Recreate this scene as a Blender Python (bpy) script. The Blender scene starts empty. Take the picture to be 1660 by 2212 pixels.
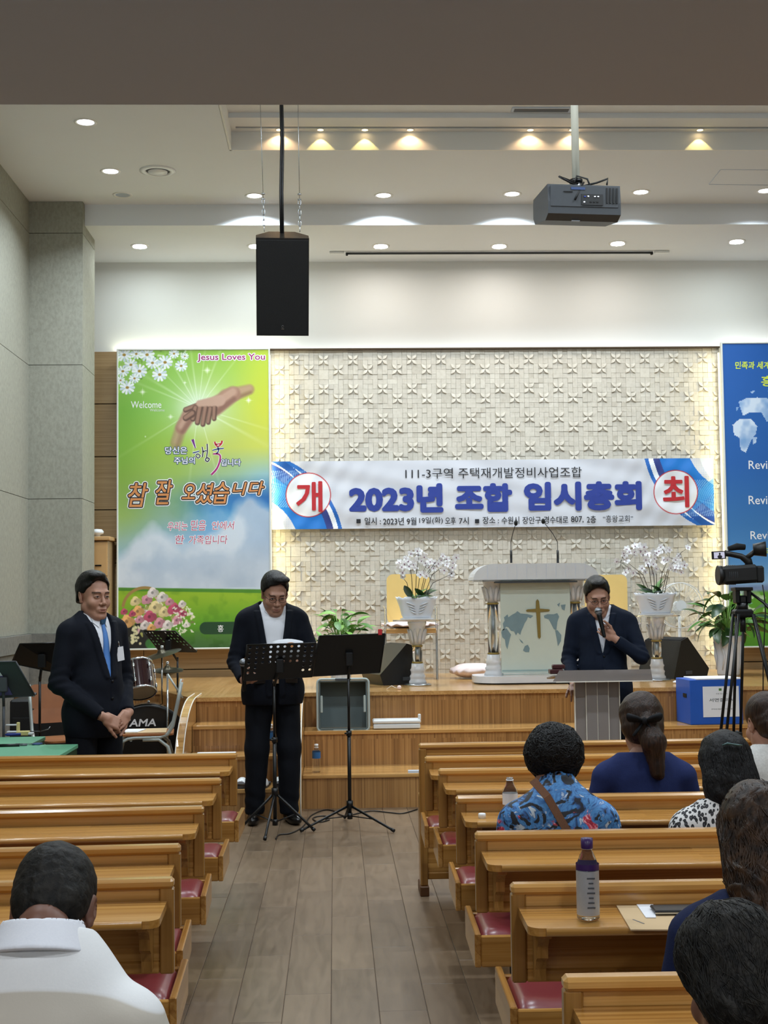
import bpy, bmesh, math, random
import numpy as np
from mathutils import Vector, Matrix, Euler
R_ = math.radians
random.seed(7)
scene = bpy.context.scene
COL = scene.collection

# ---------------------------------------------------------------- camera
FPX, CAMH = 2950.0, 1.53
YAW, PITCH, ROLL = R_(2.10), R_(3.51), 0.012
def _basis():
    F = Vector((math.sin(YAW)*math.cos(PITCH), math.cos(YAW)*math.cos(PITCH), math.sin(PITCH)))
    R0 = Vector((math.cos(YAW), -math.sin(YAW), 0)); U0 = R0.cross(F)
    R = R0*math.cos(ROLL) - U0*math.sin(ROLL); U = U0*math.cos(ROLL) + R0*math.sin(ROLL)
    return F, R, U
CF, CR, CU = _basis()
cam_data = bpy.data.cameras.new('camera'); cam = bpy.data.objects.new('camera', cam_data); COL.objects.link(cam)
M4 = Matrix((( CR.x, CU.x, -CF.x, 0), (CR.y, CU.y, -CF.y, 0), (CR.z, CU.z, -CF.z, CAMH), (0,0,0,1)))
cam.matrix_world = M4
cam_data.sensor_fit = 'HORIZONTAL'; cam_data.sensor_width = 36.0
cam_data.lens = FPX/1660.0*36.0; cam_data.clip_start = 0.05; cam_data.clip_end = 100
scene.camera = cam
def ray(px, py):
    return CF*FPX + CR*(px-830.0) - CU*(py-1106.0)
def at(px, py, Y):            # measured pixel + known depth -> point in the room
    d = ray(px, py); t = Y/d.y
    return Vector((d.x*t, Y, CAMH + d.z*t))
def atz(px, py, z):           # measured pixel + known height -> point in the room
    d = ray(px, py); t = (z-CAMH)/d.z
    return Vector((d.x*t, d.y*t, z))

# ---------------------------------------------------------------- world, exposure
w = bpy.data.worlds.new('world'); scene.world = w; w.use_nodes = True
w.node_tree.nodes['Background'].inputs[0].default_value = (0.8, 0.85, 1.0, 1)
w.node_tree.nodes['Background'].inputs[1].default_value = 0.05
vs = scene.view_settings
vs.view_transform = 'Standard'; vs.look = 'None'; vs.gamma = 1.0; vs.use_curve_mapping = False
vs.exposure = -0.05
scene.display_settings.display_device = 'sRGB'

def area_light(name, loc, size, power, color=(1,1,1), rot=(0,0,0), size_y=None, spread=180):
    l = bpy.data.lights.new(name, 'AREA'); l.energy = power; l.color = color
    l.shape = 'RECTANGLE' if size_y else 'DISK'; l.size = size
    if size_y: l.size_y = size_y
    l.spread = R_(spread)
    o = bpy.data.objects.new(name, l); o.location = loc; o.rotation_euler = rot; COL.objects.link(o); return o
def spot_light(name, loc, power, color=(1,1,1), angle=100, blend=0.6, rot=(0,0,0), r=0.03):
    l = bpy.data.lights.new(name, 'SPOT'); l.energy = power; l.color = color
    l.spot_size = R_(angle); l.spot_blend = blend; l.shadow_soft_size = r
    o = bpy.data.objects.new(name, l); o.location = loc; o.rotation_euler = rot; COL.objects.link(o); return o

# ---------------------------------------------------------------- materials
def lin(c):
    if isinstance(c, str):
        c = c.lstrip('#'); c = [int(c[i:i+2],16)/255 for i in (0,2,4)]
    return tuple((x/12.92 if x <= 0.04045 else ((x+0.055)/1.055)**2.4) for x in c) + (1.0,)
MATS = {}
class NT:
    def __init__(s, m): s.t = m.node_tree; s.b = s.t.nodes['Principled BSDF']
    def n(s, typ, **kw):
        x = s.t.nodes.new(typ)
        for k, v in kw.items():
            if k in x.inputs: x.inputs[k].default_value = v
            else: setattr(x, k, v)
        return x
    def l(s, a, b): s.t.links.new(a, b)
    def coords(s, kind='Object', scale=(1,1,1), rot=(0,0,0)):
        tc = s.n('ShaderNodeTexCoord'); mp = s.n('ShaderNodeMapping')
        mp.inputs['Scale'].default_value = scale; mp.inputs['Rotation'].default_value = rot
        s.l(tc.outputs[kind], mp.inputs['Vector']); return mp.outputs[0]
    def ramp(s, fac, stops):
        r = s.n('ShaderNodeValToRGB'); e = r.color_ramp.elements
        while len(e) < len(stops): e.new(0.5)
        for k, (p, c) in enumerate(stops): e[k].position = p; e[k].color = lin(c)
        s.l(fac, r.inputs[0]); return r.outputs[0]
    def mix(s, fac, a, b, mode='MIX'):
        m = s.n('ShaderNodeMix'); m.data_type = 'RGBA'; m.blend_type = mode
        for v, i in ((fac, 0), (a, 6), (b, 7)):
            if hasattr(v, 'links') or hasattr(v, 'is_linked'): s.l(v, m.inputs[i])
            else: m.inputs[i].default_value = v
        return m.outputs[2]
    def bump(s, h, strength=0.2, dist=0.01):
        b = s.n('ShaderNodeBump'); b.inputs['Strength'].default_value = strength; b.inputs['Distance'].default_value = dist
        s.l(h, b.inputs['Height']); s.l(b.outputs[0], s.b.inputs['Normal'])
def newmat(name, base='#808080', rough=0.5, metal=0.0, **kw):
    m = bpy.data.materials.new(name); m.use_nodes = True; b = m.node_tree.nodes['Principled BSDF']
    b.inputs['Base Color'].default_value = lin(base); b.inputs['Roughness'].default_value = rough; b.inputs['Metallic'].default_value = metal
    for k, v in kw.items(): b.inputs[k].default_value = v
    MATS[name] = m; return m
def plain(name, base, rough=0.5, metal=0.0, var=0.06, scale=12.0, bump=0.0, **kw):
    """procedural: base colour with faint noise"""
    m = newmat(name, base, rough, metal, **kw); t = NT(m)
    nz = t.n('ShaderNodeTexNoise', Scale=scale, Detail=4.0); t.l(t.coords('Object'), nz.inputs['Vector'])
    c = lin(base); d = tuple(x*(1-var*2) for x in c[:3])+(1,)
    t.l(t.mix(nz.outputs[0], d, tuple(min(1, x*(1+var)) for x in c[:3])+(1,)), t.b.inputs['Base Color'])
    if bump: t.bump(nz.outputs[0], bump, 0.003)
    return m
def wood(name, light, mid, dark, axis='X', rough=0.3, block=(1.1, 0.055), coat=0.3, contrast=0.5):
    """glued-board pine: staggered blocks along the axis, stretched grain"""
    m = newmat(name, mid, rough); t = NT(m)
    rot = {'X': (0,0,0), 'Y': (0,0,R_(90)), 'Z': (0,R_(90),0)}[axis]
    co = t.coords('Object', rot=rot)
    sep = t.n('ShaderNodeSeparateXYZ'); t.l(co, sep.inputs[0])
    add = t.n('ShaderNodeMath', operation='ADD'); t.l(sep.outputs[1], add.inputs[0]); t.l(sep.outputs[2], add.inputs[1])
    cmb = t.n('ShaderNodeCombineXYZ'); t.l(sep.outputs[0], cmb.inputs[0]); t.l(add.outputs[0], cmb.inputs[1])
    br = t.n('ShaderNodeTexBrick'); br.offset = 0.37
    br.inputs['Scale'].default_value = 1.0; br.inputs['Brick Width'].default_value = block[0]; br.inputs['Row Height'].default_value = block[1]
    br.inputs['Mortar Size'].default_value = 0.0; br.inputs['Color1'].default_value = (0,0,0,1); br.inputs['Color2'].default_value = (1,1,1,1)
    t.l(cmb.outputs[0], br.inputs['Vector'])
    sc = t.n('ShaderNodeMapping'); sc.inputs['Scale'].default_value = (1.1, 75, 75); t.l(co, sc.inputs[0])
    ofs = t.n('ShaderNodeVectorMath', operation='ADD'); t.l(sc.outputs[0], ofs.inputs[0]); t.l(br.outputs[0], ofs.inputs[1])
    nz = t.n('ShaderNodeTexNoise', Scale=1.0, Detail=5.0, Distortion=0.6); t.l(ofs.outputs[0], nz.inputs['Vector'])
    grain = t.ramp(nz.outputs[0], [(0.34, dark), (0.48, mid), (0.66, light)])
    c = t.mix(contrast, grain, t.ramp(br.outputs[0], [(0.0, dark), (0.5, mid), (1.0, light)]))
    t.l(c, t.b.inputs['Base Color']); t.b.inputs['Coat Weight'].default_value = coat; t.b.inputs['Coat Roughness'].default_value = 0.15
    t.bump(nz.outputs[0], 0.08, 0.002)
    return m
def emit(name, color, strength):
    m = newmat(name, '#000000', 0.6); b = m.node_tree.nodes['Principled BSDF']
    b.inputs['Emission Color'].default_value = lin(color); b.inputs['Emission Strength'].default_value = strength; return m
def glass(name, tint='#ffffff', rough=0.02, ior=1.45, trans=1.0):
    m = newmat(name, tint, rough); b = m.node_tree.nodes['Principled BSDF']
    b.inputs['Transmission Weight'].default_value = trans; b.inputs['IOR'].default_value = ior; return m

# ---------------------------------------------------------------- mesh helper
class MB:
    def __init__(s): s.v = []; s.f = []; s.sm = []
    def add(s, vs_, fs, smooth=False, M=None):
        o = len(s.v)
        if M is not None: vs_ = [M @ Vector(p) for p in vs_]
        s.v += [tuple(p) for p in vs_]; s.f += [tuple(i+o for i in f) for f in fs]; s.sm += [smooth]*len(fs); return s
    def box(s, c, d, rot=None, b=0.0, M=None, taper=None):
        x, y, z = (k/2 for k in d)
        T = Matrix.Translation(Vector(c)) @ (Euler(rot).to_matrix().to_4x4() if rot else Matrix.Identity(4))
        if M is not None: T = M @ T
        if b <= 0:
            P = [(sx*x, sy*y, sz*z) for sx in (-1,1) for sy in (-1,1) for sz in (-1,1)]
            F = [(0,1,3,2),(4,6,7,5),(0,4,5,1),(2,3,7,6),(0,2,6,4),(1,5,7,3)]
            if taper: P = [(p[0]*(taper if p[2] < 0 else 1), p[1]*(taper if p[2] < 0 else 1), p[2]) for p in P]
            return s.add(P, F, False, T)
        b = min(b, x*.98, y*.98, z*.98)
        P = []; idx = {}
        for sx in (-1,1):
            for sy in (-1,1):
                for sz in (-1,1):
                    for ax in range(3):
                        q = [sx*(x-b), sy*(y-b), sz*(z-b)]; q[ax] = (sx*x, sy*y, sz*z)[ax]
                        idx[(sx,sy,sz,ax)] = len(P)
                        if taper and sz < 0: q[0] *= taper; q[1] *= taper
                        P.append(q)
        F = []
        for ax in range(3):
            o1, o2 = [a for a in range(3) if a != ax]
            for sg in (-1,1):
                ring = []
                for s1, s2 in ((-1,-1),(1,-1),(1,1),(-1,1)):
                    k = [0,0,0]; k[ax] = sg; k[o1] = s1; k[o2] = s2; ring.append(idx[(*k, ax)])
                F.append(tuple(ring))
        for ax in range(3):
            o1, o2 = [a for a in range(3) if a != ax]
            for s1 in (-1,1):
                for s2 in (-1,1):
                    k0 = [0,0,0]; k1 = [0,0,0]; k0[ax] = -1; k1[ax] = 1
                    for k in (k0, k1): k[o1] = s1; k[o2] = s2
                    F.append((idx[(*k0,o1)], idx[(*k1,o1)], idx[(*k1,o2)], idx[(*k0,o2)]))
        for sx in (-1,1):
            for sy in (-1,1):
                for sz in (-1,1): F.append((idx[(sx,sy,sz,0)], idx[(sx,sy,sz,1)], idx[(sx,sy,sz,2)]))
        return s.add(P, F, False, T)
    def tube(s, pts, r, n=10, closed=False, caps=True, flat=1.0, M=None, smooth=True):
        pts = [Vector(p) for p in pts]; m = len(pts)
        rr = list(r) if hasattr(r, '__len__') else [r]*m
        P = []; up = None
        for i in range(m):
            a = pts[(i-1) % m] if (closed or i > 0) else pts[i]; c = pts[(i+1) % m] if (closed or i < m-1) else pts[i]
            t = (c-a); t = t.normalized() if t.length > 1e-9 else Vector((0,0,1))
            if up is None:
                up = Vector((0,0,1)) if abs(t.z) < 0.9 else Vector((0,1,0))
            up = up - t*up.dot(t)
            if up.length < 1e-6: up = Vector((1,0,0)) - t*t.x
            up.normalize(); sd = t.cross(up)
            for k in range(n):
                q = 2*math.pi*k/n; P.append(pts[i] + (sd*math.cos(q) + up*math.sin(q)*flat)*rr[i])
        F = []
        for i in range(m if closed else m-1):
            j = (i+1) % m
            for k in range(n):
                l = (k+1) % n; F.append((i*n+k, i*n+l, j*n+l, j*n+k))
        o = len(s.v); s.add(P, F, smooth, M)
        if caps and not closed:
            s.f.append(tuple(o+k for k in range(n-1,-1,-1))); s.f.append(tuple(o+(m-1)*n+k for k in range(n))); s.sm += [False]*2
        return s
    def lathe(s, prof, n=24, c=(0,0,0), M=None, smooth=True, caps=True, sx=1, sy=1):
        P = []
        for (r, z) in prof:
            for k in range(n):
                q = 2*math.pi*k/n; P.append((c[0]+r*sx*math.cos(q), c[1]+r*sy*math.sin(q), c[2]+z))
        F = []
        for i in range(len(prof)-1):
            for k in range(n):
                l = (k+1) % n; F.append((i*n+k, i*n+l, (i+1)*n+l, (i+1)*n+k))
        o = len(s.v); s.add(P, F, smooth, M)
        if caps:
            m = len(prof)
            if prof[0][0] > 1e-5: s.f.append(tuple(o+k for k in range(n-1,-1,-1))); s.sm.append(False)
            if prof[-1][0] > 1e-5: s.f.append(tuple(o+(m-1)*n+k for k in range(n))); s.sm.append(False)
        return s
    def cyl(s, a, b, r, n=16, r2=None, M=None): return s.tube([a, b], [r, r if r2 is None else r2], n, M=M)
    def prism(s, poly, d, M=None, smooth=False):
        """poly in local XY, extruded from z=0 to z=d"""
        n = len(poly); P = [(x, y, 0) for x, y in poly] + [(x, y, d) for x, y in poly]
        F = [tuple(range(n-1,-1,-1)), tuple(range(n, 2*n))] + [(i, (i+1)%n, n+(i+1)%n, n+i) for i in range(n)]
        return s.add(P, F, smooth, M)
    def ball(s, c, r, n=12, m=8, M=None):
        r = (r,r,r) if not hasattr(r, '__len__') else r
        P = []; F = []
        for i in range(m+1):
            th = math.pi*i/m
            for k in range(n):
                q = 2*math.pi*k/n; P.append((c[0]+r[0]*math.sin(th)*math.cos(q), c[1]+r[1]*math.sin(th)*math.sin(q), c[2]+r[2]*math.cos(th)))
        for i in range(m):
            for k in range(n):
                l = (k+1) % n; F.append((i*n+k, (i+1)*n+k, (i+1)*n+l, i*n+l))
        return s.add(P, F, True, M)
    def mesh(s, name, mat):
        me = bpy.data.meshes.new(name); me.from_pydata(s.v, [], s.f)
        me.polygons.foreach_set('use_smooth', s.sm)
        if mat: me.materials.append(MATS[mat] if isinstance(mat, str) else mat)
        bm = bmesh.new(); bm.from_mesh(me); bmesh.ops.remove_doubles(bm, verts=bm.verts, dist=1e-6)
        bmesh.ops.recalc_face_normals(bm, faces=bm.faces); bm.to_mesh(me); bm.free()
        me.update(); return me
    def build(s, name, mat, parent=None, loc=None, rot=None):
        return obj(name, s.mesh(name, mat), parent, loc, rot)
def obj(name, data, parent=None, loc=None, rot=None):
    o = bpy.data.objects.new(name, data); COL.objects.link(o)
    if parent is not None: o.parent = parent
    if loc is not None: o.location = loc
    if rot is not None: o.rotation_euler = rot
    return o
def tag(o, label=None, cat=None, group=None, kind=None):
    for k, v in (('label', label), ('category', cat), ('group', group), ('kind', kind)):
        if v: o[k] = v
    return o
def empty(name, loc=(0,0,0), rz=0.0, label=None, cat=None, group=None, kind=None):
    o = bpy.data.objects.new(name, None); COL.objects.link(o); o.empty_display_size = 0.1
    o.location = loc; o.rotation_euler = (0, 0, rz); return tag(o, label, cat, group, kind)
KIDS = {}
def copy_tree(o, parent=None, src_kids=None):
    c = o.copy(); COL.objects.link(c)
    if parent is not None: c.parent = parent
    for ch in list(o.children): copy_tree(ch, c)
    return c
def struct(o): o['kind'] = 'structure'; return o
def arc(c, r, a0, a1, n=8):
    return [(c[0]+r*math.cos(a0+(a1-a0)*i/n), c[1]+r*math.sin(a0+(a1-a0)*i/n)) for i in range(n+1)]
def rrect(w, h, r, n=5):
    p = []
    for cx, cy, a in ((w/2-r, h/2-r, 0), (-w/2+r, h/2-r, 90), (-w/2+r, -h/2+r, 180), (w/2-r, -h/2+r, 270)):
        p += arc((cx, cy), r, R_(a), R_(a+90), n)
    return p
XZ = Matrix(((1,0,0,0),(0,0,-1,0),(0,1,0,0),(0,0,0,1)))   # local XY -> world XZ, extrusion towards -Y
def text_mesh(body, size, extrude=0.0, offset=0.0, shear=0.0, space=1.0, align='CENTER', resolution=3, xs=1.0):
    cu = bpy.data.curves.new('txt', 'FONT'); cu.body = body; cu.size = size; cu.extrude = extrude; cu.offset = offset
    cu.shear = shear; cu.space_character = space; cu.align_x = align; cu.align_y = 'CENTER'; cu.resolution_u = resolution
    cu.fill_mode = 'BOTH' if extrude > 0 else 'FRONT'
    o = bpy.data.objects.new('txt', cu); COL.objects.link(o)
    bpy.context.view_layer.update()
    me = bpy.data.meshes.new_from_object(o.evaluated_get(bpy.context.evaluated_depsgraph_get()))
    bpy.data.objects.remove(o); bpy.data.curves.remove(cu); return me
def lettering(body, parent, loc, size, mat, width=None, height=None, rot=(R_(90),0,0), name='lettering', offset=0.0, grow=0.0, **kw):
    """flat printed text as mesh, optionally fitted to a width/height; grow thickens the strokes with round ends"""
    g = grow + offset*size*1.6
    me = text_mesh(body, size, **kw)
    if not len(me.vertices): return None
    co = np.empty(len(me.vertices)*3); me.vertices.foreach_get('co', co); co = co.reshape(-1,3)
    lo, hi = co.min(0), co.max(0); c = (lo+hi)/2; co[:, :2] -= c[:2]
    if width: co[:,0] *= (width-2*g)/(hi[0]-lo[0])
    if height: co[:,1] *= (height-2*g)/(hi[1]-lo[1])
    F = [tuple(p.vertices) for p in me.polygons]; bpy.data.meshes.remove(me)
    V = [co]; FF = list(F); n = len(co)
    if g > 0:
        for k in range(12):
            a = 2*math.pi*k/12; V.append(co + np.array((g*math.cos(a), g*math.sin(a), -2e-6*(k+1)))); FF += [tuple(i+n*(k+1) for i in f) for f in F]
    me = bpy.data.meshes.new('lettering'); me.from_pydata(np.concatenate(V).tolist(), [], FF); me.materials.append(MATS[mat]); me.update()
    return obj(name, me, parent, loc, rot)
# ================================================================ LARGE STRUCTURE
XL, XR, YB, YF = -2.67, 5.8, 13.45, -2.6
ZC, ZS = 5.05, 4.86
plain('white_paint', '#e8e9e6', 0.75, var=0.01, scale=3)
plain('pole_cream', '#d2d1c2', .5, var=.02)
plain('ceiling_paint', '#e0e4e8', 0.8, var=0.01, scale=3)
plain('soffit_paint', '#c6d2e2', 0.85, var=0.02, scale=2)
plain('black_gap', '#0b0b0c', 0.6)
wood('wood_pew', '#d3a25e', '#bb8843', '#98672e', 'X', 0.22, contrast=0.5)
wood('wood_pew_y', '#cb9a57', '#b27f3f', '#91622c', 'Y', 0.25, contrast=0.5)
wood('wood_pew_z', '#bd8d4e', '#a47638', '#855b27', 'Z', 0.3, contrast=0.5)
wood('wood_panel', '#b3976c', '#a5885f', '#957952', 'X', 0.45, block=(4, 0.6), coat=0.0, contrast=0.25)
wood('wood_riser', '#b88c56', '#9c7140', '#7d5730', 'Z', 0.35, block=(0.7, 0.011), contrast=0.55)
wood('wood_tread', '#d3a66a', '#c09254', '#a67943', 'X', 0.2, block=(0.6, 0.03), contrast=0.4)
wood('wood_stage', '#cfa46b', '#bd9158', '#a67c48', 'Y', 0.2, block=(0.9, 0.09), contrast=0.4)
# stone wallboard (mottled grey green)
def stoneboard(name, a, b, c, scale):
    m = newmat(name, a, 0.75); t = NT(m); co = t.coords('Object', scale=scale)
    n1 = t.n('ShaderNodeTexNoise', Scale=26.0, Detail=6.0, Roughness=0.65, Distortion=0.3); t.l(co, n1.inputs['Vector'])
    n2 = t.n('ShaderNodeTexNoise', Scale=2.2, Detail=3.0); t.l(co, n2.inputs['Vector'])
    x = t.mix(n2.outputs[0], lin(b), lin(a)); y = t.ramp(n1.outputs[0], [(0.36, c), (0.5, b), (0.66, a)])
    t.l(t.mix(0.55, x, y), t.b.inputs['Base Color']); t.bump(n1.outputs[0], 0.15, 0.003)
stoneboard('wallboard', '#9f9e90', '#919083', '#7f7e72', (1.6,1.6,0.9))
stoneboard('wallboard_dark', '#7e7d76', '#6c6b65', '#5a5955', (1,1,1))
# vinyl floor plank
m = newmat('floor_plank', '#75655a', 0.33); t = NT(m)
oi = t.n('ShaderNodeObjectInfo'); co = t.coords('Object', scale=(14, 1.6, 1))
ad = t.n('ShaderNodeVectorMath', operation='ADD'); sc_ = t.n('ShaderNodeVectorMath', operation='SCALE'); sc_.inputs[0].default_value = (37, 91, 13)
t.l(oi.outputs['Random'], sc_.inputs['Scale']); t.l(co, ad.inputs[0]); t.l(sc_.outputs[0], ad.inputs[1])
nz = t.n('ShaderNodeTexNoise', Scale=1.4, Detail=6.0, Roughness=0.62, Distortion=1.2); t.l(ad.outputs[0], nz.inputs['Vector'])
n2 = t.n('ShaderNodeTexNoise', Scale=5.0, Detail=3.0); t.l(t.coords('Generated'), n2.inputs['Vector'])
g = t.ramp(nz.outputs[0], [(0.28, '#524233'), (0.5, '#74614d'), (0.75, '#8a745c')])
tone = t.ramp(oi.outputs['Random'], [(0.0, '#62513f'), (0.5, '#75624e'), (1.0, '#867059')])
t.l(t.mix(0.5, g, tone), t.b.inputs['Base Color']); t.bump(nz.outputs[0], 0.08, 0.002)
rr = t.n('ShaderNodeMapRange'); rr.inputs[3].default_value = 0.26; rr.inputs[4].default_value = 0.42
t.l(nz.outputs[0], rr.inputs[0]); t.l(rr.outputs[0], t.b.inputs['Roughness'])
plain('floor_base', '#564c45', 0.5, var=0.1, scale=2)

def sbox(name, x0, x1, y0, y1, z0, z1, mat, parent=None, b=0.0):
    o = MB().box(((x0+x1)/2, (y0+y1)/2, (z0+z1)/2), (x1-x0, y1-y0, z1-z0), b=b).build(name, mat, parent)
    if parent is None: struct(o)
    return o
floor = sbox('floor', XL-.2, XR+.2, YF-.2, YB+.3, -0.2, -0.004, 'floor_base')
PW, PL = 0.178, 0.92
pm = MB().box((0, 0, -0.003), (PW-0.0016, PL-0.0016, 0.006), b=0.0015).mesh('plank', 'floor_plank')
nx = 0
for i in range(-14, 26):
    off = ((i*37) % 100)/100.0*PL
    for j in range(0, 9):
        x = 0.06 + i*PW; y = 2.9 + off + j*PL - 0.4
        if x < XL+PW/2 or x > 2.5 or y > 10.9+PL/2: continue
        nx += 1; o = obj('plank', pm, floor, (x, y, 0))
        if y + PL/2 > 10.9: o.scale.y = (10.9-(y-PL/2))/PL; o.location.y = (10.9+y-PL/2)/2
# fill beyond the individually laid planks
wl = sbox('wall_left', XL-.2, XL-0.02, YF-.2, YB+.2, -0.1, ZC+.2, 'wallboard_dark')
ws = [1.235, 2.41, 3.59, 4.765, ZC]
for k in range(4):
    for q in range(6):
        y0 = 12.02 - (q+1)*2.4; y1 = y0 + 2.4
        sbox('wall_panel', XL-0.02, XL, max(y0, YF)+.0025, y1-.0025, ws[k]+.0025, ws[k+1]-.0025, 'wallboard', wl)
sbox('dado_cap', XL-0.02, XL+0.05, YF, 11.93, 1.09, 1.235, 'wallboard_dark', wl)
for q in range(9):
    y0 = 11.93-(q+1)*1.2; sbox('dado_panel', XL-0.02, XL+0.03, y0+.003, y0+1.197, 0.0, 1.085, 'wallboard_dark', wl)
pil = sbox('pillar', XL-.01, -2.222, 12.03, 12.6, 0, ZC+.05, 'wallboard_dark')
for k in range(4):
    sbox('wall_panel', XL, -2.20, 12.0, 12.03, ws[k]+.0025, ws[k+1]-.0025, 'wallboard', pil)
    sbox('wall_panel', -2.222, -2.20, 12.033, 12.6, ws[k]+.0025, ws[k+1]-.0025, 'wallboard', pil)
sbox('dado_cap', XL, -2.17, 11.93, 12.02, 1.09, 1.235, 'wallboard_dark', pil)
sbox('dado_panel', XL, -2.18, 11.95, 12.02, 0.0, 1.085, 'wallboard_dark', pil)
wb = sbox('wall_back', XL-.2, XR+.2, YB, YB+.2, -0.1, ZC+.3, 'white_paint')
sbox('wall_right', XR, XR+.2, YF-.2, YB+.2, -0.1, ZC+.2, 'wallboard')
sbox('wall_rear', XL-.2, XR+.2, YF-.2, YF, -0.1, ZC+.2, 'white_paint')
# ---- back wall cladding: timber boards left and right of the relief stone
ZT = 3.945
plain('cladding_core', '#4a3a28', 0.7)
SX0, SN = -0.714, 16; TS = 0.2885
SX1 = SX0 + SN*TS
sbox('cladding_core', XL, SX0, 13.34, YB, 0.70, ZT-.01, 'cladding_core', wb)
sbox('cladding_core', SX1, XR, 13.34, YB, 0.70, ZT-.01, 'cladding_core', wb)
for (a, b_) in ((XL, SX0), (SX1, XR)):
    zz = [ZT - 0.517*i for i in range(7)]
    for i in range(6):
        xs = [a, b_] if i < 5 else [a, a+(b_-a)*0.42, b_]
        for q in range(len(xs)-1):
            sbox('timber_board', xs[q]+.003, xs[q+1]-.003, 13.30, 13.34, zz[i+1]+.005, zz[i]-.005, 'wood_panel', wb)
    sbox('timber_board', a+.003, b_-.003, 13.30, 13.34, 0.70, zz[6]-.005, 'wood_panel', wb)
# relief stone
m = newmat('relief_stone', '#cfc8b8', 0.7); t = NT(m); oi = t.n('ShaderNodeObjectInfo')
at_ = t.n('ShaderNodeAttribute'); at_.attribute_name = 'tone'
nz = t.n('ShaderNodeTexNoise', Scale=30.0, Detail=5.0, Roughness=0.6); 
gv = t.coords('Object'); av = t.n('ShaderNodeVectorMath', operation='ADD'); sv = t.n('ShaderNodeVectorMath', operation='SCALE'); sv.inputs[0].default_value = (17, 9, 23)
t.l(oi.outputs['Random'], sv.inputs['Scale']); t.l(gv, av.inputs[0]); t.l(sv.outputs[0], av.inputs[1]); t.l(av.outputs[0], nz.inputs['Vector'])
base = t.ramp(at_.outputs['Fac'], [(0.0, '#a9a192'), (0.12, '#c3bdb0'), (0.85, '#cac4b7'), (1.0, '#dad5c8')])
vein = t.ramp(nz.outputs[0], [(0.3, '#ada493'), (0.5, '#c8c2b4'), (0.75, '#d4cec1')])
t.l(t.mix(0.45, base, vein), t.b.inputs['Base Color']); t.bump(nz.outputs[0], 0.25, 0.003)
sbox('cladding_core', SX0, SX1, 13.30, YB, 0.70, ZT-.006, 'white_paint', wb)
def tile_mesh(seed):
    rnd = random.Random(seed); C = TS/6; V = []; F = []; tone = []
    used = set()
    def blk(i0, j0, i1, j1, h, tn):
        x0, x1 = i0*C+.0007, i1*C-.0007; z1, z0 = -j0*C-.0007, -j1*C+.0007; o = len(V)
        for (x, z) in ((x0,z0),(x1,z0),(x1,z1),(x0,z1)): V.append((x, 0, z)); 
        for (x, z) in ((x0,z0),(x1,z0),(x1,z1),(x0,z1)): V.append((x, -h, z))
        F.extend([(o+4,o+5,o+6,o+7),(o,o+1,o+5,o+4),(o+1,o+2,o+6,o+5),(o+2,o+3,o+7,o+6),(o+3,o,o+4,o+7)]); tone.extend([tn]*5)
    for j in range(6):
        for i in range(6):
            if (i, j) in used: continue
            w_ = rnd.choice((1,1,1,2)); h_ = rnd.choice((1,1,2))
            cells = [(a, b) for a in range(i, min(6, i+w_)) for b in range(j, min(6, j+h_))]
            if any(c in used for c in cells): w_ = h_ = 1; cells = [(i, j)]
            for c in cells: used.add(c)
            blk(i, j, min(6, i+w_), min(6, j+h_), 0.016 + rnd.choice((0, .0015, .003, .005)), rnd.random())
    # raised four-petal flowers: each petal a thin lens rising to one long edge
    for (ci, cj) in ((1, 2), (4, 4)):
        cx, cz = ci*C, -cj*C
        for sx in (-1, 1):
            for sz in (-1, 1):
                o = len(V); n = 7; tn = 0.5 + rnd.random()*0.5
                L = C*1.02
                top = []; bot = []
                for k in range(n+1):
                    u = k/n; bx, bz = sx*L*u, sz*L*u
                    bow = math.sin(math.pi*u)*C*0.27; nxv, nzv = -sz*0.7071*sx*sx, sx*0.7071
                    # the outward (vertical-side) edge and the inner edge
                    top.append((cx+bx - sx*sz*bow*0.75, cz+bz + bow*0.75)); bot.append((cx+bx + sx*sz*bow*0.75, cz+bz - bow*0.75))
                hi, lo = (0.031, 0.0235) 
                for k in range(n+1):
                    b_ = math.sin(math.pi*k/n); V.append((top[k][0], -(lo+.003), top[k][1])); V.append((bot[k][0], -(lo+(hi-lo)*b_+.002), bot[k][1])); V.append((bot[k][0], -0.012, bot[k][1])); V.append((top[k][0], -0.012, top[k][1]))
                for k in range(n):
                    a = o+4*k; F.extend([(a, a+1, a+5, a+4), (a+1, a+2, a+6, a+5), (a+3, a, a+4, a+7)]); tone.extend([tn]*3)
    me = bpy.data.meshes.new('stone_tile'); me.from_pydata(V, [], F); me.materials.append(MATS['relief_stone'])
    at2 = me.attributes.new('tone', 'FLOAT', 'FACE'); at2.data.foreach_set('value', tone)
    bm = bmesh.new(); bm.from_mesh(me); bmesh.ops.recalc_face_normals(bm, faces=bm.faces); bm.to_mesh(me); bm.free(); me.update(); return me
tiles = [tile_mesh(s) for s in range(7)]
for i in range(SN):
    for j in range(11):
        o = obj('stone_tile', tiles[random.randrange(7)], wb, (SX0+i*TS, 13.30-.001, ZT-.006-j*TS))
sbox('stone_cap_trim', SX0, SX1, 13.245, YB, ZT-.005, ZT+.008, 'cladding_core', wb)

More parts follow.
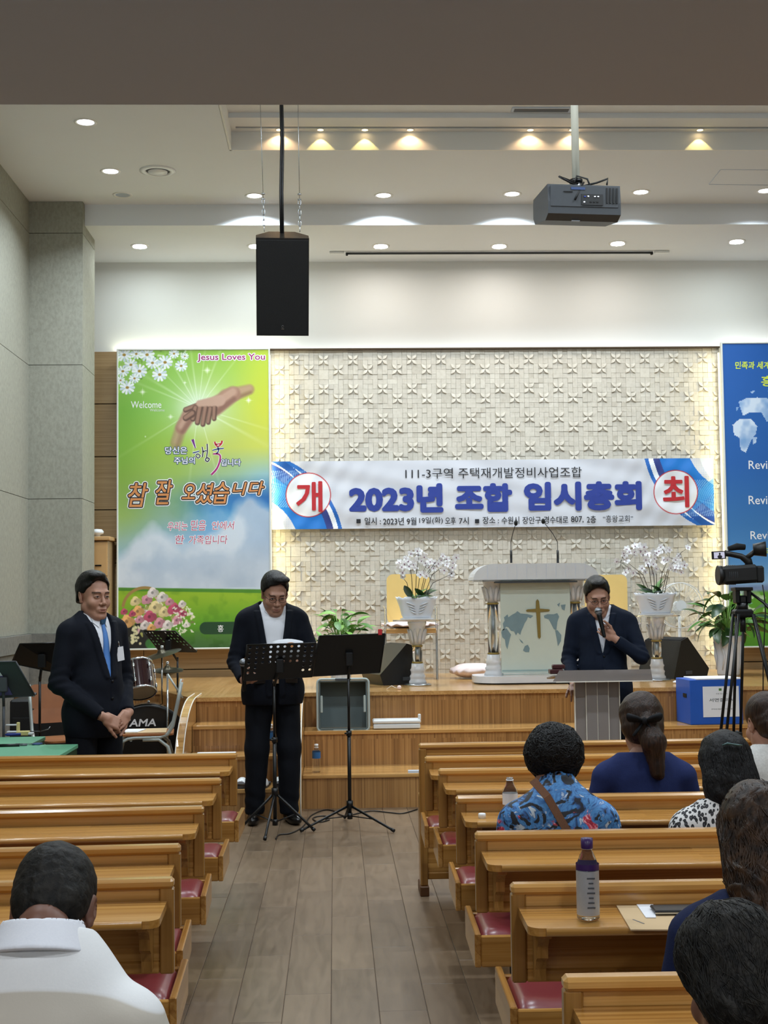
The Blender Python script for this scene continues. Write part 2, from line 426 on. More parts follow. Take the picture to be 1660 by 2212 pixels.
# ---- ceiling: main slab with a raised tray, a drop, the lower stage ceiling, and the low soffit over the camera
ceil = sbox('ceiling', XL-.2, -0.80, 3.3, 12.1, ZC, ZC+.15, 'ceiling_paint')
sbox('ceiling_field', -0.80, XR+.2, 10.62, 12.1, ZC, ZC+.15, 'ceiling_paint', ceil)
sbox('ceiling_field', -0.80, XR+.2, 3.3, 6.2, ZC, ZC+.15, 'ceiling_paint', ceil)
sbox('tray_side', -0.797, -0.78, 6.2, 10.62, ZC-.001, ZC+.35, 'white_paint', ceil)
sbox('tray_edge', -0.80, XR+.2, 10.60, 10.617, ZC-.001, ZC+.35, 'white_paint', ceil)
sbox('tray_edge', -0.80, XR+.2, 6.203, 6.22, ZC-.001, ZC+.35, 'white_paint', ceil)
ZT1 = ZC+.145
sbox('tray_ledge', -0.80, XR+.2, 10.52, 10.60, ZT1, ZT1+.03, 'ceiling_paint', ceil)
sbox('tray_ledge', -0.80, XR+.2, 10.30, 10.478, ZT1, ZT1+.03, 'ceiling_paint', ceil)
sbox('tray_slot', -0.74, XR+.2, 10.478, 10.52, ZT1+.03, ZT1+.05, 'black_gap', ceil)
sbox('tray_slot_end', -0.80, -0.74, 10.478, 10.52, ZT1, ZT1+.03, 'ceiling_paint', ceil)
sbox('tray_field', -0.80, XR+.2, 6.2, 10.30, ZT1+.04, ZT1+.08, 'ceiling_paint', ceil)
sbox('tray_field', -0.80, XR+.2, 10.28, 10.30, ZT1, ZT1+.06, 'ceiling_paint', ceil)
sbox('ceiling_stage', XL-.2, XR+.2, 12.1, YB, ZS, ZS+.45, 'ceiling_paint', ceil)
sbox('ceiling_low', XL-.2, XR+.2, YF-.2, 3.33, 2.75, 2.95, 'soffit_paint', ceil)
sbox('ceiling_bulkhead', XL-.2, XR+.2, 3.18, 3.33, 2.95, ZC+.2, 'white_paint', ceil)
ap = MB()
for (a, b_) in (((1558,366),(1532,398)), ((1532,398),(1700,400)), ((1558,366),(1700,367))):
    p, q = atz(*a, ZC), atz(*b_, ZC); ap.tube([p, q], 0.004, 4)
ap.build('access_panel_seam', 'soffit_paint', ceil)

# ---- stage
SZ = 0.773
stg = sbox('stage', -1.08, XR, 10.90, 13.44, 0, SZ-.03, 'cladding_core')
sbox('stage_side_block', XL, -1.08, 11.40, 13.44, 0, SZ-.03, 'cladding_core', stg)
P = [(-1.10, 10.50), (-0.30, 10.50), (-0.30, 10.87), (XR, 10.87), (XR, 13.42), (XL+.001, 13.42), (XL+.001, 11.37), (-1.45, 11.37)]
MB().prism(P, 0.03, M=Matrix.Translation((0, 0, SZ-.03))).build('stage_top', 'wood_stage', stg)
def riser(x0, x1, y, z0, z1): sbox('riser', x0, x1, y, y+.02, z0, z1, 'wood_riser', stg)
def tread(x0, x1, y0, y1, z): sbox('tread', x0, x1, y0, y1, z-.028, z, 'wood_tread', stg, b=.003)
X0s = -0.245
for (y, z0, z1) in ((9.985, 0, .217), (10.504, .245, .479), (10.89, .507, SZ-.03)): riser(X0s, XR, y, z0, z1)
tread(X0s, XR, 9.97, 10.51, .245); tread(X0s, XR, 10.49, 10.90, .507)
riser(XL, -1.45, 11.39, 0, SZ-.03)
MB().box((0,0,0), (0.98, .02, SZ-.03)).build('riser', 'wood_riser', stg, (-1.27, 10.95, (SZ-.03)/2), (0,0,R_(-68)))
for (y, z) in ((9.55, .21), (9.88, .40), (10.20, .59)):
    tread(-1.06, -0.305, y-.012, y+.36, z); riser(-1.06, -0.305, y, z-.19 if z > .3 else 0, z-.028)
riser(-1.06, -0.305, 10.52, .59, SZ-.03)
sbox('step_filling', -1.06, -0.305, 10.54, 10.9, 0, SZ-.03, 'cladding_core', stg)
sbox('drum_platform', XL+.01, -1.19, 9.0, 11.36, 0, .15, 'wood_riser', stg)
# curved cheek boards either side of the small stair
plain('edge_white', '#efe9dc', 0.35)
def cheek(xc, th):
    pr = [(10.9, 0)]
    pts = [(10.9, SZ+.004), (10.5, SZ+.004)]
    for k in range(1, 17):
        a = math.pi/2*k/16; pts.append((10.5-1.04*math.sin(a)**1.0, (SZ+.004)*math.cos(a)**0.75 if k < 16 else 0))
    poly = pr + pts
    Mx = Matrix(((0,0,1,xc-th/2),(1,0,0,0),(0,1,0,0),(0,0,0,1)))
    MB().prism(poly, th, M=Mx).build('cheek_board', 'wood_tread', stg)
    for sx in (-1, 1):
        mb = MB(); mb.tube([(xc+sx*th/2, y, z) for y, z in pts], 0.0045, 6); mb.build('cheek_edge', 'edge_white', stg)
cheek(-1.09, 0.055); cheek(-0.275, 0.055)
sbox('vent_grille', 0.52, 0.66, 9.99, 10.03, .245, .262, 'soffit_paint', stg)

# ================================================================ LIGHTS OF THE ROOM
emit('lamp_white', '#ffffff', 9.0); emit('lamp_warm', '#ffdca0', 14.0); emit('led_cove', '#fff2c8', 4.0)
plain('lamp_rim', '#e8e8e6', 0.3); plain('lamp_off', '#aeb9c6', 0.2)
def downlight(x, y, z, on=True, label=None, power=30, color=(0.80, 0.91, 1.0), grp=None, spread=137):
    e = empty('ceiling_light', (x, y, z), 0, label, 'ceiling light', grp)
    MB().lathe([(0.062, 0.02), (0.062, -0.002), (0.084, -0.006), (0.086, 0.0)], 28, caps=False).build('rim', 'lamp_rim', e)
    MB().lathe([(0.0, -0.0015), (0.062, -0.0015)], 28, caps=False).build('diffuser', 'lamp_white' if on else 'lamp_off', e)
    if on: 
        l = area_light('downlight_beam', (x, y, z-.012), 0.13, power, color, spread=spread); l.visible_camera = True
    return e
DL = [((185,264), 'lit round downlight, topmost in the picture, on the white ceiling by the left wall'),
      ((239,370), 'lit round downlight left of the round ceiling vent'),
      ((265,421), 'unlit round downlight beside the top of the grey pillar'),
      ((550,423), 'lit round downlight just behind the wires of the hanging loudspeaker'),
      ((829,422), 'lit round downlight second to the right of the hanging loudspeaker in the upper row'),
      ((1107,419), 'lit round downlight just left of the projector'),
      ((1385,415), 'lit round downlight just right of the projector'),
      ((1655,412), 'lit round downlight at the right edge below the access panel')]
for (p, lb) in DL:
    q = atz(*p, ZC); downlight(q.x, q.y, ZC, on=(p != (265,421)), label=lb)
DL2 = [((302,531), 'lit round downlight over the stage closest to the grey pillar'),
       ((553,531), 'lit round downlight over the stage partly hidden by the hanging loudspeaker'),
       ((823,531), 'lit round downlight over the stage above the left end of the screen rail'),
       ((1079,531), 'lit round downlight over the stage above the middle of the screen rail'),
       ((1335,525), 'lit round downlight over the stage above the right end of the screen rail'),
       ((1592,521), 'lit round downlight over the stage furthest right above the blue banner')]
for (p, lb) in DL2:
    q = atz(*p, ZS); warm = p[0] in (823, 1079, 1335)
    downlight(q.x, q.y, ZS, label=lb, power=7.5, spread=172, color=(1.0, 0.93, 0.86) if warm else (0.86, 0.96, 0.96))
# the rest of the hall's downlights, above the low soffit's edge and out of this view
for x in (-1.8, 0.45, 2.7, 4.9):
    for y in (4.6, 7.0):
        area_light('hall_light', (x, y, ZC-.02 if x < -0.8 or y < 6.2 else ZT1), 0.2, 44, (0.82, 0.92, 1.0))
for x in (-1.2, 0.9, 3.2):
    for y in (1.2, -1.0): area_light('hall_light', (x, y, 2.73), 0.2, 19, (0.90, 0.95, 1.0))
# warm halogens washing the tray edge
for (px_, wide) in ((605,1), (693,0), (788,0), (885,1), (1142,1), (1232,1), (1505,0)):
    q = atz(px_, 291, ZT1)
    e = empty('tray_halogen', (q.x, 10.55, ZT1), 0, None, 'ceiling light', 'small halogens in the ceiling tray')
    e['label'] = {605:'warm wide halogen glow behind the loudspeaker cable', 693:'yellow halogen first right of the loudspeaker wires', 788:'yellow halogen second right of the loudspeaker wires',
                  885:'warm wide halogen glow midway between loudspeaker and projector', 1142:'warm halogen glow left of the projector pole', 1232:'warm halogen glow at the projector pole', 1505:'lone yellow halogen in the tray right of the projector'}[px_]
    MB().lathe([(0.0, -0.001), (0.024, -0.001)], 18, caps=False).build('bulb', 'lamp_warm', e)
    MB().lathe([(0.024, 0.0), (0.024,-0.003), (0.034, -0.002), (0.034, 0.0)], 18, caps=False).build('rim', 'lamp_rim', e)
    spot_light('halogen_beam', (q.x, 10.55, ZT1-.008), 3.0 if wide else 2.6, (1.0, 0.62, 0.32) if wide else (1.0, 0.78, 0.25), 135 if wide else 88, 0.5 if wide else 0.12, r=0.006)
# LED coves: along the top of the stone (throwing up on the white wall) and behind the edges of both banners
def cove(x0, x1, power, col):
    sbox('cove_led_strip', x0, x1, 13.40, 13.42, ZT-.004, ZT+.006, 'led_cove', wb)
    area_light('cove_light', ((x0+x1)/2, 13.40, ZT+.02), x1-x0, power, col, rot=(R_(180), 0, 0), size_y=0.03)
cove(-2.15, -0.4, 2.2, (0.97, 1.0, 0.80)); cove(-0.4, 3.9, 1.3, (0.95, 1.0, 0.98)); cove(3.9, 5.6, 1.5, (0.9, 0.95, 1.0))
# ================================================================ PEWS
plain('red_vinyl', '#7a2f33', 0.28, var=0.05, scale=6)
plain('dark_wood', '#5e3b1c', 0.5)
def pew(x, Y, side, L, rz, label, desk=True, seat=True, mid=(0.36, 1.3, 2.4)):
    e = empty('pew', (x, Y, 0), R_(rz), label, 'pew', 'wooden pews with book ledges')
    S = side
    def bx(name, x0, x1, y0, y1, z0, z1, mat='wood_pew', b=0.004):
        a, c = sorted((S*x0, S*x1))
        return MB().box(((a+c)/2, (y0+y1)/2, (z0+z1)/2), (c-a, y1-y0, z1-z0), b=b).build(name, mat, e)
    bx('back_panel', 0.036, L, 0.004, 0.024, 0.545, 0.745)
    bx('top_rail', 0.0, L, -0.012, 0.034, 0.742, 0.77, b=0.008)
    bx('end_stile', 0.0, 0.038, -0.006, 0.030, 0.515, 0.744, 'wood_pew_z')
    bx('lower_rail', 0.038, L, 0.0, 0.026, 0.515, 0.548)
    if desk:
        Lx = L; pts = [(0.018, 0.0), (Lx, 0.0), (Lx, -0.235)] + [(0.018+0.035-0.035*math.sin(a), -0.235+0.035-0.035*math.cos(a)) for a in [math.pi/2*k/5 for k in range(6)]]
        pts = [(S*a, b) for a, b in pts]
        MB().prism(pts, 0.020, M=Matrix.Translation((0,0,0.690))).build('book_ledge', 'wood_pew', e)
        # bullnose along the near edge
        MB().tube([(S*0.06, -0.235, 0.70), (S*L, -0.235, 0.70)], 0.0105, 8).build('ledge_nosing', 'wood_pew', e)
        for bxx in (0.055, 1.15, 2.3):
            if bxx > L: continue
            prof = [(0, 0.69), (-0.17, 0.69), (-0.165, 0.668), (-0.12, 0.655), (-0.095, 0.63), (-0.09, 0.60), (-0.06, 0.585), (-0.045, 0.56), (-0.04, 0.53), (0, 0.53)]
            Mx = Matrix(((0,0,S,S*bxx),(1,0,0,0),(0,1,0,0),(0,0,0,1)))
            MB().prism(prof, 0.028, M=Mx).build('bracket', 'wood_pew_z', e)
    for k in mid:
        if k < L: bx('post', k, k+0.045, -0.004, 0.02, 0.1, 0.545, 'wood_pew_z')
    if seat:
        bx('seat_end_board', -0.004, 0.016, 0.03, 0.435, 0.335, 0.442, 'wood_pew_y', b=0.003)
        bx('seat_rear_rail', 0.016, L, 0.032, 0.050, 0.335, 0.434)
        bx('seat_front_rail', 0.016, L, 0.417, 0.435, 0.335, 0.42)
        bx('seat_board', 0.016, L, 0.05, 0.417, 0.35, 0.375, 'dark_wood')
        # cushion: soft box, edge rolled over at the aisle end
        mb = MB(); n, m_ = 14, 8
        xs = [0.018 + (L-0.018)*k/n if k > 5 else 0.018 + [0, .004, .014, .03, .06, .1][k] for k in range(n+1)]
        for k in range(n+1):
            edge = [0.3, .62, .84, .97, 1.0, .93][k] if k < 6 else 0.9
            for q in range(m_+1):
                v = q/m_; y = 0.052 + 0.363*v; ed = min(1, min(v, 1-v)*7)**0.5
                z = 0.378 + 0.058*edge*(0.55+0.45*ed) + 0.006*math.sin(v*3.14)
                mb.v.append((S*xs[k], y, z))
        for k in range(n):
            for q in range(m_): a = k*(m_+1)+q; mb.f.append((a, a+1, a+m_+2, a+m_+1)); mb.sm.append(True)
        o = len(mb.v); mb.v += [(S*0.018, 0.052, 0.376), (S*L, 0.052, 0.376), (S*L, 0.415, 0.376), (S*0.018, 0.415, 0.376)]
        mb.f += [(o, o+1, o+2, o+3), tuple([o, o+3] + [m_-q for q in range(m_+1)]), tuple([o+1, o] + [k*(m_+1) for k in range(n+1)])]; mb.sm += [False]*3
        mb.build('cushion', 'red_vinyl', e)
        for k in (0.2, L*0.5, L-0.1):
            bx('leg', k, k+0.035, 0.06, 0.36, 0.0, 0.35, 'wood_pew_z')
            bx('leg_brace', k, k+0.035, -0.004, 0.06, 0.04, 0.545, 'wood_pew_z')
    return e
RL, RRr = 2.12, 3.6
pew(-0.487, 6.76, -1, RL, -0.6, 'left pew furthest from the camera, before the green table')
pew(-0.487, 5.84, -1, RL, 0.6, 'second left pew counted from the stage, red cushion end at the aisle')
pew(-0.486, 5.07, -1, RL, 2.2, 'third left pew counted from the stage')
pew(-0.485, 4.30, -1, RL, 2.2, 'fourth left pew counted from the stage, partly behind the bowed head')
pew(-0.446, 3.79, -1, RL, 1.6, 'nearest left pew, directly before the man in the white shirt', mid=(0.5, 1.3))
pew(-0.46, 2.20, -1, RL, 0, 'left pew the man in the white shirt sits on')
pew(0.417, 6.50, 1, RRr, -1, 'right pew directly behind the tall front screen')
pew(0.446, 6.03, 1, RRr, -1, 'right pew before the woman in the plain navy top')
pew(0.450, 5.21, 1, RRr, -1, 'right pew with an open bottle and a white cap on its ledge', mid=(0.5, 1.3, 2.4))
pew(0.442, 4.42, 1, RRr, -1, 'right pew behind the woman in the floral shirt')
pew(0.455, 3.63, 1, RRr, -1, 'right pew with purple-capped bottle and brown envelope on its ledge', mid=(0.27, 1.3, 2.4))
pew(0.446, 2.75, 1, RRr, -1, 'nearest right pew at the bottom of the picture')
pew(0.446, 1.95, 1, RRr, -1, 'right pew under the dark-haired person nearest the camera')
# front screen of the right block (no seat, reaches the floor)
e = empty('pew_screen', (0.424, 7.07, 0), 0, 'floor-length wooden screen in front of the first right pew', 'pew screen')
def bx(name, x0, x1, y0, y1, z0, z1, mat='wood_pew', b=0.004): return MB().box(((x0+x1)/2,(y0+y1)/2,(z0+z1)/2),(x1-x0,y1-y0,z1-z0),b=b).build(name, mat, e)
bx('top_rail', 0, 3.6, -0.014, 0.035, 0.742, 0.77, b=.008); bx('panel', 0.036, 3.6, 0.004, 0.024, 0.11, 0.742)
bx('end_post', 0.0, 0.038, -0.012, 0.032, 0.05, 0.742, 'wood_pew_z'); bx('end_board', 0.002, 0.036, 0.032, 0.16, 0.05, 0.50, 'wood_pew_z'); bx('foot', -0.004, 0.042, -0.03, 0.17, 0.0, 0.05, 'dark_wood')
bx('bottom_rail', 0.036, 3.6, 0.0, 0.03, 0.08, 0.115)
# ================================================================ PRINTED BANNERS (flat print as vertex colours on the cloth)
RNG = np.random.RandomState(3)
def fbm(h, w, base, oct=4, rs=None):
    rs = rs or RNG; out = np.zeros((h, w)); amp = 1.0; tot = 0
    for o in range(oct):
        gh, gw = int(base*2**o*h/max(h,w))+2, int(base*2**o*w/max(h,w))+2
        g = rs.rand(gh+1, gw+1); yy = np.linspace(0, gh-1.001, h); xx = np.linspace(0, gw-1.001, w)
        yi = yy.astype(int); xi = xx.astype(int); fy = (yy-yi)[:,None]; fx = (xx-xi)[None]; fy = fy*fy*(3-2*fy); fx = fx*fx*(3-2*fx)
        v = g[yi][:,xi]*(1-fy)*(1-fx)+g[yi+1][:,xi]*fy*(1-fx)+g[yi][:,xi+1]*(1-fy)*fx+g[yi+1][:,xi+1]*fy*fx
        out += v*amp; tot += amp; amp *= 0.5
    return out/tot
def gradgrid(h, w, rows):
    """rows: [(v, [colors across])] sRGB 0-255 -> smooth image"""
    vs_ = [r[0] for r in rows]; n = max(len(r[1]) for r in rows)
    y = np.linspace(0, 1, h); img = np.zeros((h, w, 3)); A = np.array([[c for c in r[1]] for r in rows], float)
    for ch in range(3):
        cols = np.stack([np.interp(y, vs_, A[:, k, ch]) for k in range(n)], 1)
        xs = np.linspace(0, 1, w)*(n-1); i = np.minimum(xs.astype(int), n-2); f = xs-i; f = f*f*(3-2*f)
        img[:,:,ch] = cols[:, i]*(1-f)+cols[:, i+1]*f
    return img/255
class Canvas:
    def __init__(s, w, h, pw, ph): s.w, s.h = w, h; s.X, s.Y = np.meshgrid((np.arange(w)+.5)/w*pw, (np.arange(h)+.5)/h*ph); s.img = np.ones((h, w, 3))
    def put(s, mask, col): m = np.clip(mask, 0, 1)[..., None]; s.img = s.img*(1-m)+np.array(col if not isinstance(col, str) else [int(col[i:i+2],16)/255 for i in (1,3,5)])*m
    def seg(s, a, b):
        ax, ay = a; bx_, by = b; dx, dy = bx_-ax, by-ay; t = np.clip(((s.X-ax)*dx+(s.Y-ay)*dy)/(dx*dx+dy*dy+1e-9), 0, 1)
        return np.hypot(s.X-ax-t*dx, s.Y-ay-t*dy), t
    def cap(s, a, b, ra, rb, col, soft=1.0, op=1.0): d, t = s.seg(a, b); s.put(op*np.clip((ra+(rb-ra)*t-d)/soft+.5, 0, 1), col)
    def disc(s, c, r, col, soft=1.0, op=1.0, sy=1.0): d = np.hypot(s.X-c[0], (s.Y-c[1])/sy); s.put(op*np.clip((r-d)/soft+.5, 0, 1), col)
    def poly(s, pts, col, op=1.0):
        inside = np.zeros(s.X.shape, bool); n = len(pts)
        for i in range(n):
            (x0, y0), (x1, y1) = pts[i], pts[(i+1) % n]
            c = ((y0 > s.Y) != (y1 > s.Y)) & (s.X < (x1-x0)*(s.Y-y0)/(y1-y0+1e-9)+x0); inside ^= c
        s.put(inside*op, col)
def cmat():
    m = newmat('printed_cloth', '#ffffff', 0.38); t = NT(m); a = t.n('ShaderNodeVertexColor'); a.layer_name = 'print'; t.l(a.outputs[0], t.b.inputs['Base Color'])
cmat()
def print_mesh(cv, W, H, disp=None):
    """cloth in local XZ, centre origin, facing -Y"""
    w, h = cv.w, cv.h; xs = np.linspace(-W/2, W/2, w+1); zs = np.linspace(H/2, -H/2, h+1); XX, ZZ = np.meshgrid(xs, zs)
    YY = disp(XX, ZZ) if disp else np.zeros_like(XX)
    co = np.stack([XX, YY, ZZ], -1).reshape(-1, 3); i = np.arange(w*h); r, c = i//w, i % w; a = r*(w+1)+c
    F = np.stack([a, a+w+1, a+w+2, a+1], 1); me = bpy.data.meshes.new('print')
    me.vertices.add(len(co)); me.vertices.foreach_set('co', co.ravel()); me.loops.add(F.size); me.loops.foreach_set('vertex_index', F.ravel())
    me.polygons.add(len(F)); me.polygons.foreach_set('loop_start', np.arange(len(F))*4); me.update(calc_edges=True)
    me.polygons.foreach_set('use_smooth', [True]*len(F))
    L = np.where(cv.img <= .04045, cv.img/12.92, ((np.clip(cv.img,0,1)+.055)/1.055)**2.4)
    at = me.color_attributes.new('print', 'FLOAT_COLOR', 'CORNER'); col = np.ones((len(F), 4, 4)); col[:, :, :3] = L.reshape(-1, 1, 3); at.data.foreach_set('color', col.ravel())
    me.materials.append(MATS['printed_cloth']); return me
for n_, c_ in dict(ink_blue='#253a90', ink_black='#191a20', ink_red='#b8242c', ink_magenta='#a0246e', ink_purple='#6a2378', ink_white='#f2f2f4', ink_navy='#1d3c6e',
                   ink_orange='#d08a50', ink_yellow='#e0cc6a', ink_pink='#b8406a', ink_lime='#cfe04a', ink_grey='#555a60').items(): plain(n_, c_, 0.4, var=0.0)
def glowtext(body, parent, p, size, width, height, mat, halo=None, hoff=0.02, off=0.004, shear=0.0, ry=0.0, layers=None):
    """printed word with an outline halo behind; local XZ of the parent, facing -Y"""
    x, z = p; y = -0.0012
    r = (R_(90), ry, 0)
    if halo:
        for q, (hm, ho) in enumerate(halo): lettering(body, parent, (x, y, z), size, hm, width+2*ho, height+2*ho, r, grow=ho+off*size*1.6, shear=shear); y -= 0.0006
    return lettering(body, parent, (x, y, z), size, mat, width, height, r, offset=off, shear=shear)

# ---------------- left poster -------------------------------------------------
PWx, PHy = 335, 650
cv = Canvas(300, 582, PWx, PHy)
G, YG = (132,186,62), (196,206,52)
bg = gradgrid(cv.h, cv.w, [(0, [(150,196,90),(140,192,70),(146,192,66),(182,204,60)]), (.2, [(118,176,58),(140,192,84),(176,204,110),(200,206,58)]), (.33, [(126,176,58),(150,186,66),(186,198,92),(198,204,84)]),
    (.42, [(132,172,64),(150,182,84),(150,182,130),(148,188,190)]), (.5, [(140,172,80),(118,160,116),(52,116,176),(40,104,170)]), (.56, [(150,180,96),(132,168,140),(72,146,196),(52,132,200)]),
    (.64, [(150,182,160),(130,172,196),(92,156,210),(56,132,204)]), (.72, [(120,166,200),(130,170,206),(160,186,208),(170,190,206)]), (.80, [(178,198,214),(184,200,214),(188,202,212),(190,204,214)]), (1, [(178,198,214)]*4)])
cv.img = bg
cl = fbm(cv.h, cv.w, 7, 5); cl2 = fbm(cv.h, cv.w, 4, 5)
V_ = cv.Y/PHy; U_ = cv.X/PWx
cm = np.clip((cl-0.47)*7, 0, 1)*np.clip((V_-.40)*7, 0, 1)*np.clip(U_*1.5-.2+np.clip((V_-.6)*8,0,1), 0, 1)
cv.put(cm*0.35*(V_ < .8), (0.82,0.86,0.90))
bank = np.clip((V_-(.66-.12*np.clip((U_-.15)*2.2,0,1)-.05*np.sin(U_*9)+.16*(cl2-.5)+.08*(cl-.5)))*26, 0, 1)*(V_ < .8)
cv.put(bank*.85, (0.74,0.78,0.83)); cv.put(bank*np.clip((cl-.5)*6, 0, 1)*.5, (0.9,0.92,0.94)); cv.put(bank*np.clip((.46-cl)*5,0,1)*.5, (.6,.67,.75))
# rays of light behind the hands
dx, dy = cv.X-178, cv.Y-128; rr_ = np.hypot(dx, dy); th = np.arctan2(dy, dx)
cv.put(np.exp(-(rr_/52)**2)*.75, (0.93,0.97,0.95))
rays = sum(np.clip(1-np.abs(((th-a+np.pi) % (2*np.pi))-np.pi)/wd, 0, 1) for a, wd in [(-2.75,.035),(-2.6,.05),(-2.35,.03),(-2.1,.04),(-1.9,.03),(-1.7,.04),(-1.45,.03),(-1.2,.04),(-.9,.03),(2.6,.03),(1.7,.03),(1.3,.03),(.5,.05),(.3,.03)])
cv.put(np.clip(rays, 0, 1)*np.exp(-rr_/75)*.9*(rr_ > 12), (0.95,0.98,0.92))
def spark(x, y, r): 
    d1 = np.abs(cv.X-x)+np.abs(cv.Y-y)*8; d2 = np.abs(cv.X-x)*8+np.abs(cv.Y-y); cv.put(np.clip(1-d1/r, 0, 1)*.8, (.95,.97,.9)); cv.put(np.clip(1-d2/r, 0, 1)*.8, (.95,.97,.9)); cv.disc((x,y), r*.25, (.93,.96,.88), r*.5, .8)
for a in ((198,45,16),(54,92,14),(116,147,12),(290,112,14),(148,72,7),(60,190,5)): spark(*a)
# clasped hands
def arm(a, b, ra, rb, op=1.0):
    cv.cap(a, b, ra, rb, (.62,.46,.38), 6, op); cv.cap((a[0],a[1]-ra*.3), (b[0],b[1]-rb*.3), ra*.55, rb*.55, (.76,.62,.53), 8, .8*op); cv.cap((a[0]+2,a[1]+ra*.6), (b[0]+2,b[1]+rb*.6), ra*.3, rb*.3, (.45,.30,.25), 6, .5*op)
arm((292,88), (240,104), 11, 17, .75); arm((255,98), (214,126), 17, 20); arm((128,205), (140,168), 13, 13, .6); arm((140,172), (158,142), 13, 16)
for a, b, r in (((150,132),(185,118),6), ((172,128),(166,152),7), ((182,126),(176,160),7), ((194,128),(188,164),6.5), ((205,130),(200,160),6), ((214,128),(213,152),6), ((165,140),(150,150),8)):
    cv.cap(a, b, r, r*.85, (.36,.25,.20), 2.5); cv.cap((a[0]-1,a[1]-1), (b[0]-1,b[1]-1), r*.55, r*.5, (.62,.47,.39), 3, .9)
cv.cap((180,118),(226,112), 7, 12, (.74,.60,.52), 4)
# daisies
rd = random.Random(5)
def daisy(x, y, r):
    a0 = rd.random()*6
    for k in range(11):
        a = a0+k*2*math.pi/11; cv.cap((x+math.cos(a)*r*.2, y+math.sin(a)*r*.18), (x+math.cos(a)*r*.85, y+math.sin(a)*r*.75), r*.11, r*.17, (.93,.95,.96) if k % 3 else (.80,.85,.88), 1.2)
    cv.disc((x, y), r*.22, (.62,.50,.16), 1.5, 1, .8)
for k in range(60):
    x = rd.random()*150; y = rd.random()*max(10, 95-x*.55); cv.cap((x, y), (x+rd.uniform(-12,12), y+rd.uniform(-10,10)), 2.5, 1, rd.choice([(.45,.62,.22),(.60,.74,.35),(.32,.50,.16),(.85,.90,.80)]), 1.5, .8)
for x, y, r in ((13,10,17),(40,8,13),(64,10,17),(28,32,15),(10,46,14),(47,46,17),(76,28,15),(104,27,17),(124,8,12),(92,54,17),(140,35,14),(20,82,17),(36,62,12),(148,14,9),(5,66,10)): daisy(x, y, r)
# meadow
fm = np.clip((cv.Y-(517+8*U_))/2, 0, 1); cv.put(fm, (.30,.52,.16))
cv.put(fm*np.clip((cv.Y-(524+9*U_))/2, 0, 1), (.56,.70,.16)); 
cv.put(fm*np.clip((cv.Y-540)/60, 0, 1), (.36,.60,.14)); cv.put(fm*np.clip((fbm(cv.h, cv.w, 30, 3)-.5)*4, 0, 1)*.25, (.25,.45,.08)); cv.put(np.clip((cv.Y-600)/50,0,1)*.9, (.16,.30,.14))
cv.put(np.clip((cv.Y-612)/4, 0, 1)*(cv.X > 150)*np.clip((fbm(cv.h, cv.w, 60, 2)-.42)*6, 0, 1)*.5, (.30,.45,.26))
# dark stones bottom left and basket of roses
cv.put(np.clip((75-cv.X+8*np.sin(cv.Y/7))/4, 0, 1)*(cv.Y > 596), (.12,.12,.11)); cv.disc((30,630), 14, (.28,.30,.26), 3, .7, .45); cv.disc((55,615), 10, (.24,.24,.22), 3, .7, .5); cv.disc((72,640), 13, (.25,.50,.24), 3, .8, .9)
for k in range(40):
    a = math.pi*(1.05+.62*k/40); cv.disc((58+48*math.cos(a), 565+46*math.sin(a)), 3.2, (.62,.50,.28), 1.5)
for k in range(150):
    x = rd.gauss(85, 42); y = rd.gauss(572, 26)
    if x < 2 or x > 165 or y < 525+abs(x-78)*.5 or y > 625: continue
    cv.cap((x, y), (x+rd.uniform(-7,7), y+rd.uniform(-7,7)), 3, 1.5, rd.choice([(.86,.84,.68),(.62,.62,.34),(.90,.88,.86),(.80,.62,.66),(.45,.50,.26)]), 1.5)
def rose(x, y, r, c):
    for k in range(14):
        a = k*2.4; q = r*(1-k/15); cc = tuple(min(1, v*(.78+.3*((k*7) % 5)/5)) for v in c); cv.disc((x+math.cos(a)*q*.5, y+math.sin(a)*q*.5), q*.62, cc, 1.2, .95, .9)
    cv.disc((x, y), r*.22, tuple(v*.6 for v in c), 2)
pk, pe, wh, cr, hp = (.86,.60,.66), (.95,.72,.45), (.92,.88,.86), (.93,.85,.62), (.78,.33,.45)
for x, y, r, c in ((18,592,17,pe),(42,570,14,pe),(80,562,16,cr),(37,548,12,cr),(62,545,12,pk),(75,530,13,wh),(96,540,13,wh),(100,572,13,cr),(68,582,15,hp),(58,600,12,wh),(90,596,14,pk),(122,565,15,hp),(128,590,12,pk),(112,550,10,pk),(140,576,11,hp),(46,588,10,pk),(108,600,12,wh),(72,606,10,pe),(30,575,8,hp),(140,555,9,wh),(12,570,8,hp),(150,600,8,wh),(98,615,9,wh)): rose(x, y, r, c)
for k in range(40): x = rd.uniform(120,168); y = rd.uniform(560,620); cv.cap((x,y), (x+rd.uniform(-5,5), y+rd.uniform(-5,5)), 2, 1, (.90,.90,.82), 1.2, .9)
for k in range(26): x = rd.gauss(36,6); y = rd.uniform(600,640); cv.disc((x,y), 3, (.86,.84,.66), 1.5, .9)
d_, t_ = cv.seg((192,608),(335,608)); cv.put(np.clip((14-d_)/1.5, 0, 1), (.12,.26,.15))
pA, pB = Vector((-2.072, 13.08, 3.928)), Vector((-0.603, 13.08, 1.043))
PW_, PH_ = pB.x-pA.x, pA.z-pB.z
post = empty('welcome_poster', ((pA.x+pB.x)/2, 13.08, (pA.z+pB.z)/2), 0, 'tall green and blue printed poster with clasped hands on the left of the stage wall', 'poster')
plain('frame_white', '#d9dcd4', 0.4, var=.02)
MB().box((0, 0.10, 0), (PW_-.06, 0.14, PH_-.06)).build('backing_board', 'frame_white', post)
o = obj('printed_sheet', print_mesh(cv, PW_-.03, PH_-.03), post)
f = MB()
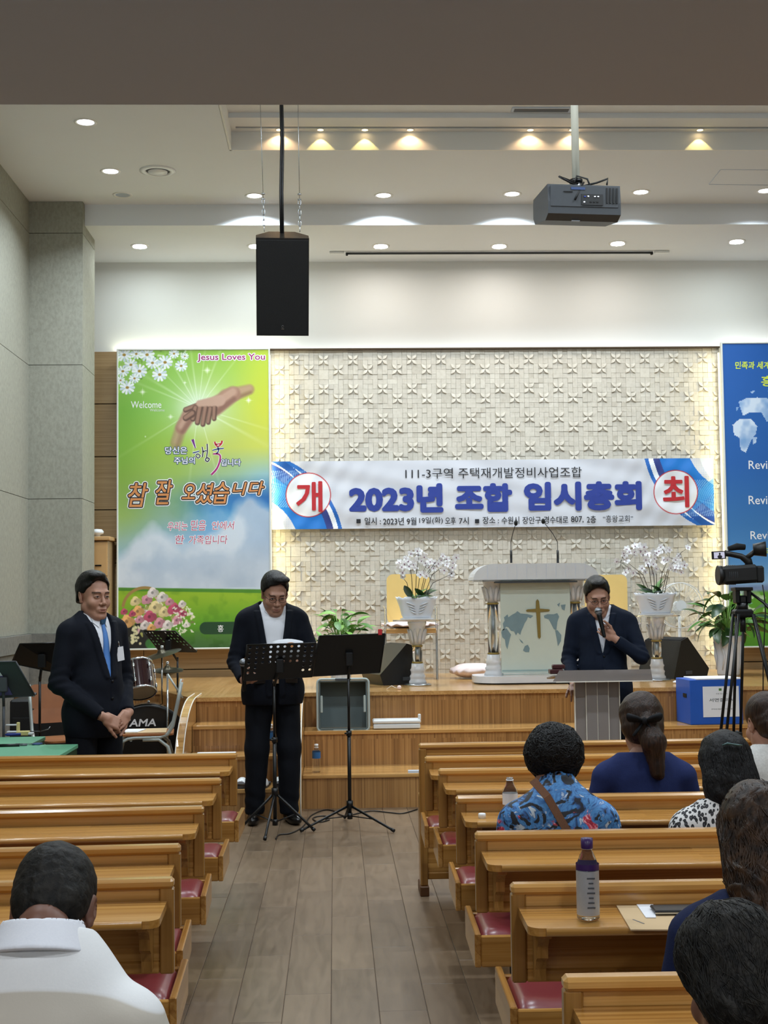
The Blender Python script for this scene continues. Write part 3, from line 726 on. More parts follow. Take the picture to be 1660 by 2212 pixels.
for sx in (-1, 1): f.box((sx*(PW_/2-.008), 0.012, 0), (0.016, 0.04, PH_), b=.003)
for sz in (-1, 1): f.box((0, 0.012, sz*(PH_/2-.008)), (PW_-.032, 0.04, 0.016), b=.003)
f.build('frame', 'frame_white', post)
K = PW_/PWx
def PP(px_, py_): return ((px_-250-167.5)*K, -(py_-755-325)*K*(PH_/PHy/K))
glowtext('Jesus Loves You', post, PP(500,776), .07, 148*K, 18*K, 'ink_magenta', [('ink_white', .008)], off=.012)
lettering('Welcome', post, (*[PP(314,877)[0]], -.001, PP(314,877)[1]), .05, 'ink_white', 66*K, 15*K); lettering('Welcome', post, (PP(338,889)[0], -.001, PP(338,889)[1]), .03, 'frame_white', 32*K, 6*K)
glowtext('당신은', post, PP(379,977), .06, 48*K, 16*K, 'ink_white', [('ink_navy', .006)], off=.008)
glowtext('주님의', post, PP(397,999), .06, 45*K, 15*K, 'ink_white', [('ink_navy', .006)], off=.008)
glowtext('입니다', post, PP(498,1004), .06, 43*K, 15*K, 'ink_white', [('ink_navy', .006)], off=.008)
for (txt, x0, x1, y0, y1) in (('참', 273, 320, 1044, 1101), ('잘', 333, 373, 1038, 1096), ('오', 390, 421, 1048, 1084), ('셨', 420, 462, 1046, 1094), ('습', 458, 496, 1044, 1095), ('니', 500, 534, 1046, 1076), ('다', 535, 572, 1044, 1076)):
    c = PP((x0+x1)/2, (y0+y1)/2); wd, hg = (x1-x0)*K*.92, (y1-y0)*K*.92
    glowtext(txt, post, c, .16, wd, hg, 'ink_orange', [('ink_white', .018), ('ink_black', .010)], off=.01, shear=.22)
for (txt, x0, x1, y0, y1) in (('우리는', 360, 403, 1131, 1150), ('믿음', 411, 443, 1128, 1150), ('안에서', 457, 505, 1131, 1149), ('한', 377, 396, 1160, 1179), ('가족입니다', 406, 490, 1161, 1180)):
    c = PP((x0+x1)/2, (y0+y1)/2); glowtext(txt, post, c, .07, (x1-x0)*K, (y1-y0)*K, 'ink_pink', [('ink_white', .005)], off=.001, shear=.12)
glowtext('흥', post, PP(474,1361), .06, 13*K, 15*K, 'ink_white', None, off=.004)
# brush lettering of the large word between the two lines
def stroke(parent, pts, ws, mat, y):
    mb = MB(); P = [Vector((PP(a, b)[0], y, PP(a, b)[1])) for a, b in pts]; o = 0
    for i, p in enumerate(P):
        t = (P[min(i+1, len(P)-1)]-P[max(i-1, 0)]).normalized(); n = Vector((-t.z, 0, t.x))*ws[i]*K; mb.v += [p+n, p-n]
    for i in range(len(P)-1): mb.f.append((2*i, 2*i+1, 2*i+3, 2*i+2)); mb.sm.append(False)
    mb.build('brush_stroke', mat, parent)
def curve_pts(cp, n=14):
    out = []
    for i in range(n+1):
        t = i/n*(len(cp)-1); k = min(int(t), len(cp)-2); f_ = t-k; p0, p1, p2, p3 = cp[max(k-1,0)], cp[k], cp[k+1], cp[min(k+2,len(cp)-1)]
        out.append(tuple(.5*((2*p1[q])+(-p0[q]+p2[q])*f_+(2*p0[q]-5*p1[q]+4*p2[q]-p3[q])*f_**2+(-p0[q]+3*p1[q]-3*p2[q]+p3[q])*f_**3) for q in (0,1)))
    return out
Zb = lambda x, y: (190+x/3.86, 730+y/3.86)
for cp, w0, w1, mt in (([(868,862),(880,900),(892,935)], 3.2, .8, 'ink_purple'), ([(870,975),(900,968),(925,960)], 1.4, 1.1, 'ink_navy'), ([(905,985),(895,1000),(915,1018),(932,1000),(915,985),(905,985)], 1.1, 1.1, 'ink_black'),
                   ([(948,925),(955,965),(950,1010)], 1.2, 1.2, 'ink_black'), ([(950,968),(985,955)], 1.1, 1.0, 'ink_black'), ([(990,900),(992,960),(985,1010)], 1.3, 1.2, 'ink_black'), ([(985,1015),(975,1035),(995,1048),(1008,1025),(985,1015)], 1.2, 1.2, 'ink_black'),
                   ([(1055,882),(1060,905),(1078,925)], 2.0, 1.4, 'ink_red'), ([(1115,875),(1110,900),(1085,925)], 2.4, 1.2, 'ink_red'), ([(1062,905),(1105,898)], 1.2, 1.0, 'ink_red'), ([(1035,955),(1075,945),(1130,938)], 1.2, 1.2, 'ink_navy'), ([(1080,925),(1085,960),(1068,985)], 1.3, 1.3, 'ink_navy'),
                   ([(1040,985),(1075,985),(1100,1000),(1095,1050),(1070,1110),(1025,1158)], 1.6, 2.2, 'ink_magenta')):
    p = curve_pts([Zb(*q) for q in cp]); ws = [w0+(w1-w0)*i/(len(p)-1) for i in range(len(p))]
    stroke(post, p, [q+1.0 for q in ws], 'ink_white', -.0010); stroke(post, p, ws, mt, -.0018)
# LED strip behind the right edge of the poster board, washing the stone
def edge_led(x, power, toward, col=(1.0, 0.84, 0.42)):
    sbox('led_edge_strip', x-.006, x+.006, 13.20, 13.215, 0.85, 3.88, 'led_cove', wb)
    area_light('edge_light', (x+toward*.01, 13.19, 2.35), 0.02, power, col, rot=(R_(90), 0, R_(-90 if toward > 0 else 90)) , size_y=3.0)
edge_led(-0.612, 8.0, 1); edge_led(3.802, 7.0, -1)

# ---------------- right poster ------------------------------------------------
cv = Canvas(170, 330, PWx, PHy)
V_ = cv.Y/PHy; U_ = cv.X/PWx
cv.img = gradgrid(cv.h, cv.w, [(0, [(24,86,164)]*3), (.4, [(34,96,170)]*3), (.6, [(58,118,178)]*3), (.72, [(84,142,196)]*3), (.8, [(140,180,214)]*3), (1, [(140,180,214)]*3)])
# cloud-white continents (generic outlines)
rs = np.random.RandomState(9); cn = fbm(cv.h, cv.w, 26, 3, rs)
for P in ([(34,128),(52,118),(76,116),(110,120),(160,112),(230,118),(290,130),(262,150),(220,170),(180,176),(160,196),(140,176),(118,160),(96,168),(84,150),(60,148),(44,156)], [(18,176),(34,164),(60,164),(76,178),(70,196),(58,214),(46,236),(36,230),(32,204),(20,198)], [(64,206),(72,202),(70,216),(64,218)], [(100,102),(120,104),(112,110)], [(60,104),(72,104),(66,110)], [(26,136),(34,138),(30,146)], [(240,200),(270,196),(280,214),(250,224)]):
    cv.poly([(x+rd.uniform(-1.5,1.5), y+rd.uniform(-1.5,1.5)) for x, y in P], (.72,.80,.90), .85)
cv.put(((cv.img[:,:,0] > .5) & (V_ < .5))*np.clip((cn-.45)*6, 0, 1)*.6, (.93,.95,.97)); cv.put(((cv.img[:,:,0] > .5) & (V_ < .5))*np.clip((.42-cn)*6, 0, 1)*.5, (.35,.55,.78))
cv.put(np.clip((V_-(.79+.02*(fbm(cv.h, cv.w, 9, 3)-.5)))*60, 0, 1), (.45,.52,.66)); cv.put(np.clip((V_-.815)*90, 0, 1), (.36,.60,.16)); cv.put(np.clip((V_-.9)*10, 0, 1)*.5, (.25,.5,.12))
sh = np.clip((fbm(cv.h, cv.w, 50, 2)-.62)*12, 0, 1)*np.exp(-((V_-.86)/.03)**2); cv.put(sh, (.90,.92,.88))
qA = Vector((3.79, 13.08, 3.962)); PW2, PH2 = 1.49, 2.975
p2 = empty('world_map_poster', (qA.x+PW2/2, 13.08, qA.z-PH2/2), 0, 'tall blue printed poster with a cloud world map at the right edge', 'poster')
MB().box((0, 0.10, 0), (PW2-.06, 0.14, PH2-.06)).build('backing_board', 'frame_white', p2)
obj('printed_sheet', print_mesh(cv, PW2-.03, PH2-.03), p2)
f = MB()
for sx in (-1, 1): f.box((sx*(PW2/2-.008), 0.012, 0), (0.016, 0.04, PH2), b=.003)
for sz in (-1, 1): f.box((0, 0.012, sz*(PH2/2-.008)), (PW2-.032, 0.04, 0.016), b=.003)
f.build('frame', 'frame_white', p2)
def Q(px_, py_): p = at(px_, py_, 13.08); return (p.x-p2.location.x, p.z-p2.location.z)
def qtext(s, x0, x1, y, h, mat, shear=0.0, off=.004):
    c = Q((x0+x1)/2, y); w_ = Q(x1, y)[0]-Q(x0, y)[0]; lettering(s, p2, (c[0], -.0015, c[1]), .1, mat, w_, h*K, offset=off, shear=shear)
qtext('민족과 세계', 1589, 1664, 789, 17, 'ink_lime', .1, .01); qtext('흥왕교회', 1645, 1760, 823, 24, 'ink_lime', 0, .012)
qtext('Revival', 1618, 1685, 1004, 19, 'ink_white', 0, .003); qtext('Revival', 1618, 1685, 1080, 19, 'ink_white', 0, .003); qtext('Revival', 1622, 1689, 1156, 18, 'ink_white', 0, .003); qtext('전도', 1632, 1664, 1190, 13, 'ink_lime', .1, .008)

# ---------------- meeting banner ----------------------------------------------
BW, BH = 4.322, 0.659; bw, bh = 955, 147
cv = Canvas(760, 118, bw, bh); cv.img[:] = (.80,.81,.84)
def deco(flip):
    X, Y = (cv.X, cv.Y) if not flip else (bw-cv.X, bh-cv.Y)
    def ring(cx, cy, r0, r1, col, op=1.0, lim=None):
        d = np.hypot(X-cx, Y-cy); m_ = ((d > r0) & (d < r1)); 
        if lim is not None: m_ &= lim
        cv.put(m_*op, col)
    L0 = X < 150
    # dotted pale field
    dots = ((X % 5 < 2) & (Y % 5 < 2) & (X < 160) & (Y > X*.35)) ; cv.put(dots*.35*np.clip(1-X/170,0,1), (.55,.68,.80))
    ring(-60, 190, 118, 182, (.10,.45,.78), 1, L0)            # blue sweep, lower left
    ring(-60, 190, 182, 196, (.16,.22,.50), .95, L0)
    ring(-60, 190, 196, 206, (.93,.95,.97), 1, L0); ring(-60, 190, 206, 214, (.14,.40,.72), 1, L0)
    ring(-80, 175, 60, 112, (.86,.90,.93), 1, X < 34)
    ring(-70, 160, 170, 178, (.93,.95,.97), 1, X < 75); 
    ring(-75, 160, 176, 190, (.10,.32,.62), 1, (X < 80) & (Y < 45)); ring(-75,160,150,170,(.10,.28,.60), 1, (X < 60) & (Y < 60))
    st = (np.sin(np.hypot(X+40, Y-40)*1.6) > 0) & (X < 70) & (Y > 20) & (Y < 100); cv.put(st*.45, (.80,.88,.96))
    rel = np.abs(Y-70+(X-20)*.9)<16; cv.put(rel*(X < 48)*.5, (.25,.60,.85))
deco(False); deco(True)
for cx, cy in ((78, 73), (872, 74)):
    cv.disc((cx, cy), 48.5, (.72,.16,.18), 1.2); cv.disc((cx, cy), 46.6, (.88,.89,.91), 1.2)
wr = fbm(160, 400, 22, 3)
def wrinkle(X, Z):
    u = np.clip(((X/BW+.5)*399), 0, 398.9); v = np.clip((.5-Z/BH)*159, 0, 158.9); a = wr[v.astype(int), u.astype(int)]
    return 0.004*np.sin(X*9+Z*14+3*np.sin(X*2.3))*(.4+.6*np.sin(X*1.1)**2) + .0025*np.sin(X*31-Z*22)*np.exp(-((np.abs(X)-1.75)/.6)**2) + .002*np.sin(Z*30+X*6)
bc = at(1068, 1066, 13.215)
ban = empty('meeting_banner', bc, 0, 'long white printed banner stretched across the relief stone wall', 'banner'); ban.rotation_euler = (0, R_(0.02), 0)
obj('printed_cloth', print_mesh(cv, BW, BH, wrinkle), ban)
KB = BW/bw
def BP(x, y):   # photo pixel -> banner local
    p = at(x, y, 13.215); return (p.x-bc.x, p.z-bc.z)
def btext(s, x0, x1, y0, y1, mat, off=0.0, size=.1, yo=-.009, **kw):
    a = BP(x0, (y0+y1)/2); b_ = BP(x1, (y0+y1)/2); return lettering(s, ban, ((a[0]+b_[0])/2, yo, (a[1]+b_[1])/2), size, mat, b_[0]-a[0], (y1-y0)*KB, offset=off, **kw)
btext('111-3구역 주택재개발정비사업조합', 876, 1257, 1010, 1033, 'ink_black', .001)
btext('2023년', 754, 958, 1045, 1108, 'ink_blue', .035, .3); btext('조합', 983, 1107, 1044, 1106, 'ink_blue', .035, .3); btext('임시총회', 1132, 1387, 1040, 1103, 'ink_blue', .035, .3)
for w_, x0, x1, y0 in (('일시 :', 788, 823, 1118), ('2023년', 828, 873, 1118), ('9월', 879, 900, 1118), ('19일(화)', 906, 957, 1117), ('오후', 962, 985, 1117), ('7시', 992, 1013, 1117), ('장소 :', 1043, 1078, 1116), ('수원시', 1084, 1122, 1116), ('장안구', 1129, 1169, 1116), ('경수대로', 1175, 1228, 1115), ('807,', 1234, 1261, 1115), ('2층', 1268, 1288, 1114)):
    btext(w_, x0, x1, y0, y0+(16 if w_[-1] != ',' else 15), 'ink_black', .004)
btext('“흥왕교회”', 1303, 1368, 1113, 1128, 'ink_black', .001)
for x in (775, 1031): a = BP(x, 1126); MB().box((a[0], -.009, a[1]), (9*KB, .0006, 9*KB)).build('bullet_mark', 'ink_black', ban)
btext('개', 640, 697, 1040, 1106, 'ink_red', .016, .3); btext('최', 1432, 1489, 1028, 1096, 'ink_red', .016, .3)
# ================================================================ SMOOTH-SURFACE BODY BUILDER (implicit shapes -> one continuous mesh)
def smin(a, b, k): h = np.clip(.5+.5*(b-a)/k, 0, 1); return b*(1-h)+a*h-k*h*(1-h)
def smax(a, b, k): return -smin(-a, -b, k)
class Field:
    def __init__(s, lo, hi, h):
        s.lo = np.array(lo, float); s.h = h; s.n = np.ceil((np.array(hi)-s.lo)/h).astype(int)+1
        ax = [s.lo[i]+np.arange(s.n[i])*h for i in range(3)]; s.X, s.Y, s.Z = (a.astype(np.float32) for a in np.meshgrid(*ax, indexing='ij')); s.d = np.full(s.X.shape, 1e3, np.float32)
    def cap(s, a, b, ra, rb):
        a = np.array(a, float); b = np.array(b, float); v = b-a; L = max(v@v, 1e-12); t = np.clip(((s.X-a[0])*v[0]+(s.Y-a[1])*v[1]+(s.Z-a[2])*v[2])/L, 0, 1)
        return np.sqrt((s.X-a[0]-t*v[0])**2+(s.Y-a[1]-t*v[1])**2+(s.Z-a[2]-t*v[2])**2)-(ra+(rb-ra)*t)
    def ell(s, c, r, rot=None):
        x, y, z = s.X-c[0], s.Y-c[1], s.Z-c[2]
        if rot is not None:
            m = Euler(rot).to_matrix().transposed(); x, y, z = (m[i][0]*x+m[i][1]*y+m[i][2]*z for i in range(3))
        k0 = np.sqrt((x/r[0])**2+(y/r[1])**2+(z/r[2])**2); k1 = np.sqrt((x/r[0]**2)**2+(y/r[1]**2)**2+(z/r[2]**2)**2)
        return k0*(k0-1)/np.maximum(k1, 1e-6)
    def box(s, c, r, rnd=0.0, rot=None):
        x, y, z = s.X-c[0], s.Y-c[1], s.Z-c[2]
        if rot is not None:
            m = Euler(rot).to_matrix().transposed(); x, y, z = (m[i][0]*x+m[i][1]*y+m[i][2]*z for i in range(3))
        qx, qy, qz = np.abs(x)-r[0]+rnd, np.abs(y)-r[1]+rnd, np.abs(z)-r[2]+rnd
        return np.sqrt(np.maximum(qx,0)**2+np.maximum(qy,0)**2+np.maximum(qz,0)**2)+np.minimum(np.maximum(qx, np.maximum(qy, qz)), 0)-rnd
    def add(s, f, k=0.02): s.d = smin(s.d, f, k); return s
    def sub(s, f, k=0.01): s.d = smax(s.d, -f, k); return s
    def cut(s, f, k=0.005): s.d = smax(s.d, f, k); return s
    def mesh(s):
        d = s.d; sg = d < 0; n = s.n
        c8 = [d[i:n[0]-1+i, j:n[1]-1+j, k:n[2]-1+k] for i in (0,1) for j in (0,1) for k in (0,1)]
        cnt = sum((c < 0).astype(np.int8) for c in c8); act = (cnt > 0) & (cnt < 8); idx = np.full(act.shape, -1, np.int64); ids = np.argwhere(act); idx[act] = np.arange(len(ids))
        acc = np.zeros((len(ids), 3)); num = np.zeros(len(ids)); V8 = np.stack([c[act] for c in c8], 1)
        offs = [(i, j, k) for i in (0,1) for j in (0,1) for k in (0,1)]
        for a in range(8):
            for b in range(a+1, 8):
                df = [offs[b][q]-offs[a][q] for q in range(3)]
                if sum(abs(v) for v in df) != 1: continue
                va, vb = V8[:, a], V8[:, b]; m = (va < 0) != (vb < 0); t = np.where(m, va/np.where(va-vb == 0, 1, va-vb), 0)
                for q in range(3): acc[:, q] += np.where(m, offs[a][q]+t*df[q], 0)
                num += m
        P = s.lo+(ids+acc/num[:, None])*s.h
        faces = []
        for ax in range(3):
            u, v = [(1,2),(2,0),(0,1)][ax]; sl0 = [slice(None)]*3; sl1 = [slice(None)]*3; sl0[ax] = slice(0, -1); sl1[ax] = slice(1, None)
            a = sg[tuple(sl0)]; b = sg[tuple(sl1)]; e = np.argwhere(a != b); e = e[(e[:, u] > 0) & (e[:, v] > 0) & (e[:, u] < n[u]-1) & (e[:, v] < n[v]-1)]
            fl = a[tuple(e.T)]; du = np.zeros(3, int); dv = np.zeros(3, int); du[u] = 1; dv[v] = 1
            q = [idx[tuple((e-du-dv).T)], idx[tuple((e-dv).T)], idx[tuple(e.T)], idx[tuple((e-du).T)]]
            F = np.stack(q, 1); F[~fl] = F[~fl][:, ::-1]; faces.append(F)
        return P, np.concatenate(faces)
def np_mesh(name, parts, mat, color=None, smooth=True):
    """parts: [(verts, quads)] joined into one mesh"""
    V = []; F = []; o = 0
    for p, f in parts: V.append(p); F.append(f+o); o += len(p)
    V = np.concatenate(V); F = np.concatenate(F); me = bpy.data.meshes.new(name)
    me.vertices.add(len(V)); me.vertices.foreach_set('co', V.ravel()); me.loops.add(F.size); me.loops.foreach_set('vertex_index', F.ravel().astype(np.int32))
    me.polygons.add(len(F)); me.polygons.foreach_set('loop_start', (np.arange(len(F))*4).astype(np.int32)); me.update(calc_edges=True); me.polygons.foreach_set('use_smooth', [smooth]*len(F))
    if color is not None:
        a = me.color_attributes.new('tint', 'FLOAT_COLOR', 'POINT'); c = np.ones((len(V), 4)); c[:, :3] = color; a.data.foreach_set('color', c.ravel())
    me.materials.append(MATS[mat]); me.validate(); return me
def xf(part, loc=(0,0,0), rot=(0,0,0), pivot=(0,0,0)):
    m = np.array(Euler(rot).to_matrix()); return ((part[0]-np.array(pivot))@m.T+np.array(pivot)+np.array(loc), part[1])
# ---- skin, cloth, hair materials
def skin(name, base, red):
    m = newmat(name, base, 0.5); t = NT(m); a = t.n('ShaderNodeVertexColor'); a.layer_name = 'tint'
    nz = t.n('ShaderNodeTexNoise', Scale=60.0, Detail=4.0); t.l(t.coords('Object'), nz.inputs['Vector'])
    c = t.mix(nz.outputs[0], lin(base), lin(red)); t.l(t.mix(1.0, c, a.outputs[0], 'MULTIPLY'), t.b.inputs['Base Color'])
    t.b.inputs['Subsurface Weight'].default_value = 0.08; t.b.inputs['Subsurface Radius'].default_value = (.01,.004,.002); t.bump(nz.outputs[0], 0.08, 0.001)
skin('skin', '#b28872', '#9c6f5c'); skin('skin_dark', '#7a5442', '#6a4638')
def cloth(name, a, b, scale=220, rough=0.85, bump=0.25):
    m = newmat(name, a, rough); t = NT(m); nz = t.n('ShaderNodeTexNoise', Scale=float(scale), Detail=2.0); t.l(t.coords('Object'), nz.inputs['Vector'])
    n2 = t.n('ShaderNodeTexNoise', Scale=9.0, Detail=3.0, Distortion=0.5); t.l(t.coords('Object'), n2.inputs['Vector'])
    t.l(t.mix(nz.outputs[0], lin(a), lin(b)), t.b.inputs['Base Color']); t.b.inputs['Specular IOR Level'].default_value = 0.2
    ad = t.n('ShaderNodeMath', operation='MULTIPLY_ADD'); ad.inputs[1].default_value = .12; t.l(nz.outputs[0], ad.inputs[0]); t.l(n2.outputs[0], ad.inputs[2]); t.bump(ad.outputs[0], bump, 0.012)
cloth('suit_navy', '#080b13', '#0e131f'); cloth('suit_blue', '#0b1220', '#131d2f'); cloth('trouser_dark', '#07090f', '#0c1019')
cloth('polo_white', '#e9eaea', '#e2e4e5', bump=.12); cloth('shirt_white', '#e6e8ee', '#dde0e8', bump=.12); cloth('tie_blue', '#5c8acb', '#4a78bb', 300, .4); cloth('tie_knot', '#28435f', '#345878', 300, .4); cloth('navy_knit', '#1d2750', '#253160'); cloth('navy_dark', '#121a35', '#19234a'); cloth('white_knit', '#dcdcd8', '#b9b8b6', 120, .9, .5)
cloth('black_cloth', '#0e0f12', '#17181c'); cloth('strap_brown', '#6b4c3a', '#7d5b47'); plain('shoe_black', '#0b0b0d', .25)
m_ = MATS['polo_white']; t = NT(m_); sp_ = t.n('ShaderNodeSeparateXYZ'); t.l(t.coords('Object'), sp_.inputs[0]); ab = t.n('ShaderNodeMath', operation='ABSOLUTE'); t.l(sp_.outputs[0], ab.inputs[0])
pw = t.n('ShaderNodeMath', operation='POWER'); pw.inputs[1].default_value = 2.0; t.l(ab.outputs[0], pw.inputs[0]); ma = t.n('ShaderNodeMath', operation='MULTIPLY_ADD'); ma.inputs[1].default_value = 1.1; t.l(pw.outputs[0], ma.inputs[0]); t.l(sp_.outputs[2], ma.inputs[2])
bd = t.ramp(ma.outputs[0], [(.0, '#000000'), (.829, '#000000'), (.831, '#ffffff'), (.889, '#ffffff'), (.891, '#000000')]); src = t.b.inputs['Base Color'].links[0].from_socket; t.l(t.mix(bd, src, lin('#c6c0b4')), t.b.inputs['Base Color'])
def hairmat(name, a, b, scale=(150, 150, 7), rough=.42):
    m = newmat(name, a, rough); t = NT(m); nz = t.n('ShaderNodeTexNoise', Scale=1.0, Detail=4.0, Distortion=0.35); t.l(t.coords('Object', scale=scale), nz.inputs['Vector'])
    t.l(t.ramp(nz.outputs[0], [(.35, a), (.7, b)]), t.b.inputs['Base Color']); t.bump(nz.outputs[0], .7, .006); t.b.inputs['Specular IOR Level'].default_value = .25
hairmat('hair_black', '#060505', '#110f0d'); hairmat('hair_brown', '#1d130e', '#3d2a20'); hairmat('hair_curly_black', '#070607', '#141213', (60,60,60), .55); hairmat('hair_curly_brown', '#1e1510', '#45301f', (50,50,30)); hairmat('hair_grizzled', '#0b0a09', '#24211c', (70,70,50), .6)
plain('eye_white', '#a8a09a', .2, var=0); plain('eye_dark', '#120c0a', .1, var=0); plain('metal_dark', '#1a1b1e', .3, .6); plain('chrome', '#c8ccd2', .12, 1.0, var=0)

def head(h=.0026, face=True, fat=1.0, neck=(0, .035, -.22), bare_neck=True):
    """head centred at ear height, face towards -Y; returns (verts, quads), tint"""
    F = Field((-.105, -.135, -.24), (.105, .125, .14), h)
    F.add(F.ell((0, .014, .042), (.077, .096, .084)), .02)
    F.add(F.ell((0, -.026, -.042), (.059*fat, .066, .090)), .04)
    F.add(F.ell((0, -.072, -.108), (.026*fat, .022, .020)), .035)
    for sx in (-1, 1):
        F.add(F.cap((sx*.050*fat, .0, -.060), (sx*.022*fat, -.06, -.106), .019, .015), .035)
        F.add(F.ell((sx*.041*fat, -.062, -.034), (.027, .024, .026)), .025)
    F.add(F.cap((0, .02, -.06), neck, .054*fat, .060*fat), .03)
    if face:
        F.add(F.cap((-.034, -.083, .024), (.034, -.083, .024), .0135, .0135), .018)
        F.add(F.cap((0, -.090, .012), (0, -.110, -.030), .0070, .0105), .012)
        F.add(F.ell((0, -.109, -.034), (.0115, .0115, .0095)), .007)
        for sx in (-1, 1):
            F.add(F.ell((sx*.0145, -.101, -.038), (.0085, .0100, .0080)), .006)
            F.sub(F.ell((sx*.007, -.110, -.0475), (.0038, .005, .0035)), .003)
            F.sub(F.ell((sx*.031, -.099, .004), (.019, .011, .0125)), .014)
            F.add(F.ell((sx*.0305, -.0815, .002), (.0175, .0130, .0118)), .006)
            F.sub(F.ell((sx*.0305, -.096, .0015), (.0155, .0130, .0042), (0, sx*.10, 0)), .002)
        F.add(F.ell((0, -.089, -.071), (.030, .016, .020)), .012)
        F.add(F.cap((-.020, -.0965, -.0665), (.020, -.0965, -.0665), .0045, .0045), .005); F.add(F.ell((0, -.1015, -.0665), (.013, .0055, .0050)), .005)
        F.add(F.cap((-.016, -.0955, -.0775), (.016, -.0955, -.0775), .0055, .0055), .005); F.add(F.ell((0, -.1000, -.0780), (.012, .0060, .0055)), .005)
        F.sub(F.ell((0, -.106, -.0718), (.026, .0110, .0017)), .0022)
        F.sub(F.ell((0, -.101, -.093), (.018, .008, .006)), .010)
    for sx in (-1, 1):
        F.add(F.ell((sx*.078, .012, -.004), (.0085, .019, .031), (R_(-12), sx*.18, sx*.35)), .006); F.add(F.ell((sx*.077, .004, -.030), (.007, .010, .010)), .005)
        F.sub(F.ell((sx*.088, .008, .000), (.0075, .0105, .018), (R_(-12), 0, sx*.35)), .004)
    P, Q = F.mesh(); x, y, z = P.T; c = np.ones((len(P), 3))
    if face:
        lip = np.clip(1-np.maximum(np.abs(x)/.024, np.abs(z+.0722)/.0115)**2, 0, 1)*(y < -.08); c *= 1-lip[:, None]*np.array((.12, .34, .30))
        for sx in (-1, 1):
            bz = .0225+.004*np.sin(np.clip((np.abs(x)-.012)/.04, 0, 1)*3.1); b = np.clip(1.4-np.abs(z-bz)/.0042, 0, 1)*(np.abs(x) > .013)*(np.abs(x) < .052)*(y < -.05)*(x*sx > 0); c *= 1-b[:, None]*.88
            e = np.clip(1.3-np.hypot((x-sx*.0305)/.019, (z-.002)/.0075), 0, 1)*(y < -.07); c *= 1-e[:, None]*.5
    return (P, Q), c
def rotm(rot): return np.array(Euler(rot).to_matrix())
def bumpy(F, amp, freq, seed=0):
    r = np.random.RandomState(seed); v = 0
    for k in range(5):
        q = r.randn(3); q /= np.linalg.norm(q); f_ = freq*(.6+r.rand()); v = v+np.sin((F.X*q[0]+F.Y*q[1]+F.Z*q[2])*f_+r.rand()*6+2*np.sin((F.X*q[1]+F.Z*q[0])*f_*.5))
    return v*amp/5
def short_hair(h=.003, part=.02, recede=0.0, vol=.012, fat=1.0, nape=-.066, seed=1):
    F = Field((-.115, -.13, -.13), (.115, .135, .165), h)
    F.add(F.ell((0, .016, .046), (.078+vol*.8, .096+vol, .086+vol*1.1)), .02)
    for sx in (-1, 1): F.add(F.ell((sx*.020*fat, .056, -.030), (.050*fat, .042, .05)), .03)
    F.add(F.ell((part, -.052, .112+vol*.4), (.050, .040, .022)), .03)
    # hairline
    hl = np.interp(F.Y, [-.13, -.085, -.060, -.035, -.012, .012, .030, .055, .12], [.104+recede, .094+recede, .078+recede, .052, .016, .024, .024, -.030, nape])
    hl = hl - .010*(np.abs(F.X) > .05)*(F.Y < -.02)*1.0 + .012*np.exp(-((F.X-part)/.03)**2)*(F.Y < -.06)
    F.d = F.d + bumpy(F, .0022, 140, seed); F.d = smax(F.d, (hl-F.Z)*.75, .006); return F.mesh()
def glasses(parent, loc, rotE, sc=1.0):
    g = MB()
    for sx in (-1, 1):
        g.tube([(sx*.0315+.0225*math.cos(a), -.112+.004*abs(math.cos(a)), .001+.0165*math.sin(a)) for a in [2*math.pi*k/20 for k in range(20)]], .0014, 6, closed=True); g.tube([(sx*.054, -.108, .004), (sx*.079, -.05, .006), (sx*.082, .01, .004)], .0014, 6)
    g.tube([(-.009, -.113, .003), (0, -.116, .006), (.009, -.113, .003)], .0014, 6)
    me = g.mesh('glasses', 'metal_dark'); o = obj('glasses', me, parent, loc, rotE); o.scale = (1.06,)*3; return o
def eyes(parent, loc, rotE, hs=1.06):
    for sx in (-1, 1):
        e = MB().ball((sx*.0305, -.0790, .0015), .0125, 14, 10).build('eye', 'eye_white', parent, loc, rotE); e.scale = (hs,)*3
        MB().ball((sx*.0305, -.0868, .0012), (.0072, .0052, .0072), 12, 8).build('iris', 'eye_dark', e)
def hand(side=1, curl=(.5,.5,.5,.5), thumb=.5, h=.0022, spread=.06):
    """right hand for side=1: wrist at origin, fingers towards -Z, palm facing +Y (local), thumb towards -X*side"""
    F = Field((-.075, -.05, -.21), (.075, .095, .04), h); S = side
    F.add(F.cap((0, 0, .03), (0, 0, -.01), .027, .025), .01); F.add(F.box((0, .002, -.050), (.040, .0135, .048), .013), .02)
    F.add(F.ell((-S*.024, .014, -.04), (.018, .015, .032)), .012)
    for i, (x0, L, r) in enumerate(((-.030, .078, .0086), (-.010, .086, .0090), (.011, .080, .0086), (.030, .062, .0076))):
        x0 *= S; p = np.array((x0, .0, -.094)); a = .15+curl[i]*.9; ang = a; seg = [L*.46, L*.30, L*.24]; dx = (x0/.03)*spread
        for q in range(3):
            nd = p+np.array((dx*seg[q], math.sin(ang)*seg[q], -math.cos(ang)*seg[q])); F.add(F.cap(p, nd, r*(1-.07*q), r*(.95-.08*q)), .004 if q == 0 else .002); p = nd; ang += curl[i]*1.55
    p = np.array((-S*.026, .006, -.022)); ang = .55
    for q, (L, r) in enumerate(((.045, .0125), (.032, .0100), (.026, .0088))):
        nd = p+np.array((-S*math.sin(ang)*L*(1-thumb*.45*q), thumb*L*(.5+.3*q), -math.cos(ang)*L)); F.add(F.cap(p, nd, r, r*.92), .006); p = nd; ang -= .35*thumb
    return F.mesh()
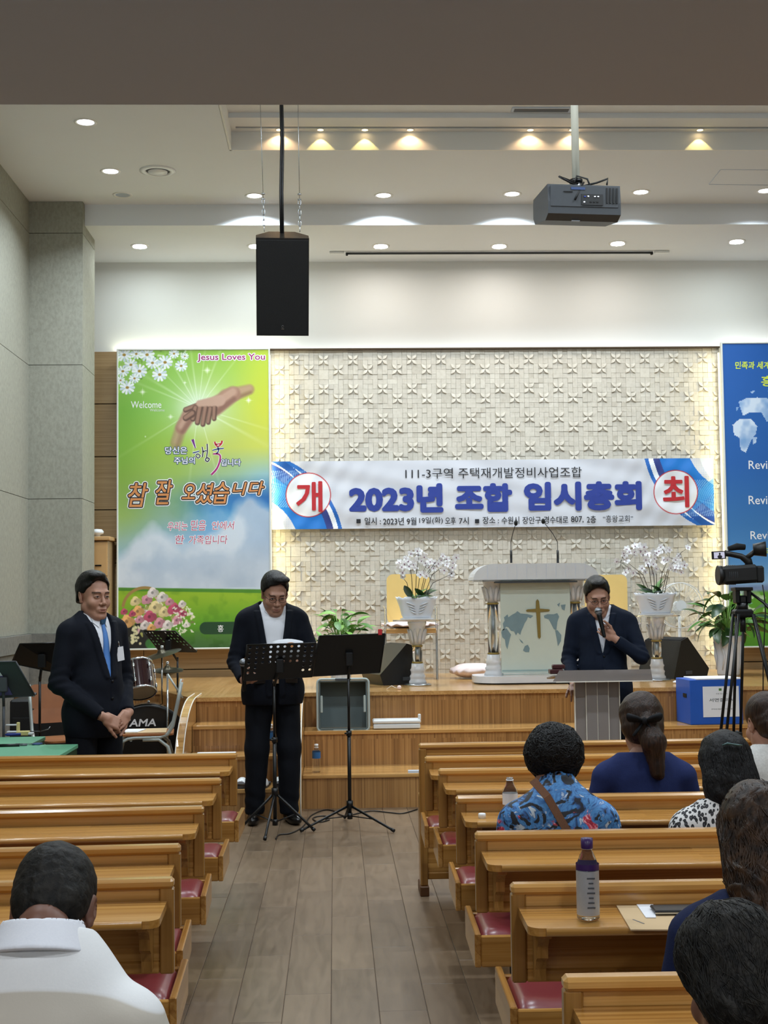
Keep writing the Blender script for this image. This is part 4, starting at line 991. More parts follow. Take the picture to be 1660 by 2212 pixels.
def place(part, wrist, fingers, palm):
    """orient a hand: fingers direction (-Z local) and palm normal (+Y local)"""
    f = -Vector(fingers).normalized(); p = Vector(palm); p = (p-f*p.dot(f)).normalized(); x = p.cross(f); m = np.array(((x.x,p.x,f.x),(x.y,p.y,f.y),(x.z,p.z,f.z)))
    return (part[0]@m.T+np.array(wrist), part[1])
# ================================================================ PEOPLE
def torso(F, infl=0.0, w=1.0, dpt=1.0, sl=0.0):
    F.add(F.ell((0, .012, 1.27), (.165*w+infl, .105*dpt+infl, .20+infl)), .03)
    [F.add(F.cap((0, .018, 1.385), (q*.150*w, .018, 1.385-sl), .052+infl, .052+infl), .045) for q in (-1, 1)]
    F.add(F.ell((0, -.012, 1.07), (.150*w+infl, .112*dpt+infl, .18+infl)), .05); F.add(F.ell((0, .004, .92), (.168*w+infl, .118*dpt+infl, .13+infl)), .05)
    for sx in (-1, 1): F.add(F.cap((sx*.125*w, .02, 1.405-sl), (sx*.035, .03, 1.455), .036+infl, .045+infl), .04)
def sleeve(F, sh, el, wr, r=(.062, .054, .052, .040), k=.03, cutw=True):
    sh, el, wr = (np.array(v, float) for v in (sh, el, wr)); F.add(F.cap(sh, el, r[0], r[1]), k)
    f = F.cap(el, wr, r[2], r[3])
    if cutw: d = (wr-el)/np.linalg.norm(wr-el); pl = (F.X-wr[0])*d[0]+(F.Y-wr[1])*d[1]+(F.Z-wr[2])*d[2]; f = smax(f, pl, .004)
    F.add(f, .02)
HS = 1.06
def head_xf(loc, rotE, pivot=(0, .03, -.10), hs=HS):
    R = Euler(rotE).to_matrix(); p = Vector(pivot); t = Vector(loc)+p-R@p
    return lambda part: ((part[0]*hs)@np.array(R).T+np.array(t), part[1]), t
HEADS = {}
def get_head(**kw):
    k = tuple(sorted(kw.items()))
    if k not in HEADS: HEADS[k] = head(**kw)
    return HEADS[k]
def front_y(F, x, z):
    i = int(round((x-F.lo[0])/F.h)); k = int(round((z-F.lo[2])/F.h)); col = F.d[i, :, k]; j = np.argmax(col < 0); 
    if j == 0: return 0.0
    t = col[j-1]/(col[j-1]-col[j]); return F.lo[1]+(j-1+t)*F.h
def body_core(arms, w=1.0, legs=None, zlo=.0, h=.016, sl=0.0):
    F = Field((-.5, -.55, zlo-.02), (.5, .45, 1.56), h); torso(F, -.02, w, 1.0, sl)
    for sh, el, wr in arms: F.add(F.cap(sh, el, .040, .036), .02); F.add(F.cap(el, wr, .036, .027), .02)
    for hp, kn, an in (legs or []): F.add(F.cap(hp, kn, .07, .05), .03); F.add(F.cap(kn, an, .05, .035), .02)
    F.add(F.cap((0, .03, 1.38), (0, .03, 1.47), .05, .05), .02); return F.mesh()
def suit_man(label, loc, rz, arms, hands, head_loc, head_rot, jmat='suit_navy', vbot=1.10, vhalf=.062, open_=0.0, tie=False, spec=False, scale=1.0, vol=.012, part=.02, fat=1.0, w=1.0, legs=None, seed=1, extra=None, recede=0.0, h=.0026, hem=.80, collar_open=False):
    e = empty('person', loc, rz, label, 'person'); e.scale = (scale,)*3
    legs = legs or [((-.09, .01, .90), (-.105, -.01, .50), (-.11, .02, .09)), ((.09, .01, .90), (.105, -.01, .50), (.11, .02, .09))]
    hx, ht = head_xf(head_loc, head_rot); hp, hc = get_head(h=h, fat=fat, neck=(0, .035-.16*math.sin(head_rot[0]), -.205)); hp = hx(hp)
    core = body_core(arms, w, legs, .05); parts = [hp, core]+hands; n2 = sum(len(p[0]) for p in parts[1:]); col = np.concatenate([hc, np.ones((n2, 3))])
    obj('body', np_mesh('body', parts, 'skin', col), e); eyes(e, ht, head_rot)
    if spec: glasses(e, ht, head_rot)
    obj('hair', np_mesh('hair', [hx(short_hair(part=part, vol=vol, fat=fat, seed=seed, recede=recede))], 'hair_black'), e)
    # shirt
    F = Field((-.24, -.20, .92), (.24, .18, 1.54), .008); torso(F, .002, w); F.add(F.cap((0, .022, 1.42), (0, .020, 1.495), .078, .064), .02); F.cut((F.Z-1.494+(F.Y-.02)*-.35)*.9, .004); F.d = F.d+bumpy(F, .0015, 60, seed)
    if collar_open: F.sub(np.maximum(np.maximum(np.abs(F.X)-.55*(F.Z-1.395), F.Y+.0), 1.395-F.Z), .004)
    obj('shirt', np_mesh('shirt', [F.mesh()], 'shirt_white'), e); FS = F
    for sx in (-1, 1):    # collar points
        P = [(sx*.010, 1.455), (sx*.052, 1.478), (sx*.060, 1.435), (sx*.030, 1.405)]
        mb = MB(); mb.v += [(x, front_y(FS, x, z)-.004, z) for x, z in P]+[(x, front_y(FS, x, z)-.010, z) for x, z in P]; mb.f += [(0,1,2,3),(4,5,6,7),(0,1,5,4),(1,2,6,5),(2,3,7,6),(3,0,4,7)]; mb.sm += [False]*6; mb.build('collar', 'shirt_white', e)
    # jacket
    F = Field((-.38, -.36, hem-.03), (.38, .22, 1.50), .0070); torso(F, .020, w, 1.03); F.add(F.ell((0, .0, .86), (.200*w, .138, .22)), .06)
    for sx in (-1, 1): F.add(F.box((sx*.135*w, .018, 1.405), (.075, .055, .032), .028, (0, sx*.12, 0)), .025)
    for a in arms: sleeve(F, *a)
    r = np.random.RandomState(seed)
    F.d = F.d+bumpy(F, .004, 34, seed)
    for sh, el, wr in arms: q = np.exp(-((F.X-el[0])**2+(F.Y-el[1])**2+(F.Z-el[2])**2)/.09**2); F.d = F.d+q*.0045*np.sin((F.Z+F.Y*.6)*120+F.X*30)
    wz = np.maximum(vhalf*(F.Z-vbot)/(1.42-vbot), open_); band = np.clip(1-np.abs(np.abs(F.X)-wz-.022)/.026, 0, 1)*(F.Y < 0)*np.clip((F.Z-vbot)/.03, 0, 1)*(F.Z < 1.44); F.d = F.d-.010*np.minimum(1, band*3)
    F.sub(np.maximum(np.abs(F.X)-wz, F.Y-.01) if open_ > 0 else np.maximum(np.maximum(np.abs(F.X)-wz, F.Y-.01), vbot-F.Z), .003)
    if not open_: F.d = F.d+.006*np.exp(-((F.X+.004)/.004)**2)*(F.Y < -.02)*(F.Z < vbot)
    F.sub(F.cap((0, .024, 1.40), (0, .012, 1.56), .070, .074), .006); F.cut(hem-F.Z, .006); FJ = F
    obj('jacket', np_mesh('jacket', [F.mesh()], jmat), e)
    for z in (vbot-.01, vbot-.11):
        if not open_: MB().lathe([(0,.004),(.008,.003),(.009,0)], 14, M=Matrix.Translation((.008, front_y(FJ, .008, z)-.001, z)) @ Matrix.Rotation(R_(90), 4, 'X')).build('button', 'metal_dark', e)
    if tie:
        mb = MB(); zz = np.linspace(1.435, .99, 22)
        for z in zz:
            wd = .011+.022*min(1, (1.43-z)/.34); wd = wd if z > 1.02 else wd*max(.05, (z-.985)/.035); y = front_y(FS, 0, z)-.012
            for x, yy in ((-wd, .004), (0, -.003), (wd, .004), (wd, .010), (-wd, .010)): mb.v.append((x+.004, y+yy, z))
        for i in range(len(zz)-1):
            for k in range(5): a, b = i*5+k, i*5+(k+1) % 5; mb.f.append((a, b, b+5, a+5)); mb.sm.append(k < 2)
        mb.build('tie', 'tie_blue', e)
        k = MB(); y0 = front_y(FS, 0, 1.435); k.v += [(sx*a, y0+b, z) for z, a in ((1.468, .024), (1.425, .013)) for sx in (-1, 1) for b in (-.020, .004)]; k.f += [(0,1,3,2),(4,6,7,5),(0,2,6,4),(1,5,7,3),(0,4,5,1),(2,3,7,6)]; k.sm += [False]*6; k.build('tie_knot', 'tie_knot', e)
    # trousers
    F = Field((-.24, -.20, .03), (.24, .19, 1.02), .0095); F.add(F.ell((0, .0, .93), (.172*w, .125, .13)), .04)
    for hp_, kn, an in legs: F.add(F.cap(hp_, kn, .098, .080), .03); F.add(F.cap(kn, an, .080, .066), .03)
    F.d = F.d+bumpy(F, .004, 30, seed+4)+.003*np.sin(F.Z*70+F.X*30)*np.exp(-((F.Z-.14)/.10)**2); F.cut(.055-F.Z, .005); F.cut(F.Z-1.0, .005)
    obj('trousers', np_mesh('trousers', [F.mesh()], 'trouser_dark'), e)
    for hp_, kn, an in legs:
        F = Field((-.07, -.22, -.01), (.07, .11, .11), .005); F.add(F.ell((0, -.085, .035), (.045, .105, .042)), .02); F.add(F.ell((0, .03, .045), (.036, .055, .05)), .03); F.add(F.cap((0, .02, .05), (0, .02, .09), .034, .034), .02); F.cut(.002-F.Z, .003); F.sub(F.box((0,-.02,.0), (.1,.012,.008)), .003)
        obj('shoe', np_mesh('shoe', [F.mesh()], 'shoe_black'), e, (an[0]*1.05, an[1]-.01, 0), (0, 0, R_(-10 if an[0] < 0 else 10)))
    return e, ht, FJ, FS
def L2W(e, p): return Matrix.LocRotScale(e.location, e.rotation_euler, e.scale) @ Vector(p)

# ---- man on the left: hands clasped in front, blue tie
hR = place(hand(1, (.62,.66,.70,.75), .35), (-.098, -.205, .890), (.80, -.25, -.40), (.1, .9, -.3))
hL = place(hand(-1, (.55,.60,.62,.66), .30), (.082, -.190, .895), (-.80, -.35, -.38), (-.1, .9, -.2))
mA = at(208, 1290, 8.1)
m1, ht1, FJ1, FS1 = suit_man('man standing at far left in navy suit and blue tie, hands clasped', (-1.385, 7.95, 0), R_(50),
    [((-.190, .02, 1.365), (-.245, .03, 1.085), (-.112, -.185, .905)), ((.190, .02, 1.365), (.245, .02, 1.085), (.100, -.170, .910))], [hR, hL], (0, .012, 1.590), (R_(4), 0, R_(-8)), tie=True, vbot=1.10, vhalf=.072, vol=.014, part=-.02, w=1.03, scale=.975, seed=3, hem=.765)
# name badge and lapel pin
plain('badge_white', '#e8e9ee', .3, var=0)
bz = 1.245; by = front_y(FJ1, .105, bz)
MB().box((.105, by-.012, bz), (.052, .004, .082), (0, R_(-8), 0)).build('name_badge', 'badge_white', m1); MB().tube([(.098, by-.010, bz+.04), (.09, by-.014, bz+.065), (.085, by-.006, bz+.085)], .004, 6).build('badge_clip', 'chrome', m1)
MB().box((-.052, front_y(FJ1, -.052, 1.375)-.006, 1.375), (.030, .004, .006), (0, R_(-10), 0)).build('lapel_pin', 'badge_white', m1)
# ---- reader behind the perforated music stand
mic_m = dict(body='metal_dark')
plain('mic_mesh', '#8d9096', .35, .7, scale=300, bump=.4)
def microphone(loc, axis, label, L=.17):
    e = empty('microphone', loc, 0, label, 'microphone'); a = Vector(axis).normalized(); q = Vector((0,0,1)).rotation_difference(a); e.rotation_mode = 'QUATERNION'; e.rotation_quaternion = q
    MB().lathe([(0,-L), (.011,-L), (.0125,-L+.01), (.0175,-.012), (.019,-.006), (.019, .004), (.016, .006)], 20).build('handle', 'metal_dark', e)
    MB().lathe([(.017, .004), (.0235, .012), (.0255, .026), (.024, .038), (.017, .048), (.008, .053), (0, .0545)], 20, caps=False).build('mesh_head', 'mic_mesh', e); MB().lathe([(.0262,.021),(.0268,.024),(.0262,.027)], 20, caps=False).build('band', 'metal_dark', e); return e
hR = place(hand(1, (.95,.95,.95,.95), .8), (-.215, -.215, .985), (.05, -.75, .35), (.95, .2, .2))
hL = place(hand(-1, (.45,.45,.5,.5), .5), (.09, -.30, 1.10), (-.55, -.75, .05), (-.3, .2, .9))
m2, ht2, FJ2, FS2 = suit_man('man standing and reading at the music stands in dark open suit and white shirt', (-.430, 9.42, 0), R_(10),
    [((-.195, .02, 1.365), (-.255, .02, 1.09), (-.222, -.175, .985)), ((.195, .02, 1.365), (.270, -.03, 1.11), (.115, -.27, 1.10))], [hR, hL], (.005, -.012, 1.575), (R_(24), 0, R_(4)), spec=True, vbot=.85, vhalf=.085, open_=.022, vol=.016, part=.03, w=1.06, scale=1.0, seed=8, hem=.80, collar_open=True,
    legs=[((-.09, .01, .90), (-.110, .0, .50), (-.125, .05, .09)), ((.09, .01, .90), (.105, -.02, .50), (.105, .0, .09))])
MB().box((0, front_y(FS2, 0, .965)-.012, .965), (.30, .02, .032), b=.004).build('belt', 'shoe_black', m2); MB().box((.0, front_y(FS2, 0, .965)-.026, .965), (.045, .006, .036), b=.002).build('belt_buckle', 'chrome', m2)
microphone(L2W(m2, (-.2335, -.300, 1.075)), (-.02, -.25, .95), 'dark microphone held upright beside the perforated music stand', .17)
# ---- speaker at the lectern, microphone at the mouth, head bowed, glasses
hR = place(hand(1, (.45,.5,.5,.5), .3), (-.212, -.24, .93), (.1, -.80, -.35), (0, .3, -.9))
hL = place(hand(-1, (.92,.92,.92,.92), .9), (.075, -.190, 1.268), (-.62, .05, .45), (-.3, -.9, .3))
m3, ht3, FJ3, FS3 = suit_man('man in dark blue suit speaking into a microphone behind the lectern', (1.885, 9.62, 0), R_(-10),
    [((-.195, .02, 1.365), (-.245, .03, 1.10), (-.215, -.19, .95)), ((.200, .02, 1.365), (.275, -.10, 1.125), (.100, -.172, 1.243))], [hR, hL], (-.030, -.020, 1.575), (R_(20), R_(-4), R_(6)), jmat='suit_blue', spec=True, vbot=1.14, vhalf=.055, vol=.015, part=.0, w=1.04, fat=1.08, scale=.965, seed=12, recede=-.004, collar_open=True)
MB().lathe([(.030,-.012),(.033,0),(.030,.012)], 20, M=Matrix.Translation((.092, -.180, 1.253)) @ Matrix.Rotation(R_(60), 4, 'Y')).build('wristwatch', 'chrome', m3)
microphone(L2W(m3, (-.022, -.215, 1.430)), (-.10, .16, .60), 'silver-headed microphone held to the mouth of the man at the lectern', .16)

# ---- seated people, seen from behind (built facing -Y, turned to face the stage)
def seated(label, loc, lean=8, arms=None, top_mat='navy_knit', w=.92, head_loc=(0, .0, 1.585), head_rot=(R_(14), 0, 0), hair=None, hairmat_='hair_black', scale=.93, drop=.50, skinm='skin', sl=.02, sleeve_r=(.060,.052,.048,.042), rz=180, collar=None, fat=1.0, topfn=None, seed=1, legmat='black_cloth', tmat_h=.0085, headface=False):
    e = empty('person', loc, R_(rz), label, 'person'); e.scale = (scale,)*3
    P0 = (0, .02, .90); rl = (R_(lean), 0, 0)
    wz_ = .70/scale+drop
    arms = arms or [((-.180*w, .02, 1.375-sl), (-.225*w, -.02, 1.17), (-.13, -.15, wz_)), ((.180*w, .02, 1.375-sl), (.225*w, -.02, 1.17), (.13, -.15, wz_))]
    def up(part): return xf(xf(part, rot=rl, pivot=P0), loc=(0, 0, -drop))
    zb = .512/scale+drop
    hx, ht = head_xf(head_loc, head_rot, hs=1.0); hp, hc = get_head(h=.0032, face=True, fat=fat, neck=(0, .03-.16*math.sin(head_rot[0]), -.20)); hp = up(hx(hp))
    zc = .90-drop; legs = MB()
    core = up(body_core(arms, w, None, zb, sl=sl)); hands = [up(place(hand(s, (.5,)*4, .4, h=.0034), wr, (-s*.5*-1*0+(-.4 if s > 0 else .4)*-1, -.7, -.3), (0, .2, -.9))) for s, (_, _, wr) in ((1, arms[0]), (-1, arms[1]))]
    parts = [hp, core]+hands; n2 = sum(len(p[0]) for p in parts[1:]); obj('body', np_mesh('body', parts, skinm, np.concatenate([hc, np.ones((n2, 3))])), e)
    F = Field((-.36, -.36, .80), (.36, .22, 1.56), tmat_h); torso(F, .012, w, 1.0, sl); F.add(F.ell((0, .045, 1.38), (.115*w, .065, .085)), .04)
    for a in arms: sleeve(F, *a, r=sleeve_r)
    if collar: F.add(F.cap((0, .03, 1.42), (0, .026, 1.42+collar), .085, .066), .02)
    F.d = F.d+bumpy(F, .0045, 30, seed)
    if topfn: topfn(F)
    F.sub(F.cap((0, .03, 1.485), (0, .0, 1.60), .050, .060), .006); F.cut((F.Z-(1.465+(collar or 0)))*.9, .004); F.cut(zb-F.Z, .01)
    obj('top', np_mesh('top', [up(F.mesh())], top_mat), e)
    F = Field((-.24, -.60, -.02), (.24, .20, .62), .013); zs = .548/scale
    F.add(F.ell((0, .02, zs), (.17, .14, .10)), .03)
    for sx in (-1, 1): F.add(F.cap((sx*.09, .0, zs), (sx*.10, -.40, zs+.01), .082, .062), .03); F.add(F.cap((sx*.10, -.40, zs+.01), (sx*.10, -.42, .06), .060, .045), .02)
    F.cut(.04-F.Z, .005); obj('trousers', np_mesh('trousers', [F.mesh()], legmat), e)
    for sx in (-1, 1): MB().ball((sx*.10, -.46, .045), (.042, .115, .043), 14, 8).build('shoe', 'shoe_black', e)
    def toroot(part): return up(hx(part))
    for nm, pt, mt in (hair or []): obj(nm, np_mesh(nm, [toroot(pt)], mt), e)
    return e, toroot, up
def curls(n, rfun, r=.006, seed=3, length=.05, amp=.008, zmin=-.2, jit=0.0):
    """joined locks of hair lying on a scalp surface (head-local)"""
    rd_ = random.Random(seed); mb = MB()
    for k in range(n):
        th = rd_.uniform(0, 2*math.pi); u = rd_.uniform(-1, 1); d = Vector((math.sqrt(1-u*u)*math.cos(th), math.sqrt(1-u*u)*math.sin(th), u)); p = rfun(d)
        if p is None: continue
        t = Vector((0, 0, -1)); t = (t-d*t.dot(d)); t = t.normalized() if t.length > .1 else Vector((rd_.uniform(-1,1), rd_.uniform(-1,1), 0)).normalized(); s_ = d.cross(t); ja = rd_.uniform(-jit, jit); t, s_ = t*math.cos(ja)+s_*math.sin(ja), s_*math.cos(ja)-t*math.sin(ja); ph = rd_.uniform(0, 6); tw = rd_.uniform(-.6, .6)
        pts = []; sc_ = length/.11
        for i in range(8):
            v = i/7; di = (d+t*sc_*v+s_*(amp/.11*math.sin(v*6+ph)+tw*sc_*v*.4)).normalized(); q_ = rfun(di)
            if q_ is None: break
            pts.append(q_+di*(.0002+amp*.08*math.cos(v*6+ph)))
        if len(pts) < 4: continue
        for _ in range(3): pts = [pts[0]]+[(pts[i-1]+pts[i]*2+pts[i+1])/4 for i in range(1, len(pts)-1)]+[pts[-1]]
        mb.tube(pts, [r*(.4+.7*math.sin(math.pi*(i+.4)/len(pts))) for i in range(len(pts))], 5, caps=False)
    return mb
HF = {}
def hair_field(fn, h=.0036, lo=(-.17,-.15,-.29), hi=(.17,.225,.20)): F = Field(lo, hi, h); fn(F); HF[fn.__name__] = F; return F.mesh()
def surf(name, c, ymin=-.5, zmin=-1.0):
    F = HF[name]; c = Vector(c); D = F.d; n = F.n; lo = F.lo; h = F.h
    def f(d):
        if d.y < ymin or d.z < zmin: return None
        r = .02; last = None; nxt = None; lv = 0
        while r < .30:
            i, j, k = (int((c[q]+d[q]*r-lo[q])/h+.5) for q in range(3))
            if not (0 <= i < n[0] and 0 <= j < n[1] and 0 <= k < n[2]): break
            v = D[i, j, k]
            if v < 0: last = r; lv = v; nxt = None
            elif last is not None:
                if nxt is None: nxt = v
                if r-last > .03: break
            r += h*.5
        return c+d*(last-lv*.8) if last else None
    return f
# prints
m = newmat('floral_print', '#3d7fc0', .6); t = NT(m); co = t.coords('Object')
n1 = t.n('ShaderNodeTexNoise', Scale=14.0, Detail=4.0, Distortion=2.0); t.l(co, n1.inputs['Vector']); base = t.ramp(n1.outputs[0], [(.34, '#14182a'), (.42, '#2c5f9e'), (.52, '#4e8fcb'), (.60, '#2f66a6'), (.66, '#c9d6e0')])
n2 = t.n('ShaderNodeTexNoise', Scale=10.0, Detail=5.0, Distortion=2.5); t.l(t.coords('Object', rot=(1,2,.5)), n2.inputs['Vector']); blk = t.ramp(n2.outputs[0], [(.54, '#000000'), (.57, '#ffffff')])
c = t.mix(blk, base, lin('#12141d'))
vo = t.n('ShaderNodeTexVoronoi', Scale=9.5); t.l(t.mix(.12, co, n1.outputs[1]), vo.inputs['Vector']); ro = t.ramp(vo.outputs['Distance'], [(.0, '#ffffff'), (.30, '#ffffff'), (.36, '#000000')])
sel = t.n('ShaderNodeSeparateColor'); t.l(vo.outputs['Color'], sel.inputs[0]); g_ = t.n('ShaderNodeMath', operation='GREATER_THAN'); g_.inputs[1].default_value = .50; t.l(sel.outputs[0], g_.inputs[0]); mm = t.n('ShaderNodeMath', operation='MULTIPLY'); t.l(ro, mm.inputs[0]); t.l(g_.outputs[0], mm.inputs[1])
w_ = t.n('ShaderNodeTexNoise', Scale=38.0, Distortion=2.0, Detail=3.0); t.l(co, w_.inputs[0]); t.l(t.mix(mm.outputs[0], c, t.ramp(w_.outputs[0], [(.35, '#8a1830'), (.5, '#d23a52'), (.62, '#f0b8c0')])), t.b.inputs['Base Color'])
m = newmat('leopard_print', '#d8d6d4', .7); t = NT(m); vo = t.n('ShaderNodeTexVoronoi', Scale=1.0); t.l(t.mix(.05, t.coords('Object', scale=(88, 88, 42)), t.n('ShaderNodeTexNoise', Scale=22.0).outputs[1]), vo.inputs['Vector'])
t.l(t.ramp(vo.outputs['Distance'], [(.0, '#5a5660'), (.22, '#3a3842'), (.26, '#0e0d10'), (.48, '#0e0d10'), (.54, '#d9d7d6')]), t.b.inputs['Base Color'])

# woman in the floral shirt, rounded black curls
def seat_pos(px_, Y): q = at(px_, 1600, Y); return (q.x, Y, 0)
def rf1(d): return Vector((d.x*.118, .018+d.y*.122, .030+d.z*.118)) if (d.z > -.75 and d.y > -.75) else None
def h1(F): F.add(F.ell((0, .020, .028), (.112, .116, .112)), .02); F.d = F.d+bumpy(F, .006, 90, 3); F.sub(F.ell((0, -.14, -.05), (.06, .08, .09)), .02)
wmn, tr, up1 = seated('woman with rounded black curly hair in blue and red floral shirt', seat_pos(1210, 4.64), lean=10, top_mat='floral_print', w=.93, collar=.07, hair=[('hair', hair_field(h1), 'hair_curly_black')], scale=.92, drop=.525, seed=4, head_rot=(R_(16), 0, 0))
cm_ = curls(1700, surf('h1', (0, .02, .03), -.75, -.8), .0036, 5, .050, .026, jit=2.8); V = np.array(cm_.v); V2 = tr((V, None))[0]; cm_.v = [tuple(p) for p in V2]; tag(cm_.build('hair_curls', 'hair_curly_black', wmn), kind='stuff')
# brown strap across the back
def back_y(e_up, F=None): pass
sp = [Vector(p) for p in ((-.105, .120, 1.50), (-.06, .150, 1.44), (.0, .153, 1.33), (.07, .150, 1.20), (.115, .14, 1.12), (.14, .13, 1.07))]
st_ = MB()
for i, p in enumerate(sp): st_.v += [tuple(p+Vector((-.012, .004, -.008))), tuple(p+Vector((.012, .004, .008))), tuple(p+Vector((.012, -.004, .008))), tuple(p+Vector((-.012, -.004, -.008)))]
for i in range(len(sp)-1):
    for k in range(4): a, b = 4*i+k, 4*i+(k+1) % 4; st_.f.append((a, b, b+4, a+4)); st_.sm.append(False)
V2 = up1((np.array(st_.v)*np.array((-1,1,1)), None))[0]; st_.v = [tuple(p) for p in V2]; st_.build('bag_strap', 'strap_brown', wmn)
# woman in navy with bow and ponytail
def h2(F):
    F.add(F.ell((0, .018, .042), (.096, .114, .104)), .02); F.add(F.ell((0, .06, -.03), (.086, .066, .066)), .04); F.add(F.cap((-.02, .12, -.03), (-.035, .140, -.10), .040, .048), .03); F.add(F.cap((-.035, .140, -.10), (-.045, .120, -.225), .048, .030), .03)
    F.d = F.d+bumpy(F, .003, 110, 5); F.sub(F.ell((0, -.13, -.02), (.065, .08, .10)), .02)
w2, tr2, up2 = seated('woman with brown ponytail tied by a black bow in plain navy top', seat_pos(1394, 5.43), lean=6, top_mat='navy_knit', w=.93, hair=[('hair', hair_field(h2), 'hair_brown')], scale=.93, drop=.50, seed=9, head_rot=(R_(10), 0, R_(-8)))
bow = MB()
for sx in (-1, 1): bow.tube([(sx*.006,.160,-.012),(sx*.03,.166,-.004),(sx*.062,.150,.006)], [.012,.026,.034], 10, flat=.5); bow.tube([(sx*.01, .155, -.02), (sx*.035, .165, -.055), (sx*.05, .165, -.075)], [.010, .013, .012], 6, flat=.5)
bow.ball((0, .166, -.012), (.013, .013, .016), 10, 8); V2 = tr2((np.array(bow.v), None))[0]; bow.v = [tuple(p) for p in V2]; bow.build('hair_bow', 'black_cloth', w2)
# woman in leopard print
def h3(F): F.add(F.ell((0, .016, .040), (.096, .112, .104)), .02); F.add(F.ell((0, .050, -.075), (.108, .080, .125)), .04); F.d = F.d+bumpy(F, .005, 80, 7); F.sub(F.ell((0, -.14, -.05), (.06, .085, .12)), .02)
w3, tr3, up3 = seated('woman with black bobbed hair and teal hair clip in leopard print top', seat_pos(1590, 4.64), lean=10, top_mat='leopard_print', w=1.0, hair=[('hair', hair_field(h3), 'hair_curly_black')], scale=.93, drop=.575, seed=14, head_rot=(R_(16), 0, 0))
c3 = curls(1200, surf('h3', (0, .03, -.01), -.6), .0016, 19, .20, .012, jit=.2); V2 = tr3((np.array(c3.v), None))[0]; c3.v = [tuple(p) for p in V2]; tag(c3.build('hair_locks', 'hair_curly_black', w3), kind='stuff')
plain('clip_teal', '#4a6a6c', .4, var=0)
cl_ = MB().tube([(-.036, .128, .048), (-.018, .136, .052), (0, .140, .047), (.018, .138, .044), (.036, .130, .046)], [.004, .007, .005, .007, .004], 8, flat=.6); V2 = tr3((np.array(cl_.v)*np.array((-1,1,1)), None))[0]; cl_.v = [tuple(p) for p in V2]; cl_.build('hair_clip', 'clip_teal', w3)
# woman in white knit, low bun
def h4(F): F.add(F.ell((0, .018, .042), (.088, .108, .096)), .02); F.add(F.ell((0, .07, -.03), (.07, .06, .055)), .04); F.add(F.ell((-.035, .115, -.10), (.045, .045, .06)), .02); F.d = F.d+bumpy(F, .003, 110, 9); F.sub(F.ell((0, -.13, -.02), (.065, .08, .10)), .02)
w4, tr4, up4 = seated('woman in white knit top with a low brown ponytail at the right edge', seat_pos(1675, 5.43), lean=6, top_mat='white_knit', w=.93, collar=.025, hair=[('hair', hair_field(h4), 'hair_brown')], scale=.93, drop=.50, seed=19, head_rot=(R_(10), 0, R_(10)))
# woman with long wavy brown hair
def h5(F):
    F.add(F.ell((0, .016, .042), (.098, .114, .104)), .02); F.add(F.ell((0, .055, -.07), (.108, .075, .12)), .05); F.add(F.cap((-.06, .08, -.14), (-.07, .09, -.24), .055, .045), .03); F.add(F.cap((.05, .08, -.12), (.06, .09, -.22), .055, .04), .03)
    F.d = F.d+bumpy(F, .006, 50, 11)+.0035*np.sin(F.X*150+5*np.sin(F.Z*28)+F.Y*60)*np.clip(.10-F.Z,0,.1)*10; F.sub(F.ell((0, -.14, -.04), (.06, .09, .12)), .02)
w5, tr5, up5 = seated('woman with long wavy brown hair in dark navy shirt at the right', seat_pos(1672, 2.98), lean=10, top_mat='navy_dark', w=1.05, hair=[('hair', hair_field(h5, lo=(-.19,-.15,-.34)), 'hair_curly_brown')], scale=.92, drop=.51, seed=23, head_rot=(R_(12), 0, 0))
def rf5(d): return Vector((d.x*.103, .03+d.y*.104, -.03+d.z*(.165))) if d.y > -.55 else None
c5 = curls(1700, surf('h5', (0, .04, -.03), -.6), .0019, 9, .22, .022, jit=.25); V2 = tr5((np.array(c5.v), None))[0]; c5.v = [tuple(p) for p in V2]; tag(c5.build('hair_locks', 'hair_curly_brown', w5), kind='stuff')
# grizzled dark head nearest the camera
def h6(F): F.add(F.ell((0, .016, .046), (.104, .118, .106)), .02); F.add(F.ell((0, .05, -.045), (.098, .075, .085)), .04); F.d = F.d+bumpy(F, .005, 120, 13); F.sub(F.ell((0, -.14, -.05), (.062, .085, .12)), .02)
p6 = at(1668, 1800, 2.16)
w6, tr6, up6 = seated('dark-haired person nearest the camera at the bottom right, head bowed', (p6.x+.01, 2.16, 0), lean=12, top_mat='black_cloth', w=1.0, hair=[('hair', hair_field(h6), 'hair_grizzled')], scale=.90, drop=.72, seed=27, head_rot=(R_(20), 0, R_(10)), head_loc=(0, -.07, 1.725), skinm='skin_dark')
c6 = curls(1500, surf('h6', (0, .02, .03), -.7), .0012, 15, .06, .006, jit=.5); V2 = tr6((np.array(c6.v), None))[0]; c6.v = [tuple(p) for p in V2]; tag(c6.build('hair_tufts', 'hair_grizzled', w6), kind='stuff')
